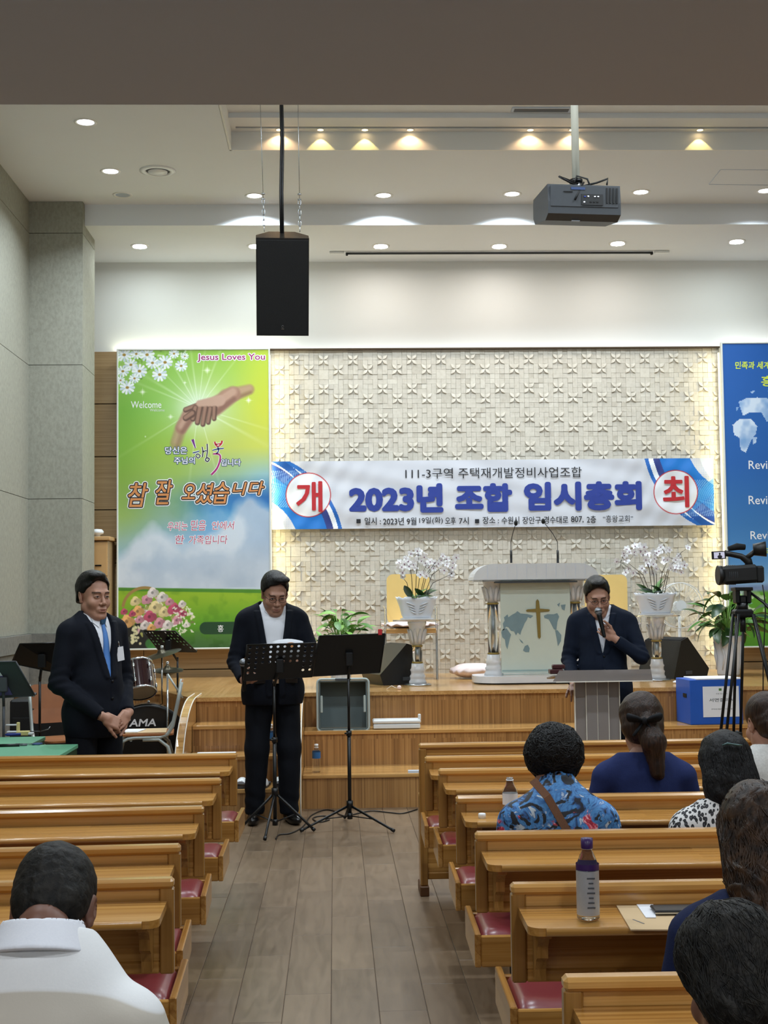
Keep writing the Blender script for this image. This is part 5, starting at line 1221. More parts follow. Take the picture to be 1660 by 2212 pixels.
# man in white shirt, head bowed, bottom left
def h7(F):
    F.add(F.ell((0, .018, .044), (.083, .102, .090)), .02); F.add(F.ell((0, .05, -.015), (.074, .064, .060)), .03); F.d = F.d+bumpy(F, .0015, 200, 15)
    hl = np.interp(F.Y, [-.10, -.06, -.02, .01, .04, .12], [.085, .06, .03, -.01, -.055, -.065]); F.d = smax(F.d, (hl-F.Z)*.8, .006)
p7 = at(100, 1900, 2.62)
w7, tr7, up7 = seated('man with short black hair in white shirt at bottom left, head bowed', (p7.x, 2.42, 0), lean=22, top_mat='polo_white', w=1.0, collar=.0, hair=[('hair', hair_field(h7, .003), 'hair_grizzled')], scale=.95, drop=.46, sl=.09, seed=31, head_rot=(R_(24), 0, R_(0)), head_loc=(0, -.02, 1.535), skinm='skin_dark', sleeve_r=(.070,.066,.04,.034))
F = Field((-.14, -.11, 1.38), (.14, .17, 1.52), .004); F.add(F.cap((0, .036, 1.41), (0, .030, 1.482), .106, .077), .01); F.sub(F.cap((0, .034, 1.38), (0, .028, 1.52), .094, .068), .003); F.cut(F.Z-1.484+.10*(F.Y-.03), .003); F.cut(1.415-F.Z, .003)
obj('collar', np_mesh('collar', [up7(F.mesh())], 'shirt_white'), w7)
# ================================================================ THINGS ON AND OVER THE STAGE
plain('black_plastic', '#0b0c0e', .45, bump=.15, scale=90); plain('black_metal', '#0d0e10', .35, .2); plain('grille_black', '#040506', .8, bump=.5, scale=400); plain('steel', '#b9bec4', .25, 1.0, var=.02)
plain('grey_plastic', '#3b3f44', .5, bump=.1, scale=60); plain('white_plastic', '#e4e8ea', .3, var=.01); plain('ceramic', '#dfe3ea', .18, var=.02)
glass('acrylic', '#f4f8fa', .04, 1.3, .96)
m = newmat('frosted_acrylic', '#eef0f4', .22); MATS['frosted_acrylic'].node_tree.nodes['Principled BSDF'].inputs['Transmission Weight'].default_value = .45
m = newmat('grey_acrylic', '#a39c99', .25); MATS['grey_acrylic'].node_tree.nodes['Principled BSDF'].inputs['Transmission Weight'].default_value = .45
plain('gold', '#8f7a3c', .4, .3); plain('map_blue', '#7b949c', .5, var=.08, scale=20); plain('panel_mint', '#ccd6cc', .25, var=.02); plain('mint_line', '#9fb6b4', .3)
def CYL(M_=None): return MB()
# ---- hanging loudspeaker
c = at(610, 617, 8.8); sp = empty('hanging_loudspeaker', c, R_(3), 'black loudspeaker hanging on wires from the ceiling', 'loudspeaker'); sp.location.z += .015; c = sp.location.copy(); T = Matrix.Rotation(R_(22), 4, 'X')
poly = [(-.168, -.165), (.168, -.165), (.168, -.03), (.085, .165), (-.085, .165), (-.168, -.03)]
MB().prism(poly, .625, M=T @ Matrix.Translation((0, 0, -.3125))).build('cabinet', 'black_plastic', sp); MB().box((0, -.168, -.005), (.326, .008, .61), b=.003, M=T).build('grille', 'grille_black', sp)
lg = MB().tube([(.006*math.cos(a)+.0, -.1735, -.252+.008*math.sin(a)) for a in [2*math.pi*k/14 for k in range(14)]], .0012, 4, closed=True, M=T); lg.build('emblem', 'steel', sp); MB().box((0, -.173, -.267), (.016, .002, .004), M=T).build('emblem_bar', 'steel', sp)
zc_ = ZT1+.04-c.z
for sx, px0, pxt in ((-1, 573, 561), (1, 641, 645)):
    a = T @ Vector((sx*.115, .02, .335)); top = at(pxt, 229, 8.9)-c; top.z = zc_; mid = a+(Vector((top.x, top.y, top.z))-a)*.16
    MB().tube([mid, Vector((top.x, top.y, zc_))], .0022, 6).build('suspension_wire', 'steel', sp)
    ch = MB(); d = (mid-a); n = 6
    for k in range(n):
        p = a+d*((k+.5)/n); L = d.length/n*.66; ax = d.normalized(); s_ = ax.cross(Vector((0,1,0))).normalized() if k % 2 else ax.cross(Vector((1,0,0))).normalized()
        ch.tube([p+ax*L*math.cos(q)+s_*.009*math.sin(q) for q in [2*math.pi*j/10 for j in range(10)]], .0028, 5, closed=True)
    tag(ch.build('chain', 'steel', sp), kind='stuff')
    tb = MB(); [tb.cyl(mid+Vector((-.012,0,z)), mid+Vector((.012,0,z)), .006, 8) for z in (.0, .035)]; tb.build('wire_clamp', 'steel', sp)
a = T @ Vector((0, .1, .33))
for q in (-.006, .007): MB().tube([a+Vector((q,0,-.02)), a+Vector((q-.002,0,.25)), a+Vector((q+.006,0,.6)), Vector((a.x+q*.6-.004, a.y, zc_))], .0075, 8).build('cable', 'black_plastic', sp)
# ---- projector
c = at(1246, 447, 8.0); pj = empty('ceiling_projector', c, R_(6), 'dark grey projector hanging from a white ceiling pole', 'projector')
prof = [(-.16, .085), (.17, .085), (.18, .05), (.18, -.03), (.14, -.075), (-.10, -.115), (-.165, -.09), (-.17, -.02)]
MB().prism(prof, .44, M=Matrix(((0,0,1,-.22),(1,0,0,0),(0,1,0,0),(0,0,0,1)))).build('body', 'grey_plastic', pj)
MB().box((0, -.168, .012), (.41, .012, .125), (R_(2),0,0), b=.003).build('rear_panel', 'grey_plastic', pj); MB().box((.045, -.176, -.006), (.13, .004, .065)).build('port_plate', 'black_plastic', pj)
for k in range(4): MB().box((.135+k*.02, -.176, .02), (.010, .006, .09)).build('vent_slot', 'black_gap', pj)
for k, (x, z, mt) in enumerate(((.0, .01, 'ink_blue'), (.02, .012, 'steel'), (.035, -.02, 'black_gap'), (.055, -.02, 'black_gap'), (.075, -.02, 'black_gap'), (.06, .012, 'steel'), (.08, .012, 'steel'), (-.005, -.022, 'steel'))): MB().box((x, -.180, z), (.012, .004, .008), b=.001).build('port', mt, pj)
MB().box((-.04, -.178, .058), (.085, .003, .015)).build('label_strip', 'ink_navy', pj); MB().box((-.10, -.178, .038), (.055, .004, .006), b=.001).build('lamp_cover_latch', 'black_plastic', pj); MB().box((-.04, -.11, -.118), (.05, .012, .003), (R_(-20),0,0)).build('maker_plate', 'soffit_paint', pj)
MB().cyl((0, 0, .15), (0, 0, ZC+.18-c.z), .023, 18).build('pole', 'pole_cream', pj); MB().cyl((0, 0, .085), (0, 0, .15), .035, 16).build('mount', 'steel', pj); MB().cyl((0,0,.145),(0,0,.165),.04,16).build('mount_collar', 'black_metal', pj)
for pts in ([(-.03, -.1, .1), (-.11, -.13, .125), (-.14, -.13, .14), (-.05, -.08, .13), (0, -.04, .13)], [(.03, -.06, .13), (.0, -.16, .10), (-.04, -.175, .03), (-.06, -.18, -.01)], [(.02, -.05, .11), (.10, -.1, .12), (.16, -.12, .14), (.15, -.13, .10)], [(-.04,-.05,.09),(-.02,-.09,.16),(.05,-.07,.15),(.06,-.1,.09)]): MB().tube([tuple(p) for p in pts], .006, 6).build('cable', 'black_plastic', pj)
# ---- screen rail, vents
a, b_ = at(752, 561, 13.08), at(1405, 551, 13.08); z = ZS-.012
sr = empty('screen_rail', ((a.x+b_.x)/2, 13.05, z), 0, 'long thin dark rail of a roll-up screen under the stage ceiling', 'rail'); L = b_.x-a.x
MB().cyl((-L/2, 0, -.006), (L/2, 0, -.006), .011, 10).build('bar', 'grey_plastic', sr)
for sx in (-1, 1): MB().box((sx*(L/2+.01), 0, -.012), (.022, .03, .03), b=.004).build('end_cap', 'black_plastic', sr); MB().box((sx*(L/2+.11), 0, 0), (.14, .05, .022), b=.004).build('end_bracket', 'white_plastic', sr)
v = atz(341, 369, ZC); rv = empty('round_vent', v, 0, 'round white air vent in the ceiling near the downlights', 'ceiling vent')
MB().lathe([(.150, 0), (.150, -.006), (.105, -.012), (.100, 0)], 36, caps=False).build('rim', 'white_plastic', rv); MB().lathe([(.100, 0), (.100, -.001), (0, -.001)], 30, caps=False).build('throat', 'grey_plastic', rv); MB().lathe([(.080, -.008), (.078, -.016), (0, -.022)], 30, caps=False).build('disc', 'white_plastic', rv)
v = atz(1170, 236, ZT1+.04); ac = empty('slot_diffuser', (v.x, v.y, ZT1+.04), 0, 'long grey slot diffuser in the ceiling left of the projector pole', 'ceiling vent'); MB().box((0, 0, -.004), (.46, .10, .010), b=.002).build('frame', 'soffit_paint', ac); MB().box((0, 0, -.010), (.42, .06, .003)).build('grille', 'grey_plastic', ac)

# ---- classical capital / shaft / base columns in clear acrylic
def column_parts(e, x, y, z0, z1, r=.045, cap_h=.20, base_h=.18):
    MB().lathe([(r*1.75, 0), (r*1.75, .02), (r*1.5, .035), (r*1.5, .05), (r*1.6, .065), (r*1.35, .08), (r*1.35, .10), (r*1.5, .115), (r*1.3, .13), (r*1.2, base_h)], 20, c=(x, y, z0)).build('column_base', 'frosted_acrylic', e)
    MB().tube([(x, y, z0+base_h), (x, y, z1-cap_h)], r, 12).build('column_shaft', 'acrylic', e); MB().cyl((x, y, z0+base_h), (x, y, z1-cap_h), r*.35, 10).build('column_core', 'steel', e)
    MB().lathe([(r*1.02, 0), (r*1.15, .008), (r*1.0, .016)], 20, c=(x, y, z0+base_h), caps=False).build('gold_ring', 'gold', e); MB().lathe([(r*1.02, 0), (r*1.15, .008), (r*1.0, .016)], 20, c=(x, y, z1-cap_h-.016), caps=False).build('gold_ring', 'gold', e)
    mb = MB().lathe([(r*.95, 0), (r*1.1, .03), (r*1.05, .05), (r*1.45, .11), (r*1.75, cap_h-.03), (r*1.9, cap_h-.022), (r*1.9, cap_h)], 20, c=(x, y, z1-cap_h)); mb.build('column_capital', 'frosted_acrylic', e)
    for k in range(10):
        a = 2*math.pi*k/10; ca, sa = math.cos(a), math.sin(a); P = [(x+ca*r*q, y+sa*r*q, z1-cap_h+zz) for q, zz in ((1.1, .01), (1.35, .06), (1.65, .11), (1.95, .135))]
        MB().tube(P, [r*.30, r*.34, r*.28, r*.10], 6, flat=.45).build('acanthus_leaf', 'frosted_acrylic', e)
def P3(px_, py_, Y): return at(px_, py_, Y)
# ---- pulpit
pb = at(1152, 1470, 11.65); PX, PY = pb.x, 11.75
pul = empty('glass_pulpit', (PX, PY, SZ), 0, 'white glass pulpit with world map and gold cross on the stage', 'pulpit')
K2 = 11.65/FPX
def lx(px_): return at(px_, 1400, 11.65).x-PX
def lz(py_): return at(1150, py_, 11.65).z-SZ
x0, x1 = lx(1023), lx(1285); MB().prism(rrect(x1-x0, .52, .20, 8), .055, M=Matrix.Translation(((x0+x1)/2, 0, .012))).build('base', 'ceramic', pul)
MB().prism(rrect(x1-x0-.04, .48, .19, 8), .012, M=Matrix.Translation(((x0+x1)/2, 0, 0))).build('base_shadow_gap', 'black_plastic', pul)
xp0, xp1 = lx(1083), lx(1234); zp0, zp1 = .085, lz(1250)
MB().box(((xp0+xp1)/2, -.10, (zp0+zp1)/2), (xp1-xp0, .018, zp1-zp0), b=.002).build('front_panel', 'panel_mint', pul)
MB().box(((xp0+xp1)/2, -.1105, lz(1448)), (xp1-xp0-.01, .002, .012)).build('panel_line', 'mint_line', pul); MB().box(((xp0+xp1)/2, -.1105, lz(1456)), (xp1-xp0-.01, .002, .006)).build('panel_line', 'mint_line', pul)
column_parts(pul, lx(1068), -.05, .065, lz(1250), .047); column_parts(pul, lx(1246), -.05, .065, lz(1250), .047)
def Z4(x, y): return (lx(800+x/3.773), lz(1150+y/3.773))
def flat(name, pts, y, th, mat, par): MB().prism([p for p in pts], th, M=Matrix(((1,0,0,0),(0,0,-1,y),(0,1,0,0),(0,0,0,1)))).build(name, mat, par)
cont = [[(1075,800),(1090,780),(1085,740),(1100,715),(1095,690),(1125,665),(1130,690),(1160,670),(1190,655),(1205,640),(1230,660),(1280,665),(1310,672),(1335,680),(1310,700),(1290,690),(1280,715),(1262,740),(1250,770),(1235,800),(1225,835),(1205,815),(1190,838),(1175,805),(1150,800),(1130,770),(1110,765),(1095,790)],
        [(1072,810),(1085,785),(1115,780),(1135,810),(1150,830),(1140,860),(1130,900),(1118,950),(1105,920),(1100,870),(1078,850)], [(1245,960),(1262,925),(1285,915),(1300,945),(1295,975),(1265,975)], [(1420,680),(1450,668),(1500,670),(1530,660),(1545,690),(1530,730),(1520,800),(1500,790),(1480,750),(1460,710),(1425,700)], [(1510,800),(1530,800),(1560,840),(1555,890),(1530,930),(1522,870)], [(1530,590),(1555,575),(1545,610)], [(1560,595),(1600,590),(1590,640),(1570,630)], [(1215,865),(1240,885),(1250,905),(1232,895)]]
for P in cont: flat('map_land', [Z4(*p) for p in P], -.1095, .002, 'map_blue', pul)
flat('cross', [Z4(*p) for p in [(1358,560),(1370,545),(1382,560),(1388,622),(1460,628),(1470,635),(1460,645),(1390,648),(1390,855),(1380,867),(1368,855),(1358,648),(1282,645),(1275,635),(1285,627),(1356,622)]], -.110, .010, 'gold', pul)
# top: curved translucent hood
xt0, xt1 = lx(1022), lx(1292); zt0, zt1 = lz(1252), lz(1218)
mb = MB(); pr = []
for k in range(9): a = math.pi/2*k/8; pr.append((xt0+.16*(1-math.sin(a)) if False else xt0+.18*(1-math.cos(a)), zt0+(zt1-zt0)*math.sin(a)))
poly = pr+[(xt1-(p[0]-xt0), p[1]) for p in reversed(pr)]
MB().prism(poly, .46, M=Matrix(((1,0,0,0),(0,0,-1,.22),(0,1,0,0),(0,0,0,1)))).build('top_hood', 'frosted_acrylic', pul); MB().box(((xt0+xt1)/2, -.02, zt0-.008), (xt1-xt0, .44, .014), b=.004).build('top_shelf', 'acrylic', pul); MB().box(((xt0+xt1)/2, -.05, zt0-.022), (xp1-xp0+.1, .36, .012)).build('top_rail', 'grey_plastic', pul)
for k in range(11): MB().box((xt0+.12+k*(xt1-xt0-.24)/10, -.241, (zt0+zt1)/2), (.002, .002, zt1-zt0-.02)).build('groove', 'soffit_paint', pul)
for (bx_, by_, tx, ty, lb) in ((1105, 1216, 1115, 1130, 'left gooseneck microphone on the glass pulpit'), (1206, 1216, 1174, 1126, 'right gooseneck microphone on the glass pulpit')):
    a = at(bx_, by_, 11.7); b_ = at(tx, ty, 11.62); g = empty('gooseneck_microphone', a, 0, lb, 'microphone'); d = b_-a
    MB().cyl((0,0,0), (0,0,.11), .010, 10).build('mount', 'black_metal', g); bend = .35 if tx < bx_ else .2
    pts = [(0,0,.10), (d.x*.15*0, 0, .18), (d.x*.35, d.y*.3, d.z*.72), (d.x, d.y, d.z)]; MB().tube(pts, .0032, 6).build('gooseneck', 'black_metal', g); MB().ball(tuple(d), (.017, .017, .024), 12, 8).build('foam_windscreen', 'grille_black', g)

# ---- flower stands
def stand(px_, yb, yt, Y, label):
    b = at(px_, yb, Y); H = at(px_, yt, Y).z-SZ; e = empty('flower_stand', (b.x, Y, SZ), 0, label, 'flower stand', 'column flower stands')
    MB().lathe([(.115, 0), (.115, .012), (.09, .018)], 26).build('foot', 'steel', e); column_parts(e, 0, 0, .015, H-.014, .042, .20, .17); MB().lathe([(.205, 0), (.205, .012), (0, .012)], 30, c=(0,0,H-.014)).build('top_plate', 'acrylic', e); return e, Vector((b.x, Y, SZ+H))
s1, t1 = stand(903, 1480, 1338, 11.55, 'clear column flower stand left of the glass pulpit'); s2, t2 = stand(1421, 1472, 1328, 11.75, 'clear column flower stand right of the lectern speaker')
# ---- orchids
for n_, c_, r in (('leaf_dark', '#2c4a22', .35), ('leaf_green', '#4e7d38', .4), ('leaf_light', '#7fae52', .4), ('stem_dark', '#33271d', .6), ('petal_white', '#fbfafc', .5), ('orchid_lip', '#7a3d66', .5), ('soil', '#4a3a2c', .9)): plain(n_, c_, r, var=.1, scale=25)
def leaf_mesh(L, W, droop, mat, fold=.25, name='leaf', n=9):
    mb = MB(); 
    for i in range(n+1):
        u = i/n; w_ = W*math.sin(math.pi*min(1, .06+u*.94))**.75; x = L*math.sin(u*droop)/max(droop, .01) if droop > .05 else L*u; z = L*(1-math.cos(u*droop))/max(droop, .01)*-1 if droop > .05 else 0
        for k, q in enumerate((-1, -.5, 0, .5, 1)): mb.v.append((x, q*w_/2, z+abs(q)*fold*w_*.5))
    for i in range(n):
        for k in range(4): a = i*5+k; mb.f.append((a, a+1, a+6, a+5)); mb.sm.append(True)
    return mb.mesh(name, mat)
fl = MB()
for k in range(5):
    a = 2*math.pi*k/5+math.pi/2; r = 1.0; cx_, cz_ = math.cos(a)*.5, math.sin(a)*.5; w_ = .52 if k in (1, 4) else .36; o = len(fl.v)
    fl.v.append((0, 0, 0)); m_ = 8
    for j in range(m_+1):
        q = -1+2*j/m_; rad = math.sqrt(max(0, 1-q*q*.92)); px_, pz_ = math.cos(a)*(.25+.75*rad)-math.sin(a)*q*w_, math.sin(a)*(.25+.75*rad)+math.cos(a)*q*w_; fl.v.append((px_, -.10-.12*rad+.10*q*q, pz_))
    for j in range(m_): fl.f.append((o, o+1+j, o+2+j)); fl.sm.append(True)
flower_me = fl.mesh('flower', 'petal_white')
lipm = MB().ball((0, -.2, -.10), (.14, .16, .18), 6, 4).mesh('lip', 'orchid_lip')
def orchid(top, label, blooms, seed, pot_w, stems):
    e = empty('orchid_pot', top, 0, label, 'potted orchid', 'white orchids in ribbed pots'); rd_ = random.Random(seed); W = pot_w
    mb = MB(); n = 32; prof = [(.36, 0), (.37, .012), (.40, .03), (.44, .09), (.49, .15), (.53, .175), (.47, .168), (.40, .10), (0, .10)]
    for i, (r, z) in enumerate(prof):
        for k in range(n):
            a = 2*math.pi*k/n; sx = W*r*2*.5*(1+.035*math.cos(a*8)*(z > .1)); c_, s_ = math.cos(a), math.sin(a); se = (abs(c_)**.7*math.copysign(1, c_), abs(s_)**.7*math.copysign(1, s_)); mb.v.append((se[0]*sx, se[1]*sx*.55, z+(.008*math.cos(a*10) if z > .16 else 0)))
    for i in range(len(prof)-1):
        for k in range(n): l = (k+1) % n; mb.f.append((i*n+k, i*n+l, (i+1)*n+l, (i+1)*n+k)); mb.sm.append(True)
    mb.v.append((0,0,0)); [mb.f.append((len(mb.v)-1, (k+1) % n, k)) or mb.sm.append(False) for k in range(n)]
    mb.build('pot', 'ceramic', e, (0,0,.012)); MB().prism(rrect(W*.84, W*.5, .05, 4), .012).build('saucer', 'ceramic', e)
    for sx in (-1, 1):
        for q in range(4): MB().tube([(sx*(.01+q*.004), -W*.245-.005-q*.002, .05+q*.022), (sx*(.03+q*.012), -W*.25-q*.003, .058+q*.026), (sx*(.055+q*.012), -W*.238-q*.003, .072+q*.024)], [.004, .007, .003], 6).build('relief_wing', 'ceramic', e)
    for q in range(8):
        a = rd_.uniform(-1.2, 1.2)+(math.pi if q % 2 else 0); L = rd_.uniform(.14, .20); lm = leaf_mesh(L, .062, rd_.uniform(.2, 1.0), 'leaf_dark' if q % 3 else 'leaf_green'); o = obj('leaf', lm, e, (rd_.uniform(-.06, .06), rd_.uniform(-.03, .0), .17)); o.rotation_euler = (rd_.uniform(-.4, .4), -rd_.uniform(.35, 1.35), a)
    def inv(px_, py_): p = at(px_, py_, top.y-.02); return p-top
    tips = []
    for (sx_, ex, ey) in stems:
        b = Vector((sx_, rd_.uniform(-.03, .03), .15)); t = inv(ex, ey); t.y = rd_.uniform(-.10, .06); m_ = b*.45+t*.55+Vector((-(t.x-b.x)*.22, 0, .03)); MB().tube([b, b*.7+m_*.3+Vector((0,0,.01)), m_, t], [.0035, .003, .0028, .0018], 5).build('flower_stem', 'stem_dark', e); tips.append((b, m_, t))
    for (fx, fy) in blooms:
        p = inv(fx, fy); p.y = rd_.uniform(-.12, .05); s_ = rd_.uniform(.028, .037); o = obj('flower', flower_me, e, p, (rd_.uniform(-.5, .15), rd_.uniform(-.8, .8), rd_.uniform(-.5, .5))); o.scale = (s_,)*3; obj('lip', lipm, o)
        best = min(tips, key=lambda q: min((p-q[1]).length, (p-q[2]).length)); q_ = min(best[1:], key=lambda v_: (p-v_).length)
        if (p-q_).length > .02: MB().tube([q_, p], .0013, 4).build('pedicel', 'stem_dark', e)
    return e
rd = random.Random(4)
def bl(x0, x1, f, n): return [(x, f(x)+rd.uniform(-14, 16)) for x in [x0+(x1-x0)*(k+.5)/n+rd.uniform(-3, 3) for k in range(n)]]
b1 = bl(862, 985, lambda x: 1218-22*math.exp(-((x-905)/22)**2)+abs(x-912)*.05, 26)+bl(866, 980, lambda x: 1232, 12)+[(863,1215),(870,1237),(902,1190),(917,1200),(955,1202),(985,1204),(976,1226),(975,1244),(920,1244),(882,1224)]
orchid(t1, 'white orchids in a white pot on the left column stand', b1, 3, .33, [(-.05,866,1240),(-.03,885,1215),(-.01,905,1200),(.0,920,1225),(.02,940,1215),(.03,955,1210),(.05,978,1208),(.06,975,1240)])
b2 = bl(1338, 1482, lambda x: 1205-20*math.exp(-((x-1380)/20)**2)+8*math.sin(x/11), 34)+bl(1345, 1470, lambda x: 1222, 16)+[(1335,1212),(1345,1200),(1376,1180),(1381,1192),(1425,1182),(1480,1184),(1470,1200),(1360,1228)]
orchid(t2, 'white orchids in a white pot on the right column stand', b2, 6, .345, [(-.06,1338,1215),(-.04,1360,1215),(-.02,1380,1190),(.0,1400,1215),(.01,1425,1190),(.03,1445,1205),(.05,1470,1195),(.07,1480,1190)])
# ---- acrylic chairs with yellow backs
plain('chair_yellow', '#e8c87c', .45, var=.03); plain('pink_cloth', '#e6d3cf', .8, var=.06, scale=40, bump=.3)
def frilly_cushion(e, c, sx, sy, h, tuft=.012, top=False, label=None):
    rd_ = random.Random(int(c[0]*100)); mb = MB(); n, m_ = 44, 9
    for i in range(m_+1):
        v = i/m_; r = 1.0+.10*(1 if i in (4, 5) else 0)
        for k in range(n):
            a = 2*math.pi*k/n; c_, s_ = math.cos(a), math.sin(a); q = (abs(c_)**.6*math.copysign(1, c_), abs(s_)**.6*math.copysign(1, s_)); rr2 = math.sin(math.pi*v)**.6*(1+.08*math.sin(k*2.7)*(3 < i < 6))*(1.12 if 3 < i < 6 else 1)+1e-4
            mb.v.append((c[0]+q[0]*sx/2*rr2, c[1]+q[1]*sy/2*rr2, c[2]+h/2-h/2*math.cos(math.pi*v)+(tuft*math.sin(k*1.9) if 3 < i < 6 else 0)))
    for i in range(m_):
        for k in range(n): l = (k+1) % n; mb.f.append((i*n+k, i*n+l, (i+1)*n+l, (i+1)*n+k)); mb.sm.append(True)
    return mb.build('cushion' if e else 'floor_cushion', 'pink_cloth', e)
def stage_chair(pxc, Y, label, w_=.40):
    b = at(pxc, 1455, Y); e = empty('clear_chair', (b.x, Y, SZ), 0, label, 'chair', 'clear acrylic chairs with yellow backs'); S = at(pxc, 1353, Y).z-SZ; T_ = at(pxc, 1258, Y).z-SZ
    sb = rrect(w_, .46, .06, 6); flat2 = Matrix(((1,0,0,0),(0,0,-1,.20),(0,1,0,0),(0,0,0,1)))
    MB().prism([(x, z+S+.02+.23) for x, z in sb], .03, M=flat2).build('backrest', 'chair_yellow', e)
    MB().prism([(x, z+S+.26) for x, z in rrect(w_+.12, .74, .16, 8)], .012, M=Matrix(((1,0,0,0),(0,0,-1,.235),(0,1,0,0),(0,0,0,1)))).build('back_shell', 'acrylic', e)
    MB().box((0, -.01, S-.035), (w_+.05, .42, .045), b=.006).build('seat', 'wood_tread', e); frilly_cushion(e, (0, -.02, S-.012), w_+.06, .40, .06)
    for sx in (-1, 1): MB().box((sx*(w_/2+.03), 0, (S-.02)/2), (.014, .40, S-.05), b=.002).build('side_panel', 'acrylic', e); MB().tube([(sx*(w_/2+.03), -.2, .0), (sx*(w_/2+.03), -.2, S+.17), (sx*(w_/2+.03), .18, S+.19)], .010, 8).build('arm_rail', 'acrylic', e)
    return e
stage_chair(887, 12.5, 'clear chair with yellow back behind the left column stand'); stage_chair(1322, 12.6, 'clear chair with yellow back behind the man at the lectern')
fc = at(1028, 1460, 12.3); o = frilly_cushion(None, (0, 0, 0), .38, .36, .13, .012); o.location = (fc.x, 12.45, SZ+.005); tag(o, 'pale pink frilled cushion lying on the stage floor left of the pulpit', 'cushion')
# ---- stage monitors
def wedge(px0, px1, yb, Y, rz, label, prof, Lx):
    b = at((px0+px1)/2, yb, Y); e = empty('stage_monitor', (b.x, Y, SZ), R_(rz), label, 'stage monitor', 'wedge monitors on the stage')
    MB().prism(prof, Lx, M=Matrix(((0,0,1,-Lx/2),(1,0,0,0),(0,1,0,0),(0,0,0,1)))).build('cabinet', 'black_plastic', e)
    (ay, az), (by_, bz_) = prof[-2], prof[-1]; c = Vector((0, (ay+by_)/2, (az+bz_)/2)); ang = math.atan2(bz_-az, by_-ay); MB().box(tuple(c), (Lx-.03, math.hypot(by_-ay, bz_-az)-.02, .012), (ang, 0, 0), b=.003).build('grille', 'grille_black', e)
    for sx in (-1, 1): MB().box((sx*(Lx/2+.003), -.02, .05), (.006, .08, .03), b=.002).build('handle', 'grey_plastic', e)
    return e
pf = [(.0, 0), (.30, 0), (.36, .07), (.12, .345), (.0, .30), (-.04, .05)]
wedge(812, 896, 1478, 11.86, 112, 'black wedge stage monitor by the left column stand', [(-.20, 0), (.20, 0), (.23, .09), (-.02, .345), (-.10, .32)], .40); wedge(1395, 1510, 1468, 12.18, -60, 'black wedge stage monitor behind the right column stand', [(-.20, 0), (.20, 0), (.23, .08), (-.02, .36), (-.10, .33)], .46)
# ---- leafy pot plants
def leafy(px_, yb, Y, ztop, label, seed, n, R, pot_r, pot_h, kinds, Ls):
    b = at(px_, yb, Y); e = empty('potted_plant', (b.x, Y, SZ), 0, label, 'potted plant'); rd_ = random.Random(seed)
    MB().lathe([(pot_r*.72, 0), (pot_r*.78, .02), (pot_r*.86, pot_h*.5), (pot_r, pot_h-.02), (pot_r*1.06, pot_h), (pot_r*.95, pot_h-.005), (pot_r*.9, pot_h-.03), (0, pot_h-.03)], 28).build('pot', 'ceramic', e)
    for k in range(8): a = 2*math.pi*k/8; MB().tube([(math.cos(a)*pot_r*.84, math.sin(a)*pot_r*.84, pot_h*.15), (math.cos(a+.25)*pot_r*.93, math.sin(a+.25)*pot_r*.93, pot_h*.5), (math.cos(a)*pot_r*1.0, math.sin(a)*pot_r*1.0, pot_h*.85)], [.004, .009, .004], 6).build('relief', 'ceramic', e)
    ms = [leaf_mesh(L, L*.42, d, k_) for L, d in Ls for k_ in kinds]
    for q in range(n):
        a = rd_.uniform(0, 2*math.pi); rr3 = rd_.uniform(.02, R); z = pot_h+(ztop-pot_h)*rd_.uniform(.10, .92)*(1-.5*(rr3/R)**2); tip = Vector((math.cos(a)*rr3, math.sin(a)*rr3*.8, z)); MB().tube([(math.cos(a)*.02, math.sin(a)*.02, pot_h-.03), (tip.x*.5, tip.y*.5, pot_h+(z-pot_h)*.65), tuple(tip)], .0028, 4).build('stalk', 'leaf_light', e)
        o = obj('leaf', rd_.choice(ms), e, tip); o.rotation_euler = (rd_.uniform(-.5, .5), rd_.uniform(-.9, .45), a+rd_.uniform(-.5, .5))
    return e
leafy(737, 1476, 11.5, .70, 'green leafy plant in a white pot behind the plain black music stand', 5, 120, .20, .085, .20, ['leaf_green', 'leaf_light'], [(.13, .5), (.16, .9), (.11, .3)])
leafy(1575, 1460, 12.3, .80, 'broad-leaved plant in a tall white pot behind the camera tripod', 9, 64, .26, .13, .36, ['leaf_dark', 'leaf_green'], [(.20, .8), (.24, 1.1), (.17, .4)])
# ---- standing fan (white), behind the right orchids
c = at(1468, 1308, 12.9); fn = empty('standing_fan', (c.x, 12.9, SZ), 0, 'white standing fan behind the right orchid stand', 'fan'); hz = c.z-SZ
MB().lathe([(.16, 0), (.16, .015), (.05, .03), (.03, .05)], 26).build('base', 'white_plastic', fn); MB().cyl((0,0,.03), (0,0,hz-.1), .017, 12).build('pole', 'white_plastic', fn); MB().box((0, .05, hz-.02), (.10, .12, .12), b=.03).build('motor', 'white_plastic', fn)
MB().lathe([(0, 0), (.045, 0), (.05, .02)], 20, c=(0,0,0), M=Matrix.Translation((0, -.06, hz)) @ Matrix.Rotation(R_(90), 4, 'X')).build('hub_cap', 'white_plastic', fn)
for ry in (-.07, .03): MB().tube([(.215*math.cos(a), ry, hz+.215*math.sin(a)) for a in [2*math.pi*k/36 for k in range(36)]], .004, 6, closed=True).build('cage_ring', 'white_plastic', fn)
cg = MB()
for k in range(40): a = 2*math.pi*k/40; cg.tube([(.04*math.cos(a), -.075, hz+.04*math.sin(a)), (.13*math.cos(a), -.10, hz+.13*math.sin(a)), (.215*math.cos(a), -.07, hz+.215*math.sin(a))], .0012, 3)
tag(cg.build('cage_wires', 'white_plastic', fn), kind='stuff')
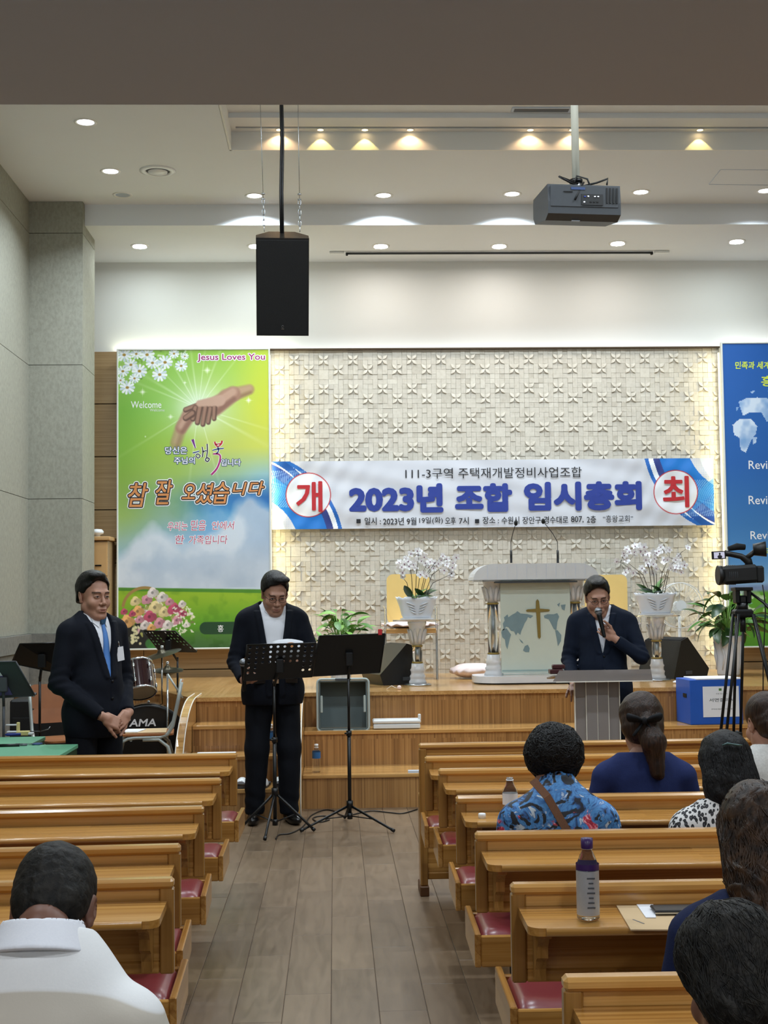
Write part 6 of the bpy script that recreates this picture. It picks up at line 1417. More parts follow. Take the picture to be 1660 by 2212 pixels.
for k in range(3):
    a = 2*math.pi*k/3; MB().prism([(.03, -.03), (.12, -.075), (.19, -.03), (.18, .05), (.08, .045), (.03, .03)], .003, M=Matrix.Translation((0, -.02, hz)) @ Matrix.Rotation(a, 4, 'Y') @ Matrix.Rotation(R_(78), 4, 'X')).build('blade', 'acrylic', fn)
# ---- blue document box on the steps
plain('box_blue', '#1c56b8', .45, var=.04); plain('paper', '#e6e8ee', .6, var=.01)
b = at(1540, 1565, 10.62); bw_ = at(1600, 1500, 10.6).x-at(1490, 1500, 10.6).x; bx_ = empty('blue_storage_box', (b.x, 10.70, .507), R_(4), 'blue corrugated box with a printed white sheet on the steps', 'box')
H_ = .345; MB().box((0, 0, H_/2), (bw_+.02, .34, H_), b=.004).build('body', 'box_blue', bx_); MB().box((.02, -.02, H_+.005), (bw_-.04, .30, .012), b=.003).build('lid', 'paper', bx_)
MB().box((.035, -.172, .175), (bw_*.72, .002, .235)).build('label_sheet', 'paper', bx_); MB().box((.03, -.1735, .268), (.022, .001, .018)).build('green_mark', 'leaf_green', bx_)
lettering('서면결의서', bx_, (.04, -.1738, .188), .05, 'ink_grey', .20, .028, offset=.004); lettering('조합 임시총회', bx_, (.04, -.1738, .236), .02, 'ink_grey', .09, .010); lettering('주택재개발정비사업조합', bx_, (.04, -.1738, .118), .02, 'ink_grey', .17, .010)
MB().box((-bw_/2-.012, -.05, .22), (.004, .08, .03)).build('hand_hole', 'black_gap', bx_)
# ---- grey crate leaning open towards the hall, aluminium case beside it
plain('crate_grey', '#5f6d6e', .5, var=.04); plain('crate_rim', '#a9b6b4', .4)
b = at(742, 1532, 10.45); cw = .375; chh = .375; cr = empty('grey_crate', (b.x, 10.56, .509), 0, 'open grey plastic crate standing on its side on the steps', 'crate'); T = Matrix.Rotation(R_(-6), 4, 'X')
z0 = -.0; MB().box((0, .20, chh/2), (cw, .012, chh), b=.004, M=T).build('bottom_panel', 'crate_grey', cr)
for sx in (-1, 1): MB().box((sx*(cw/2-.006), .10, chh/2), (.012, .20, chh), b=.003, M=T).build('side_wall', 'crate_grey', cr); MB().box((sx*(cw/2-.022), -.0, chh*.52), (.018, .02, .13), b=.004, M=T).build('latch', 'crate_rim', cr)
for z_ in (.006, chh-.006): MB().box((0, .10, z_), (cw, .20, .012), b=.003, M=T).build('side_wall', 'crate_grey', cr)
rim = MB(); rp = rrect(cw+.02, chh+.02, .03, 5); rim.tube([(x, -.005, z_+chh/2) for x, z_ in rp], .009, 6, closed=True, M=T); rim.build('rim', 'crate_rim', cr); MB().box((0, -.012, -.008), (.16, .02, .018), b=.004, M=T).build('handle', 'crate_rim', cr); MB().box((0, -.012, chh+.008), (.12, .02, .018), b=.004, M=T).build('handle', 'grey_plastic', cr)
a, b_ = at(799, 1570, 10.55), at(903, 1570, 10.55); al = empty('folded_tray', ((a.x+b_.x)/2+.025, 10.62, .507), 0, 'pale silver folded tray lying on the steps right of the crate', 'tray'); Lw = b_.x-a.x
MB().box((0, 0, .022), (Lw-.01, .15, .036), b=.006).build('lower_shell', 'white_plastic', al); MB().box((0, 0, .058), (Lw, .16, .028), b=.008).build('upper_shell', 'white_plastic', al); MB().box((Lw/2-.01, -.05, .09), (.022, .03, .045), b=.005).build('hook', 'white_plastic', al)
# ---- wooden drawer cabinet in the left corner
a = at(205, 1170, 12.95); b_ = at(245, 1170, 12.95); X0c = a.x; cb = empty('drawer_cabinet', ((X0c+b_.x)/2-.045, 13.05, SZ), 0, 'tall narrow wooden drawer cabinet between the pillar and the green poster', 'cabinet'); wc = b_.x-X0c+.04; hc = at(225, 1160, 12.95).z-SZ
plain('cab_wood', '#c79c66', .4, var=.08, scale=5); MB().box((0, 0, hc/2-.02), (wc-.02, .40, hc-.04), b=.004).build('body', 'wood_panel', cb); MB().box((.01, -.01, hc-.018), (wc+.01, .44, .036), b=.006).build('top', 'cab_wood', cb)
for k in range(4): zz_ = hc-.05-(k+.5)*(hc-.06)/4; MB().box((.01, -.205, zz_), (wc-.05, .014, (hc-.06)/4-.008), b=.003).build('drawer', 'cab_wood', cb); MB().box((.01, -.216, zz_-.06), (.06, .012, .012), b=.003).build('drawer_pull', 'metal_dark', cb)
p = at(208, 1149, 12.9); dm = empty('white_dome', (p.x, 12.95, SZ+hc+.002), 0, 'small white dome-shaped device on top of the drawer cabinet', 'device'); MB().lathe([(.03, 0), (.03, .02), (.06, .03), (.062, .05), (.045, .07), (0, .075)], 22).build('shell', 'white_plastic', dm)
# ---- bits on the stage edge
p = at(863, 1487, 11.05); f_ = empty('pink_flower', (p.x, 11.05, SZ), 0, 'small pink artificial flower lying on the stage edge', 'flower'); MB().ball((0, 0, .018), (.018, .014, .018), 8, 6).build('blossom', 'pink_cloth', f_); MB().tube([(-.10, .06, .004), (-.06, .05, .03), (-.02, .01, .012)], .002, 4).build('stem', 'white_plastic', f_)
p = at(1466, 1474, 11.3); f2 = empty('crumpled_paper', (p.x, 11.3, SZ), 0, 'crumpled white wrapper on the stage left of the blue box', 'paper'); MB().ball((0,0,.014), (.05, .02, .014), 7, 5).build('wrapper', 'paper', f2)
# ---- bottles
glass('pet_clear', '#f6fafa', .05, 1.15, .98); glass('water', '#eef6f6', .0, 1.33, 1.0); plain('label_blue', '#2c6aa8', .4); plain('cap_white', '#eceff2', .4, var=0); plain('cap_purple', '#3a1f5c', .35, var=.02); plain('label_grey', '#b9bcc0', .35, .2, var=.08, scale=60)
def bottle(loc, label, h=.205, r=.031, cap='cap_white', lab='label_blue', lz=(.10, .15), ribs=True):
    e = empty('bottle', loc, 0, label, 'bottle'); pr = [(r*.85, 0), (r, .006)]
    for k in range(6): z = .012+k*(lz[0]-.016)/6; pr += [(r, z), (r*.95, z+(lz[0]-.016)/12)]
    pr += [(r, lz[0]), (r, lz[1]), (r*.98, lz[1]+.01), (r*.70, h-.045), (r*.42, h-.028), (r*.42, h-.015)]; MB().lathe(pr, 22).build('shell', 'pet_clear', e)
    MB().lathe([(r*1.015, lz[0]+.002), (r*1.015, lz[1]-.002)], 22, caps=False).build('label', lab, e)
    MB().lathe([(r*.5, h-.026), (r*.5, h-.022), (r*.42, h-.022)], 16, caps=False).build('neck_ring', 'cap_white', e)
    if cap: MB().lathe([(r*.47, h-.017), (r*.47, h), (0, h)], 18).build('cap', cap, e)
    return e
p = at(684, 1671, 10.1); bottle((p.x, 10.12, .245), 'small clear water bottle with blue label on the lowest broad step'); p = at(585, 1622, 10.05); bottle((p.x, 10.06, .40), 'water bottle on the narrow stair, seen between the legs of the reading man')
# ---- sheet of paper and slippers on the narrow stair
p = at(468, 1623, 10.05); MB().box((0,0,.004), (.28, .12, .008), b=.002).build('paper_stack', 'paper', None, (p.x, 10.02, .401)); tag(bpy.data.objects['paper_stack'], 'white paper stack on the narrow stair beyond the first left pew', 'paper')
def slipper(loc, label):
    e = empty('slipper', loc, R_(rd.uniform(-6, 6)), label, 'slipper', 'white and dark slippers on the narrow stair'); MB().prism([(x, y) for x, y in rrect(.085, .25, .04, 5)], .018, M=Matrix.Identity(4)).build('sole', 'grey_plastic', e)
    mb = MB(); n = 9
    for i in range(n+1):
        a = math.pi*i/n
        for y, sc_ in ((-.115, 1.0), (-.10, 1.0), (-.03, 1.06), (.0, .98)): mb.v.append((.042*math.cos(a)*sc_, y, .014+.052*math.sin(a)*sc_*(1 if y > -.11 else .7)))
    for i in range(n):
        for k in range(3): q = i*4+k; mb.f.append((q, q+1, q+5, q+4)); mb.sm.append(True)
    mb.build('upper', 'white_plastic', e); return e
for k, px_ in enumerate((524, 568, 603)):
    p = at(px_, 1688, 9.66); slipper((p.x, 9.69, .21), ['white-topped slipper at the left end of the narrow stair', 'left slipper of the two seen between the legs of the reading man', 'right slipper of the two seen between the legs of the reading man'][k])
# ================================================================ THINGS ON THE HALL FLOOR
# ---- acrylic lectern
a, b_ = at(1185, 1455, 9.15), at(1398, 1455, 9.15); LX = (a.x+b_.x)/2+.015; le = empty('acrylic_lectern', (LX, 9.20, 0), 0, 'smoky translucent acrylic lectern before the man with the microphone', 'lectern')
zl = lambda y, Y=9.1: at(1290, y, Y).z
wt = b_.x-a.x; z1_, z0_ = zl(1441, 9.25), zl(1472, 9.0)
T = Matrix.Translation((0, 0, z0_))
MB().add([(-wt/2, -.15, 0), (wt/2-.0, -.15, 0), (wt/2-.01, -.15, .072), (-wt/2+.045, -.15, .072), (-wt/2, -.142, 0), (wt/2, -.142, 0), (wt/2-.01, -.142, .072), (-wt/2+.045, -.142, .072)], [(0,1,2,3),(4,5,6,7),(0,1,5,4),(1,2,6,5),(2,3,7,6),(3,0,4,7)], M=T).build('front_lip', 'grey_acrylic', le)
MB().box((0, .02, z0_+.02), (wt-.02, .33, .012), (R_(-6), 0, 0), b=.002).build('reading_plate', 'grey_acrylic', le); MB().box((.01, -.152, z0_-.004), (wt-.02, .012, .006)).build('lip_edge', 'edge_white', le)
cx0, cx1 = at(1241, 1550, 9.2).x-LX, at(1337, 1550, 9.2).x-LX; n = 4; cwid = (cx1-cx0)/n
for k in range(n): MB().box((cx0+cwid*(k+.5), -.03-.02*(k in (1, 2)), (z0_)/2+.01), (cwid-.006, .012, z0_-.03), b=.001).build('column_panel', 'grey_acrylic', le)
for k in range(n+1): MB().box((cx0+cwid*k, -.035, z0_/2+.01), (.005, .03, z0_-.03)).build('panel_edge', 'edge_white', le)
MB().box(((cx0+cx1)/2, .13, z0_/2), (.06, .05, z0_-.04), b=.003).build('back_support', 'frosted_acrylic', le); MB().prism(rrect(.50, .42, .05), .03).build('foot_plate', 'grey_acrylic', le)
plain('maroon', '#3c1418', .35)
p = at(1202, 1440, 9.2); gb = empty('gavel_box', (p.x+.01, 9.15, z0_+.046), 0, 'small dark red wooden box and block at the left end of the lectern', 'box'); MB().box((-.02, 0, .015), (.09, .09, .03), b=.004).build('block', 'maroon', gb); MB().box((0, .02, .045), (.085, .05, .03), b=.006).build('box_body', 'maroon', gb)
p = at(1345, 1436, 9.2); bk = empty('open_booklet', (p.x, 9.24, z0_+.030), 0, 'open booklet lying on the lectern', 'booklet')
for sx in (-1, 1):
    mb = MB()
    for i in range(9):
        u = i/8; mb.v += [(sx*u*.105, y, .004+.022*math.sin(math.pi*u*.8)**.8) for y in (-.07, .07)]
    for i in range(8): mb.f.append((2*i, 2*i+1, 2*i+3, 2*i+2)); mb.sm.append(True)
    mb.build('page', 'paper', bk)
# ---- music stands
def music_stand(base, top_pts, Yd, label, holes=False, leg_dirs=(0, 120, 240), r_leg=.30, mat='black_metal', hub=.26, pole_x=None):
    """top_pts: measured corners TL, TR, BR, BL of the desk (pixels)"""
    e = empty('music_stand', base, 0, label, 'music stand'); q = [at(x, y, Yd+dy)-base for (x, y), dy in zip(top_pts, (-.07, -.07, .06, .06))]
    C_ = sum(q, Vector())/4; nrm = (q[1]-q[0]).cross(q[3]-q[0]).normalized(); nrm = nrm if nrm.y < 0 else -nrm
    if not holes:
        mb = MB(); mb.v += [tuple(p) for p in q]+[tuple(p-nrm*.006) for p in q]; mb.f += [(0,1,2,3),(4,5,6,7),(0,1,5,4),(1,2,6,5),(2,3,7,6),(3,0,4,7)]; mb.sm += [False]*6; mb.build('desk', mat, e)
    else:
        nc, nr = 10, 7; mb = MB()
        P = lambda u, v: (q[0]*(1-u)+q[1]*u)*(1-v)+(q[3]*(1-u)+q[2]*u)*v
        for j in range(nr):
            for i in range(nc):
                hole = j < 4 or (j < 6 and (i < 2 or i > 7)); u0, u1, v0, v1 = i/nc, (i+1)/nc, j/nr, (j+1)/nr
                if holes == 'sparse': hole = hole and not (4 <= i <= 5) and (i*3+j) % 4 != 1
                if not hole: o = len(mb.v); mb.v += [tuple(P(u0,v0)), tuple(P(u1,v0)), tuple(P(u1,v1)), tuple(P(u0,v1))]; mb.f.append((o,o+1,o+2,o+3)); mb.sm.append(False); continue
                o = len(mb.v); m_ = 12
                for k in range(m_):
                    a = 2*math.pi*(k+.5)/m_; c_, s_ = math.cos(a), math.sin(a); w_ = max(abs(c_), abs(s_)); mb.v.append(tuple(P((u0+u1)/2+c_/w_*.5/nc, (v0+v1)/2+s_/w_*.5/nr)))
                for k in range(m_): a = 2*math.pi*(k+.5)/m_; mb.v.append(tuple(P((u0+u1)/2+math.cos(a)*.21/nc, (v0+v1)/2+math.sin(a)*.26/nr)))
                for k in range(m_): l = (k+1) % m_; mb.f.append((o+k, o+l, o+m_+l, o+m_+k)); mb.sm.append(False)
        me = mb.mesh('desk', mat); o = obj('desk', me, e); so = o.modifiers.new('t', 'SOLIDIFY'); so.thickness = .003
    MB().tube([q[0], q[1]], .005, 6).build('desk_edge', mat, e); MB().tube([q[0], q[3]], .005, 6).build('desk_edge', mat, e); MB().tube([q[1], q[2]], .005, 6).build('desk_edge', mat, e)
    d = (q[2]-q[3]); mid = (q[2]+q[3])/2; mb = MB(); back = Vector((0, .055, 0)); mb.v += [tuple(v_) for v_ in (q[3], q[2], q[2]+back, q[3]+back, q[3]-Vector((0,0,.006)), q[2]-Vector((0,0,.006)), q[2]+back+Vector((0,0,.014)), q[3]+back+Vector((0,0,.014)))]; mb.f += [(0,1,2,3),(4,5,6,7),(0,1,5,4),(2,3,7,6)]; mb.sm += [False]*4; mb.build('shelf_lip', mat, e)
    zt = C_.z; px_ = 0.0
    MB().box((C_.x, C_.y-.02, zt-.03), (.05, .035, .09), b=.006).build('tilt_bracket', mat, e); MB().cyl((C_.x, C_.y-.02, zt-.04), (px_, -.0, zt-.16), .009, 10).build('neck', mat, e); MB().cyl((px_, 0, zt*.52), (px_, 0, zt-.13), .0085, 12).build('upper_pole', mat, e); MB().cyl((px_, 0, .06), (px_, 0, zt*.55), .0125, 12).build('lower_pole', mat, e)
    MB().cyl((px_, 0, zt*.53), (px_, 0, zt*.56), .018, 12).build('height_collar', mat, e); MB().cyl((px_-.03, -.012, zt*.545), (px_, -.012, zt*.545), .006, 8).build('height_knob', mat, e); MB().cyl((px_, 0, hub-.02), (px_, 0, hub+.03), .022, 12).build('leg_hub', mat, e); MB().cyl((px_, 0, .06), (px_, 0, .10), .018, 12).build('lower_hub', mat, e)
    for dg in leg_dirs:
        a = R_(dg); f_ = Vector((math.cos(a)*r_leg, math.sin(a)*r_leg, .014)); h_ = Vector((px_, 0, hub)); l = MB().tube([h_, h_*.15+f_*.85, f_], .0085, 8).build('leg', mat, e); MB().cyl(f_*.94+h_*.06, f_, .012, 8).build('rubber_foot', 'black_plastic', l); MB().tube([(px_, 0, .08), h_*.45+f_*.55], .004, 6).build('brace', mat, e)
    return e, q
ms1, q1 = music_stand(Vector((-.400, 8.94, 0)), [(534,1393),(684,1389),(675,1461),(527,1470)], 8.90, 'perforated black music stand before the reading man', True, (258, 160, 12), .26, hub=.27)
ms2, q2 = music_stand(Vector((.085, 9.14, 0)), [(690,1374),(833,1369),(821,1452),(675,1460)], 9.14, 'plain black music stand right of the perforated one', False, (206, 322, 95), .36, hub=.15)
MB().box((0, 0, 0), (.028, .01, .040), b=.003).build('page_clip', 'ink_red', ms2, q2[0]*.08+q2[1]*.92+Vector((0, 0, .012)))
bk2 = empty('reading_booklet', at(622, 1390, 8.97), 0, 'booklet on the perforated music stand showing a white page with an orange picture', 'booklet'); mb = MB()
for i in range(9): u = i/8-.5; mb.v += [(u*.20, 0, .012-.05*(u+.5)**2*-1*0+.018*math.cos(u*3)), (u*.20, .02, -.10)]
for i in range(8): mb.f.append((2*i, 2*i+1, 2*i+3, 2*i+2)); mb.sm.append(True)
o = mb.build('page', 'paper', bk2); so = o.modifiers.new('t', 'SOLIDIFY'); so.thickness = .004; MB().lathe([(0, 0), (.035, 0)], 18, M=Matrix.Translation((.02, -.003, -.010)) @ Matrix.Rotation(R_(90), 4, 'X') @ Matrix.Scale(.5, 4, (0,1,0)), caps=False).build('printed_picture', 'ink_orange', bk2)
# cables on the floor
def cable(pts, label, r=.0045):
    P = [atz(x, y, r+.001) for x, y in pts]; P2 = []
    for i in range(len(P)-1):
        for k in range(6): t = k/6; p0, p1, p2, p3 = P[max(i-1,0)], P[i], P[i+1], P[min(i+2, len(P)-1)]; P2.append(.5*((2*p1)+(-p0+p2)*t+(2*p0-5*p1+4*p2-p3)*t*t+(-p0+3*p1-3*p2+p3)*t**3))
    P2.append(P[-1]); o = MB().tube(P2, r, 6).build('floor_cable', 'black_plastic'); tag(o, label, 'cable'); return o
cable([(596,1812),(604,1803),(628,1800),(655,1785),(672,1762),(700,1750),(722,1752),(745,1762),(800,1752),(840,1755),(870,1757),(902,1748)], 'thin black cable running along the floor behind both music stands'); cable([(712,1771),(690,1776),(676,1768),(690,1763),(708,1764),(704,1772)], 'small loop of black cable on the floor between the two music stands')

# ---- video camera on tripod (right)
TX = at(1605, 1330, 8.4); tp = empty('camera_tripod', (TX.x, 8.4, 0), 0, 'black tripod carrying the video camera at the right', 'tripod'); zt = TX.z
for (dx, dy) in ((-.285, -.20), (.32, -.16), (.02, .36)):
    f_ = Vector((dx, dy, .02)); h_ = Vector((dx*.18, dy*.18, zt+.01)); s_ = Vector((-dy, dx, 0)).normalized()*.022
    for sg in (-1, 1): MB().tube([h_+s_*sg, h_*.42+f_*.58+s_*sg], .0095, 8).build('leg_tube', 'black_metal', tp)
    MB().tube([h_*.46+f_*.54, f_], .011, 8).build('lower_leg', 'black_metal', tp); MB().box(tuple(h_*.43+f_*.57), (.06, .05, .07), b=.006).build('leg_lock', 'black_plastic', tp); MB().ball(tuple(f_), (.022, .022, .02), 10, 6).build('rubber_foot', 'black_plastic', tp)
    g = h_*.43+f_*.57; MB().tube([g, (0, 0, g.z+.0)], .005, 6).build('spreader_arm', 'black_metal', tp)
MB().box((0, 0, zt+.015), (.115, .10, .05), b=.012).build('shoulder', 'black_metal', tp); MB().cyl((0,0,zt-.10), (0,0,zt), .018, 10).build('bowl_clamp', 'black_plastic', tp); MB().cyl((0,0,zt+.03), (0,0,zt+.08), .035, 16).build('pan_base', 'black_metal', tp)
for sx in (-1, 1): MB().box((sx*.035, 0, zt+.125), (.028, .08, .10), b=.008).build('head_cheek', 'black_metal', tp)
MB().box((0, 0, zt+.165), (.11, .11, .022), b=.004).build('camera_plate', 'black_metal', tp); MB().box((0, 0, zt+.10), (.05,.05,.05), b=.01).build('tilt_drum', 'black_plastic', tp)
MB().tube([(.05, -.02, zt+.14), (.11, -.08, zt+.08), (.17, -.16, zt-.02), (.20, -.2, zt-.06)], .009, 8).build('pan_handle', 'black_metal', tp)
MB().tube([(.14,.03,zt+.19),(.15,.03,zt+.12),(.15,.02,zt+.02),(.13,.03,zt-.3),(.12,.05,zt-.8)], .004, 5).build('cable', 'black_plastic', tp)
vc = empty('video_camera', (TX.x, 8.4, zt+.193), R_(0), 'black professional video camera with lit flip-out screen on the tripod', 'video camera')
MB().box((-.02, 0, .062), (.23, .12, .115), (0, R_(-3), 0), b=.02).build('body', 'black_plastic', vc); MB().tube([(-.12, 0, .060), (-.145, 0, .058), (-.15, 0, .058)], [.058, .062, .058], 20).build('lens_hood', 'black_plastic', vc); MB().box((.105, 0, .062), (.055, .09, .105), b=.012).build('battery', 'black_plastic', vc)
for k in range(5): MB().tube([(-.09+k*.012, .0, .06+.0585*1) if False else (-.09+k*.012+.0*math.cos(a), .062*math.cos(a), .060+.060*math.sin(a)) for a in [2*math.pi*j/24 for j in range(24)]], .0022, 4, closed=True).build('lens_ring', 'grey_plastic', vc)
MB().tube([(.05, 0, .11), (.045, 0, .145), (.0, 0, .175), (-.07, 0, .190), (-.10, 0, .195)], [.028, .026, .018, .017, .020], 12).build('top_handle', 'black_plastic', vc); MB().tube([(.03,0,.16),(.07,0,.19),(.10, -.01, .215)], .016, 10).build('finder_arm', 'black_plastic', vc); MB().tube([(.075, -.01, .215), (.15, -.03, .218)], [.036, .048], 16).build('viewfinder', 'black_plastic', vc); MB().tube([(-.075, .01, .222), (-.02, .01, .236), (.03, .01, .232)], [.014, .022, .018], 12).build('microphone', 'grille_black', vc)
scr = MB().box((-.155, -.055, .182), (.088, .010, .050), (0, R_(-2), 0), b=.003).build('flip_screen', 'black_plastic', vc); emit('screen_lit', '#cfd0e6', .9); emit('screen_dark', '#1a1824', .5)
d = MB().box((-.153, -.0612, .182), (.066, .001, .038), (0, R_(-2), 0)).build('display', 'screen_lit', scr)
mb = MB(); mb.ball((-.150, -.0625, .190), (.006, .0008, .008), 10, 6); mb.ball((-.150, -.0625, .172), (.015, .0008, .011), 10, 6); tag(mb.build('picture_figure', 'screen_dark', scr))
# ---- things on the ledges
p = at(1273, 1968, 3.46); bt = bottle((p.x, 3.47, .7115), 'tall drink bottle with purple cap on the ledge by the envelope', h=.202, r=.0285, cap='cap_purple', lab='label_grey', lz=(.012, .125)); MB().lathe([(.0292, .125), (.0292, .140)], 22, caps=False).build('purple_band', 'cap_purple', bt)
MB().lathe([(.0140, .176), (.0152, .178), (.0152, .202), (.0, .203)], 18).build('tall_cap', 'cap_purple', bt)
for k in range(7): MB().box((0.003, -.0293, .035+k*.012), (.020-.004*(k % 3), .0008, .0035)).build('label_print', 'ink_grey', bt)
p = at(1103, 1750, 5.10); bottle((p.x, 5.10, .7115), 'open clear bottle without cap on the ledge left of the woman in the floral shirt', h=.155, r=.028, cap=None, lab='paper', lz=(.04, .085))
p = at(1042, 1768, 5.06); cp = MB().lathe([(.014, 0), (.014, .015), (.012, .018), (0, .018)], 20).build('screw_lid', 'cap_white', None, (p.x, 5.06, .7101)); tag(cp, 'white bottle cap alone on a pew ledge', 'bottle cap')
plain('kraft', '#c9ad84', .8, var=.06, scale=8)
a = [atz(x, y, .7115) for x, y in ((1332,1957),(1520,1957),(1500,2010),(1363,2010))]; en = MB(); en.v += [(v_.x, v_.y, .7108) for v_ in a]+[(v_.x, v_.y, .714) for v_ in a]; en.f += [(0,1,2,3),(4,5,6,7),(0,1,5,4),(1,2,6,5),(2,3,7,6),(3,0,4,7)]; en.sm += [False]*6; o = en.build('envelope', 'kraft'); tag(o, 'flat brown kraft envelope on the ledge right of the purple-capped bottle', 'envelope')
c = atz(1380, 1990, .715); MB().box((c.x, c.y, .7143), (.004, .05, .0006), (0, 0, R_(20))).build('pen_stroke', 'ink_grey', o)
a = [atz(x, y, .717) for x, y in ((1376,1953),(1412,1953),(1418,1981),(1396,1981))]; en = MB(); en.v += [(v_.x, v_.y, .7145) for v_ in a]+[(v_.x, v_.y, .7165) for v_ in a]; en.f += [(0,1,2,3),(4,5,6,7),(0,1,5,4),(1,2,6,5),(2,3,7,6),(3,0,4,7)]; en.sm += [False]*6; o = en.build('white_card', 'paper'); tag(o, 'small white card lying on the brown envelope', 'card')
c = atz(1440, 1966, .72); ph = empty('phone', (c.x+.035, c.y, .7172), R_(-2), 'black phone lying beside the white card on the envelope', 'phone'); MB().box((0, 0, .005), (.14, .07, .009), b=.003).build('case', 'black_plastic', ph); MB().box((-.005, -.036, .003), (.13, .002, .004)).build('metal_edge', 'steel', ph)

# ---- green tables, far left
plain('green_cloth', '#5f9f7d', .5, var=.03, scale=8); plain('green_edge', '#1f3a1c', .6)
def gtable(x0, x1, y0, y1, label):
    e = empty('green_table', ((x0+x1)/2, (y0+y1)/2, 0), 0, label, 'table', 'green folding tables at the left wall'); w_, d_ = x1-x0, y1-y0
    MB().box((0, 0, .722), (w_, d_, .022), b=.003).build('tabletop', 'green_cloth', e); MB().box((0, 0, .690), (w_-.01, d_-.01, .042), b=.002).build('apron', 'green_edge', e)
    for sx in (-1, 1):
        for sy in (-1, 1): MB().cyl((sx*(w_/2-.06), sy*(d_/2-.15), 0), (sx*(w_/2-.06), sy*(d_/2-.15), .67), .014, 10).build('leg', 'grey_plastic', e)
gtable(-2.55, -1.425, 7.12, 7.66, 'nearer green table behind the first left pew'); gtable(-2.55, -1.70, 7.675, 8.12, 'further green table at the left wall')
TZ = .7332
def on_table(px_, py_): q = atz(px_, py_, TZ); return q
q = on_table(22, 1613); pn = empty('marker_pen', q, R_(8), 'thick black marker on the nearer green table', 'pen'); MB().cyl((-.06,0,.008), (.05,0,.008), .008, 10).build('barrel', 'black_plastic', pn); MB().cyl((.052,0,.008), (.09,0,.008), .006, 10).build('cap', 'ink_grey', pn)
q = on_table(62, 1609); sc2 = empty('scissors', q, R_(-10), 'blue-handled scissors on the nearer green table', 'scissors'); [MB().tube([(.05+.02*math.cos(a), s_*.016+.014*math.sin(a), .006) for a in [2*math.pi*k/14 for k in range(14)]], .004, 6, closed=True).build('handle', 'ink_navy', sc2) for s_ in (-1, 1)]; [MB().box((-.02, s_*.004, .004+.003*(s_ > 0)), (.11, .010, .002), (0, 0, s_*.10)).build('blade', 'steel', sc2) for s_ in (-1, 1)]
q = on_table(28, 1590); pn = empty('blue_pen', q, R_(4), 'blue correction pen on the further green table', 'pen'); MB().tube([(-.045,0,.009), (-.03,0,.009), (.045,0,.009)], [.004, .009, .008], 10).build('barrel', 'ink_blue', pn)
plain('note_yellow', '#dcd08a', .7); q = on_table(50, 1588); nt = empty('sticky_notes', q, 0, 'pale yellow sticky note block on the further green table', 'notes'); MB().box((0,0,.012), (.07,.06,.024), b=.002).build('pad', 'note_yellow', nt); MB().box((.045,0,.008), (.03,.05,.014), b=.003).build('tape_holder', 'glass' if 'glass' in MATS else 'white_plastic', nt)
q = on_table(75, 1583); pn = empty('pen', q, R_(2), 'slim black pen at the back of the further green table', 'pen'); MB().cyl((-.07,0,.006), (.03,0,.006), .005, 8).build('barrel', 'black_plastic', pn); MB().tube([(.03,0,.006),(.08,.01,.02),(.09,.01,.035)], .003, 6).build('clip', 'steel', pn)
q = on_table(32, 1582); tpd = empty('tape_dispenser', q, 0, 'cream tape dispenser standing at the back of the further green table', 'tape dispenser'); MB().box((.02, 0, .03), (.018, .02, .06), b=.003).build('post', 'note_yellow', tpd); MB().box((-.02, 0, .045), (.07, .02, .008), b=.002).build('arm', 'white_plastic', tpd); MB().box((0, 0, .004), (.09, .04, .008), b=.002).build('base', 'white_plastic', tpd)
# ---- music stands and chairs on the left
music_stand(Vector((at(86, 1500, 8.9).x, 8.9, 0)), [(43,1391),(150,1388),(150,1458),(25,1432)], 8.9, 'plain black music stand behind the man with the blue tie', False, (200, 320, 80), .28)
msL, qL = music_stand(Vector((at(8, 1560, 8.35).x, 8.35, 0)), [(-45,1430),(34,1429),(75,1502),(-30,1508)], 8.35, 'grey tilted music stand with a sheet at the left edge', False, (200, 320, 80), .28, mat='grey_plastic')
plain('sheet_violet', '#5f5a92', .5, var=.3, scale=14); mb = MB(); Pq = lambda u, v: (qL[0]*(1-u)+qL[1]*u)*(1-v)+(qL[3]*(1-u)+qL[2]*u)*v; off = Vector((0, -.008, .004))
for (u0, u1, v0, v1, mt) in ((.05, .56, .42, .97, 'sheet_violet'), (.05, .50, .22, .42, 'paper')): mb = MB(); mb.v += [tuple(Pq(u0,v0)+off), tuple(Pq(u1-.06,v0)+off), tuple(Pq(u1,v1)+off), tuple(Pq(u0,v1)+off)]; mb.f.append((0,1,2,3)); mb.sm.append(False); mb.build('sheet_print', mt, msL)
MB().box(tuple(qL[2]+Vector((-.005,0,-.004))), (.012,.012,.012), b=.003).build('clip', 'steel', msL)
msD, qD = music_stand(Vector((at(384, 1500, 11.12).x, 11.12, .15)), [(311,1363),(378,1363),(425,1408),(344,1406)], 11.12, 'perforated black music stand over the drum kit', 'sparse', (200, 320, 80), .28)
plain('chair_wood', '#9a5f35', .4, var=.15, scale=10); plain('tube_grey', '#a9b0ac', .35, .3)
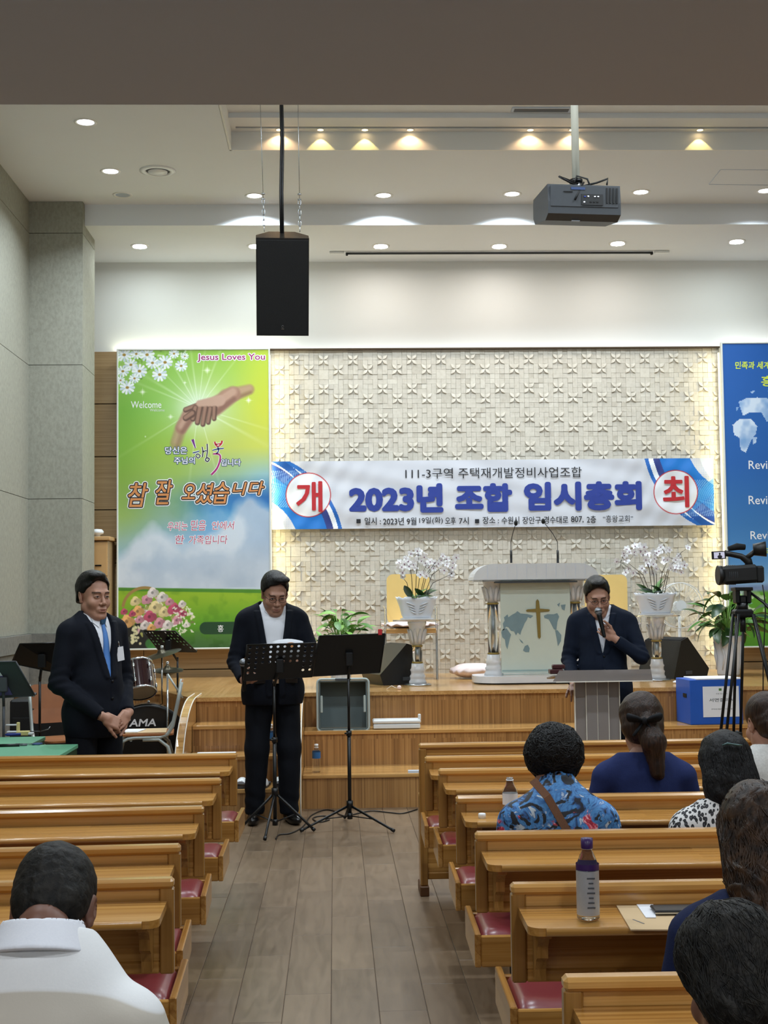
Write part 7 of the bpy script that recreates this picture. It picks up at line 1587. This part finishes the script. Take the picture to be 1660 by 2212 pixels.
def school_chair(loc, rz, label):
    e = empty('school_chair', loc, R_(rz), label, 'chair', 'grey tube school chairs with wooden seats')   # faces -Y
    for sx in (-1, 1):
        x = sx*.19; MB().tube([(x*1.02, .215, .80), (x, .19, .66), (x, .155, .50), (x, .12, .445), (x, .07, .425), (x, -.10, .425), (x, -.15, .42), (x, -.19, .40), (x, -.215, .30), (x*1.1, -.25, 0.0)], .0125, 8).build('side_frame', 'tube_grey', e)
        MB().tube([(x, -.05, .41), (x, .06, .41), (x, .12, .36), (x*1.1, .22, 0)], .0125, 8).build('leg', 'tube_grey', e)
    MB().tube([(-.19, -.13, .41), (.19, -.13, .41)], .010, 8).build('cross_bar', 'tube_grey', e); MB().prism(rrect(.40, .38, .05), .012, M=Matrix.Translation((0, -.03, .437))).build('seat', 'chair_wood', e)
    MB().prism([(x, z) for x, z in rrect(.38, .17, .04)], .012, M=Matrix.Translation((0, .212, .715)) @ Matrix.Rotation(R_(-10), 4, 'X') @ Matrix(((1,0,0,0),(0,0,-1,0),(0,1,0,0),(0,0,0,1)))).build('backrest', 'chair_wood', e); MB().prism([(x, z) for x, z in rrect(.37, .10, .03)], .010, M=Matrix.Translation((0, .185, .585)) @ Matrix.Rotation(R_(-12), 4, 'X') @ Matrix(((1,0,0,0),(0,0,-1,0),(0,1,0,0),(0,0,0,1)))).build('lower_back', 'chair_wood', e)
    return e
p = at(326, 1560, 9.72); school_chair((p.x, 9.72, .15), -84, 'tube chair with an envelope on its seat right of the man with the blue tie')
MB().box((p.x-.03, 9.72, .6035), (.28, .30, .006), (0,0,.1), b=.001).build('seat_envelope', 'kraft', None); tag(bpy.data.objects['seat_envelope'], 'kraft envelope lying on the tube chair seat', 'envelope')
MB().box((p.x-.12, 9.68, .610), (.13, .20, .006), (0,0,-.15), b=.001).build('folded_sheet', 'paper', None); tag(bpy.data.objects['folded_sheet'], 'folded white sheet lying on the envelope on the chair', 'paper')
p = at(128, 1560, 9.35); school_chair((p.x+.04, 9.40, .15), 30, 'tube chair partly hidden behind the man with the blue tie')
# ---- drum kit
plain('drum_shell', '#2a0f14', .15, .2, **{'Coat Weight': .6}); plain('drum_black', '#09090b', .3, bump=.05); plain('cymbal', '#3d382a', .35, .8, var=.15); plain('drum_head', '#8f8672', .5)
def hoop(e, r, z, c, M): MB().lathe([(r*1.0, -.008), (r*1.06, -.008), (r*1.06, .008), (r*1.0, .010)], 28, c=(0,0,z), M=M, caps=False).build('hoop', 'chrome', e)
tc = at(302, 1466, 10.15); tom = empty('rack_tom', tc, 0, 'dark red rack tom drum with chrome fittings', 'drum'); T = Matrix.Rotation(R_(-30), 4, 'X') @ Matrix.Rotation(R_(-10), 4, 'Y'); r = .104
MB().lathe([(r, -.115), (r, .115)], 30, M=T, caps=False).build('shell', 'drum_shell', tom); MB().lathe([(0, .118), (r, .116)], 30, M=T, caps=False).build('drum_head', 'drum_head', tom); MB().lathe([(0, -.118), (r, -.116)], 30, M=T, caps=False).build('drum_head', 'drum_head', tom); hoop(tom, r, .115, 0, T); hoop(tom, r, -.115, 0, T)
for k in range(6):
    a = 2*math.pi*k/6+.3; x, y = math.cos(a)*(r+.012), math.sin(a)*(r+.012); MB().cyl((x, y, -.115), (x, y, .115), .0035, 6, M=T).build('tension_rod', 'chrome', tom)
    for z_ in (-.06, .06): MB().ball((x, y, z_), (.010, .010, .022), 8, 6, M=T).build('lug', 'chrome', tom)
MB().cyl((-.02, -.11, .0), (-.05, -.16, -.02), .016, 10).build('mount_clamp', 'chrome', tom); MB().cyl((-.10, .02, -.02), (-.10, .12, -.22), .011, 10).build('mount_post', 'chrome', tom)
bc_ = at(322, 1590, 10.35); bz_ = .15+.305; bd_ = empty('bass_drum', (bc_.x-.01, 10.35, bz_), R_(8), 'black bass drum with white lettering', 'drum'); T = Matrix.Rotation(R_(90), 4, 'X'); r = .293
MB().lathe([(r, -.18), (r, .16)], 40, M=T, caps=False).build('shell', 'drum_shell', bd_); MB().lathe([(0, .168), (r*.97, .165)], 40, M=T, caps=False).build('drum_head', 'drum_black', bd_); MB().lathe([(0, -.18), (r, -.18)], 40, M=T, caps=False).build('drum_head', 'drum_black', bd_); MB().lathe([(r*.95, .15), (r*1.04, .15), (r*1.04, .185), (r*.96, .185)], 40, M=T, caps=False).build('hoop', 'drum_black', bd_)
lettering('TAMA', bd_, (-.06, -.1705, .165), .1, 'ink_white', .24, .055, offset=.012, shear=.15)
for k in range(6): a = 2*math.pi*k/6+.5; MB().ball((math.cos(a)*(r+.012), -.02, math.sin(a)*(r+.012)), (.012, .03, .012), 8, 6).build('lug', 'chrome', bd_)
for sx in (-1, 1): MB().cyl((sx*.24, -.05, -.12), (sx*.36, -.14, -.262), .008, 8).build('spur', 'chrome', bd_)
def cymbal_stand(px_, py_, Y, rC, tilt, label, hat=False):
    c = at(px_, py_, Y); c.z -= .15; e = empty('cymbal_stand' if not hat else 'hi_hat', (c.x, Y, .15), 0, label, 'cymbal'); T = Matrix.Translation((0, 0, c.z)) @ Matrix.Rotation(R_(tilt), 4, 'Y') @ Matrix.Rotation(R_(8), 4, 'X')
    MB().lathe([(rC, 0), (rC*.5, .012), (rC*.22, .018), (rC*.17, .034), (.008, .042)], 36, M=T, caps=False).build('cymbal', 'cymbal', e); MB().cyl((0,0,c.z+.03), (0,0,c.z+.07), .012, 10).build('wing_nut', 'chrome', e)
    if hat: MB().lathe([(rC, 0), (rC*.5, -.012), (rC*.2, -.03), (.01, -.034)], 36, c=(0,0,c.z-.012), caps=False).build('lower_cymbal', 'cymbal', e)
    MB().cyl((0,0,c.z*.5), (0,0,c.z+.03), .007, 10).build('upper_tube', 'chrome', e); MB().cyl((0,0,.12), (0,0,c.z*.55), .011, 10).build('lower_tube', 'chrome', e); MB().cyl((0,0,c.z*.53), (0,0,c.z*.57), .02, 10).build('clamp', 'chrome', e)
    for k in range(3): a = 2*math.pi*k/3+.4; MB().tube([(0,0,.28), (math.cos(a)*.11, math.sin(a)*.11, .012)], .007, 6).build('leg', 'chrome', e)
    return e
cymbal_stand(350, 1414, 10.66, .155, -14, 'dark crash cymbal on a chrome stand over the drum kit'); hh = cymbal_stand(362, 1448, 10.88, .125, 0, 'pair of hi-hat cymbals on a chrome stand', True); hh.name = 'hi_hat'
p0, p1 = at(362, 1456, 10.07), at(395, 1508, 10.07); bm_ = empty('boom_rod', (p1.x, p1.y, .15), 0, 'pale slanting metal rod of a stand beside the tube chair', 'stand'); MB().cyl(tuple(p0-Vector((p1.x, p1.y, .15))), tuple(p1-Vector((p1.x, p1.y, .15))), .007, 8).build('boom', 'tube_grey', bm_); MB().cyl(tuple(p0-Vector((p1.x, p1.y, .15))), (p0.x-p1.x, p0.y-p1.y, 0.0), .008, 8).build('post', 'chrome', bm_); MB().cyl((p0.x-p1.x, p0.y-p1.y, .0), (p0.x-p1.x, p0.y-p1.y, .02), .04, 16).build('base', 'black_metal', bm_)
# dark speaker cabinet behind the far left stands
c = at(75, 1550, 9.6); a = empty('floor_amplifier', (c.x-.08, 10.35, .15), 0, 'black amplifier cabinet on the floor behind the left music stands', 'amplifier'); MB().box((0, 0, .33), (.46, .34, .64), b=.015).build('cabinet', 'black_plastic', a); MB().box((0, -.172, .28), (.42, .008, .48), b=.003).build('grille', 'grille_black', a); MB().tube([(-.1,0,.66),(-.08,0,.685),(.08,0,.685),(.1,0,.66)], .008, 6).build('handle', 'black_metal', a)
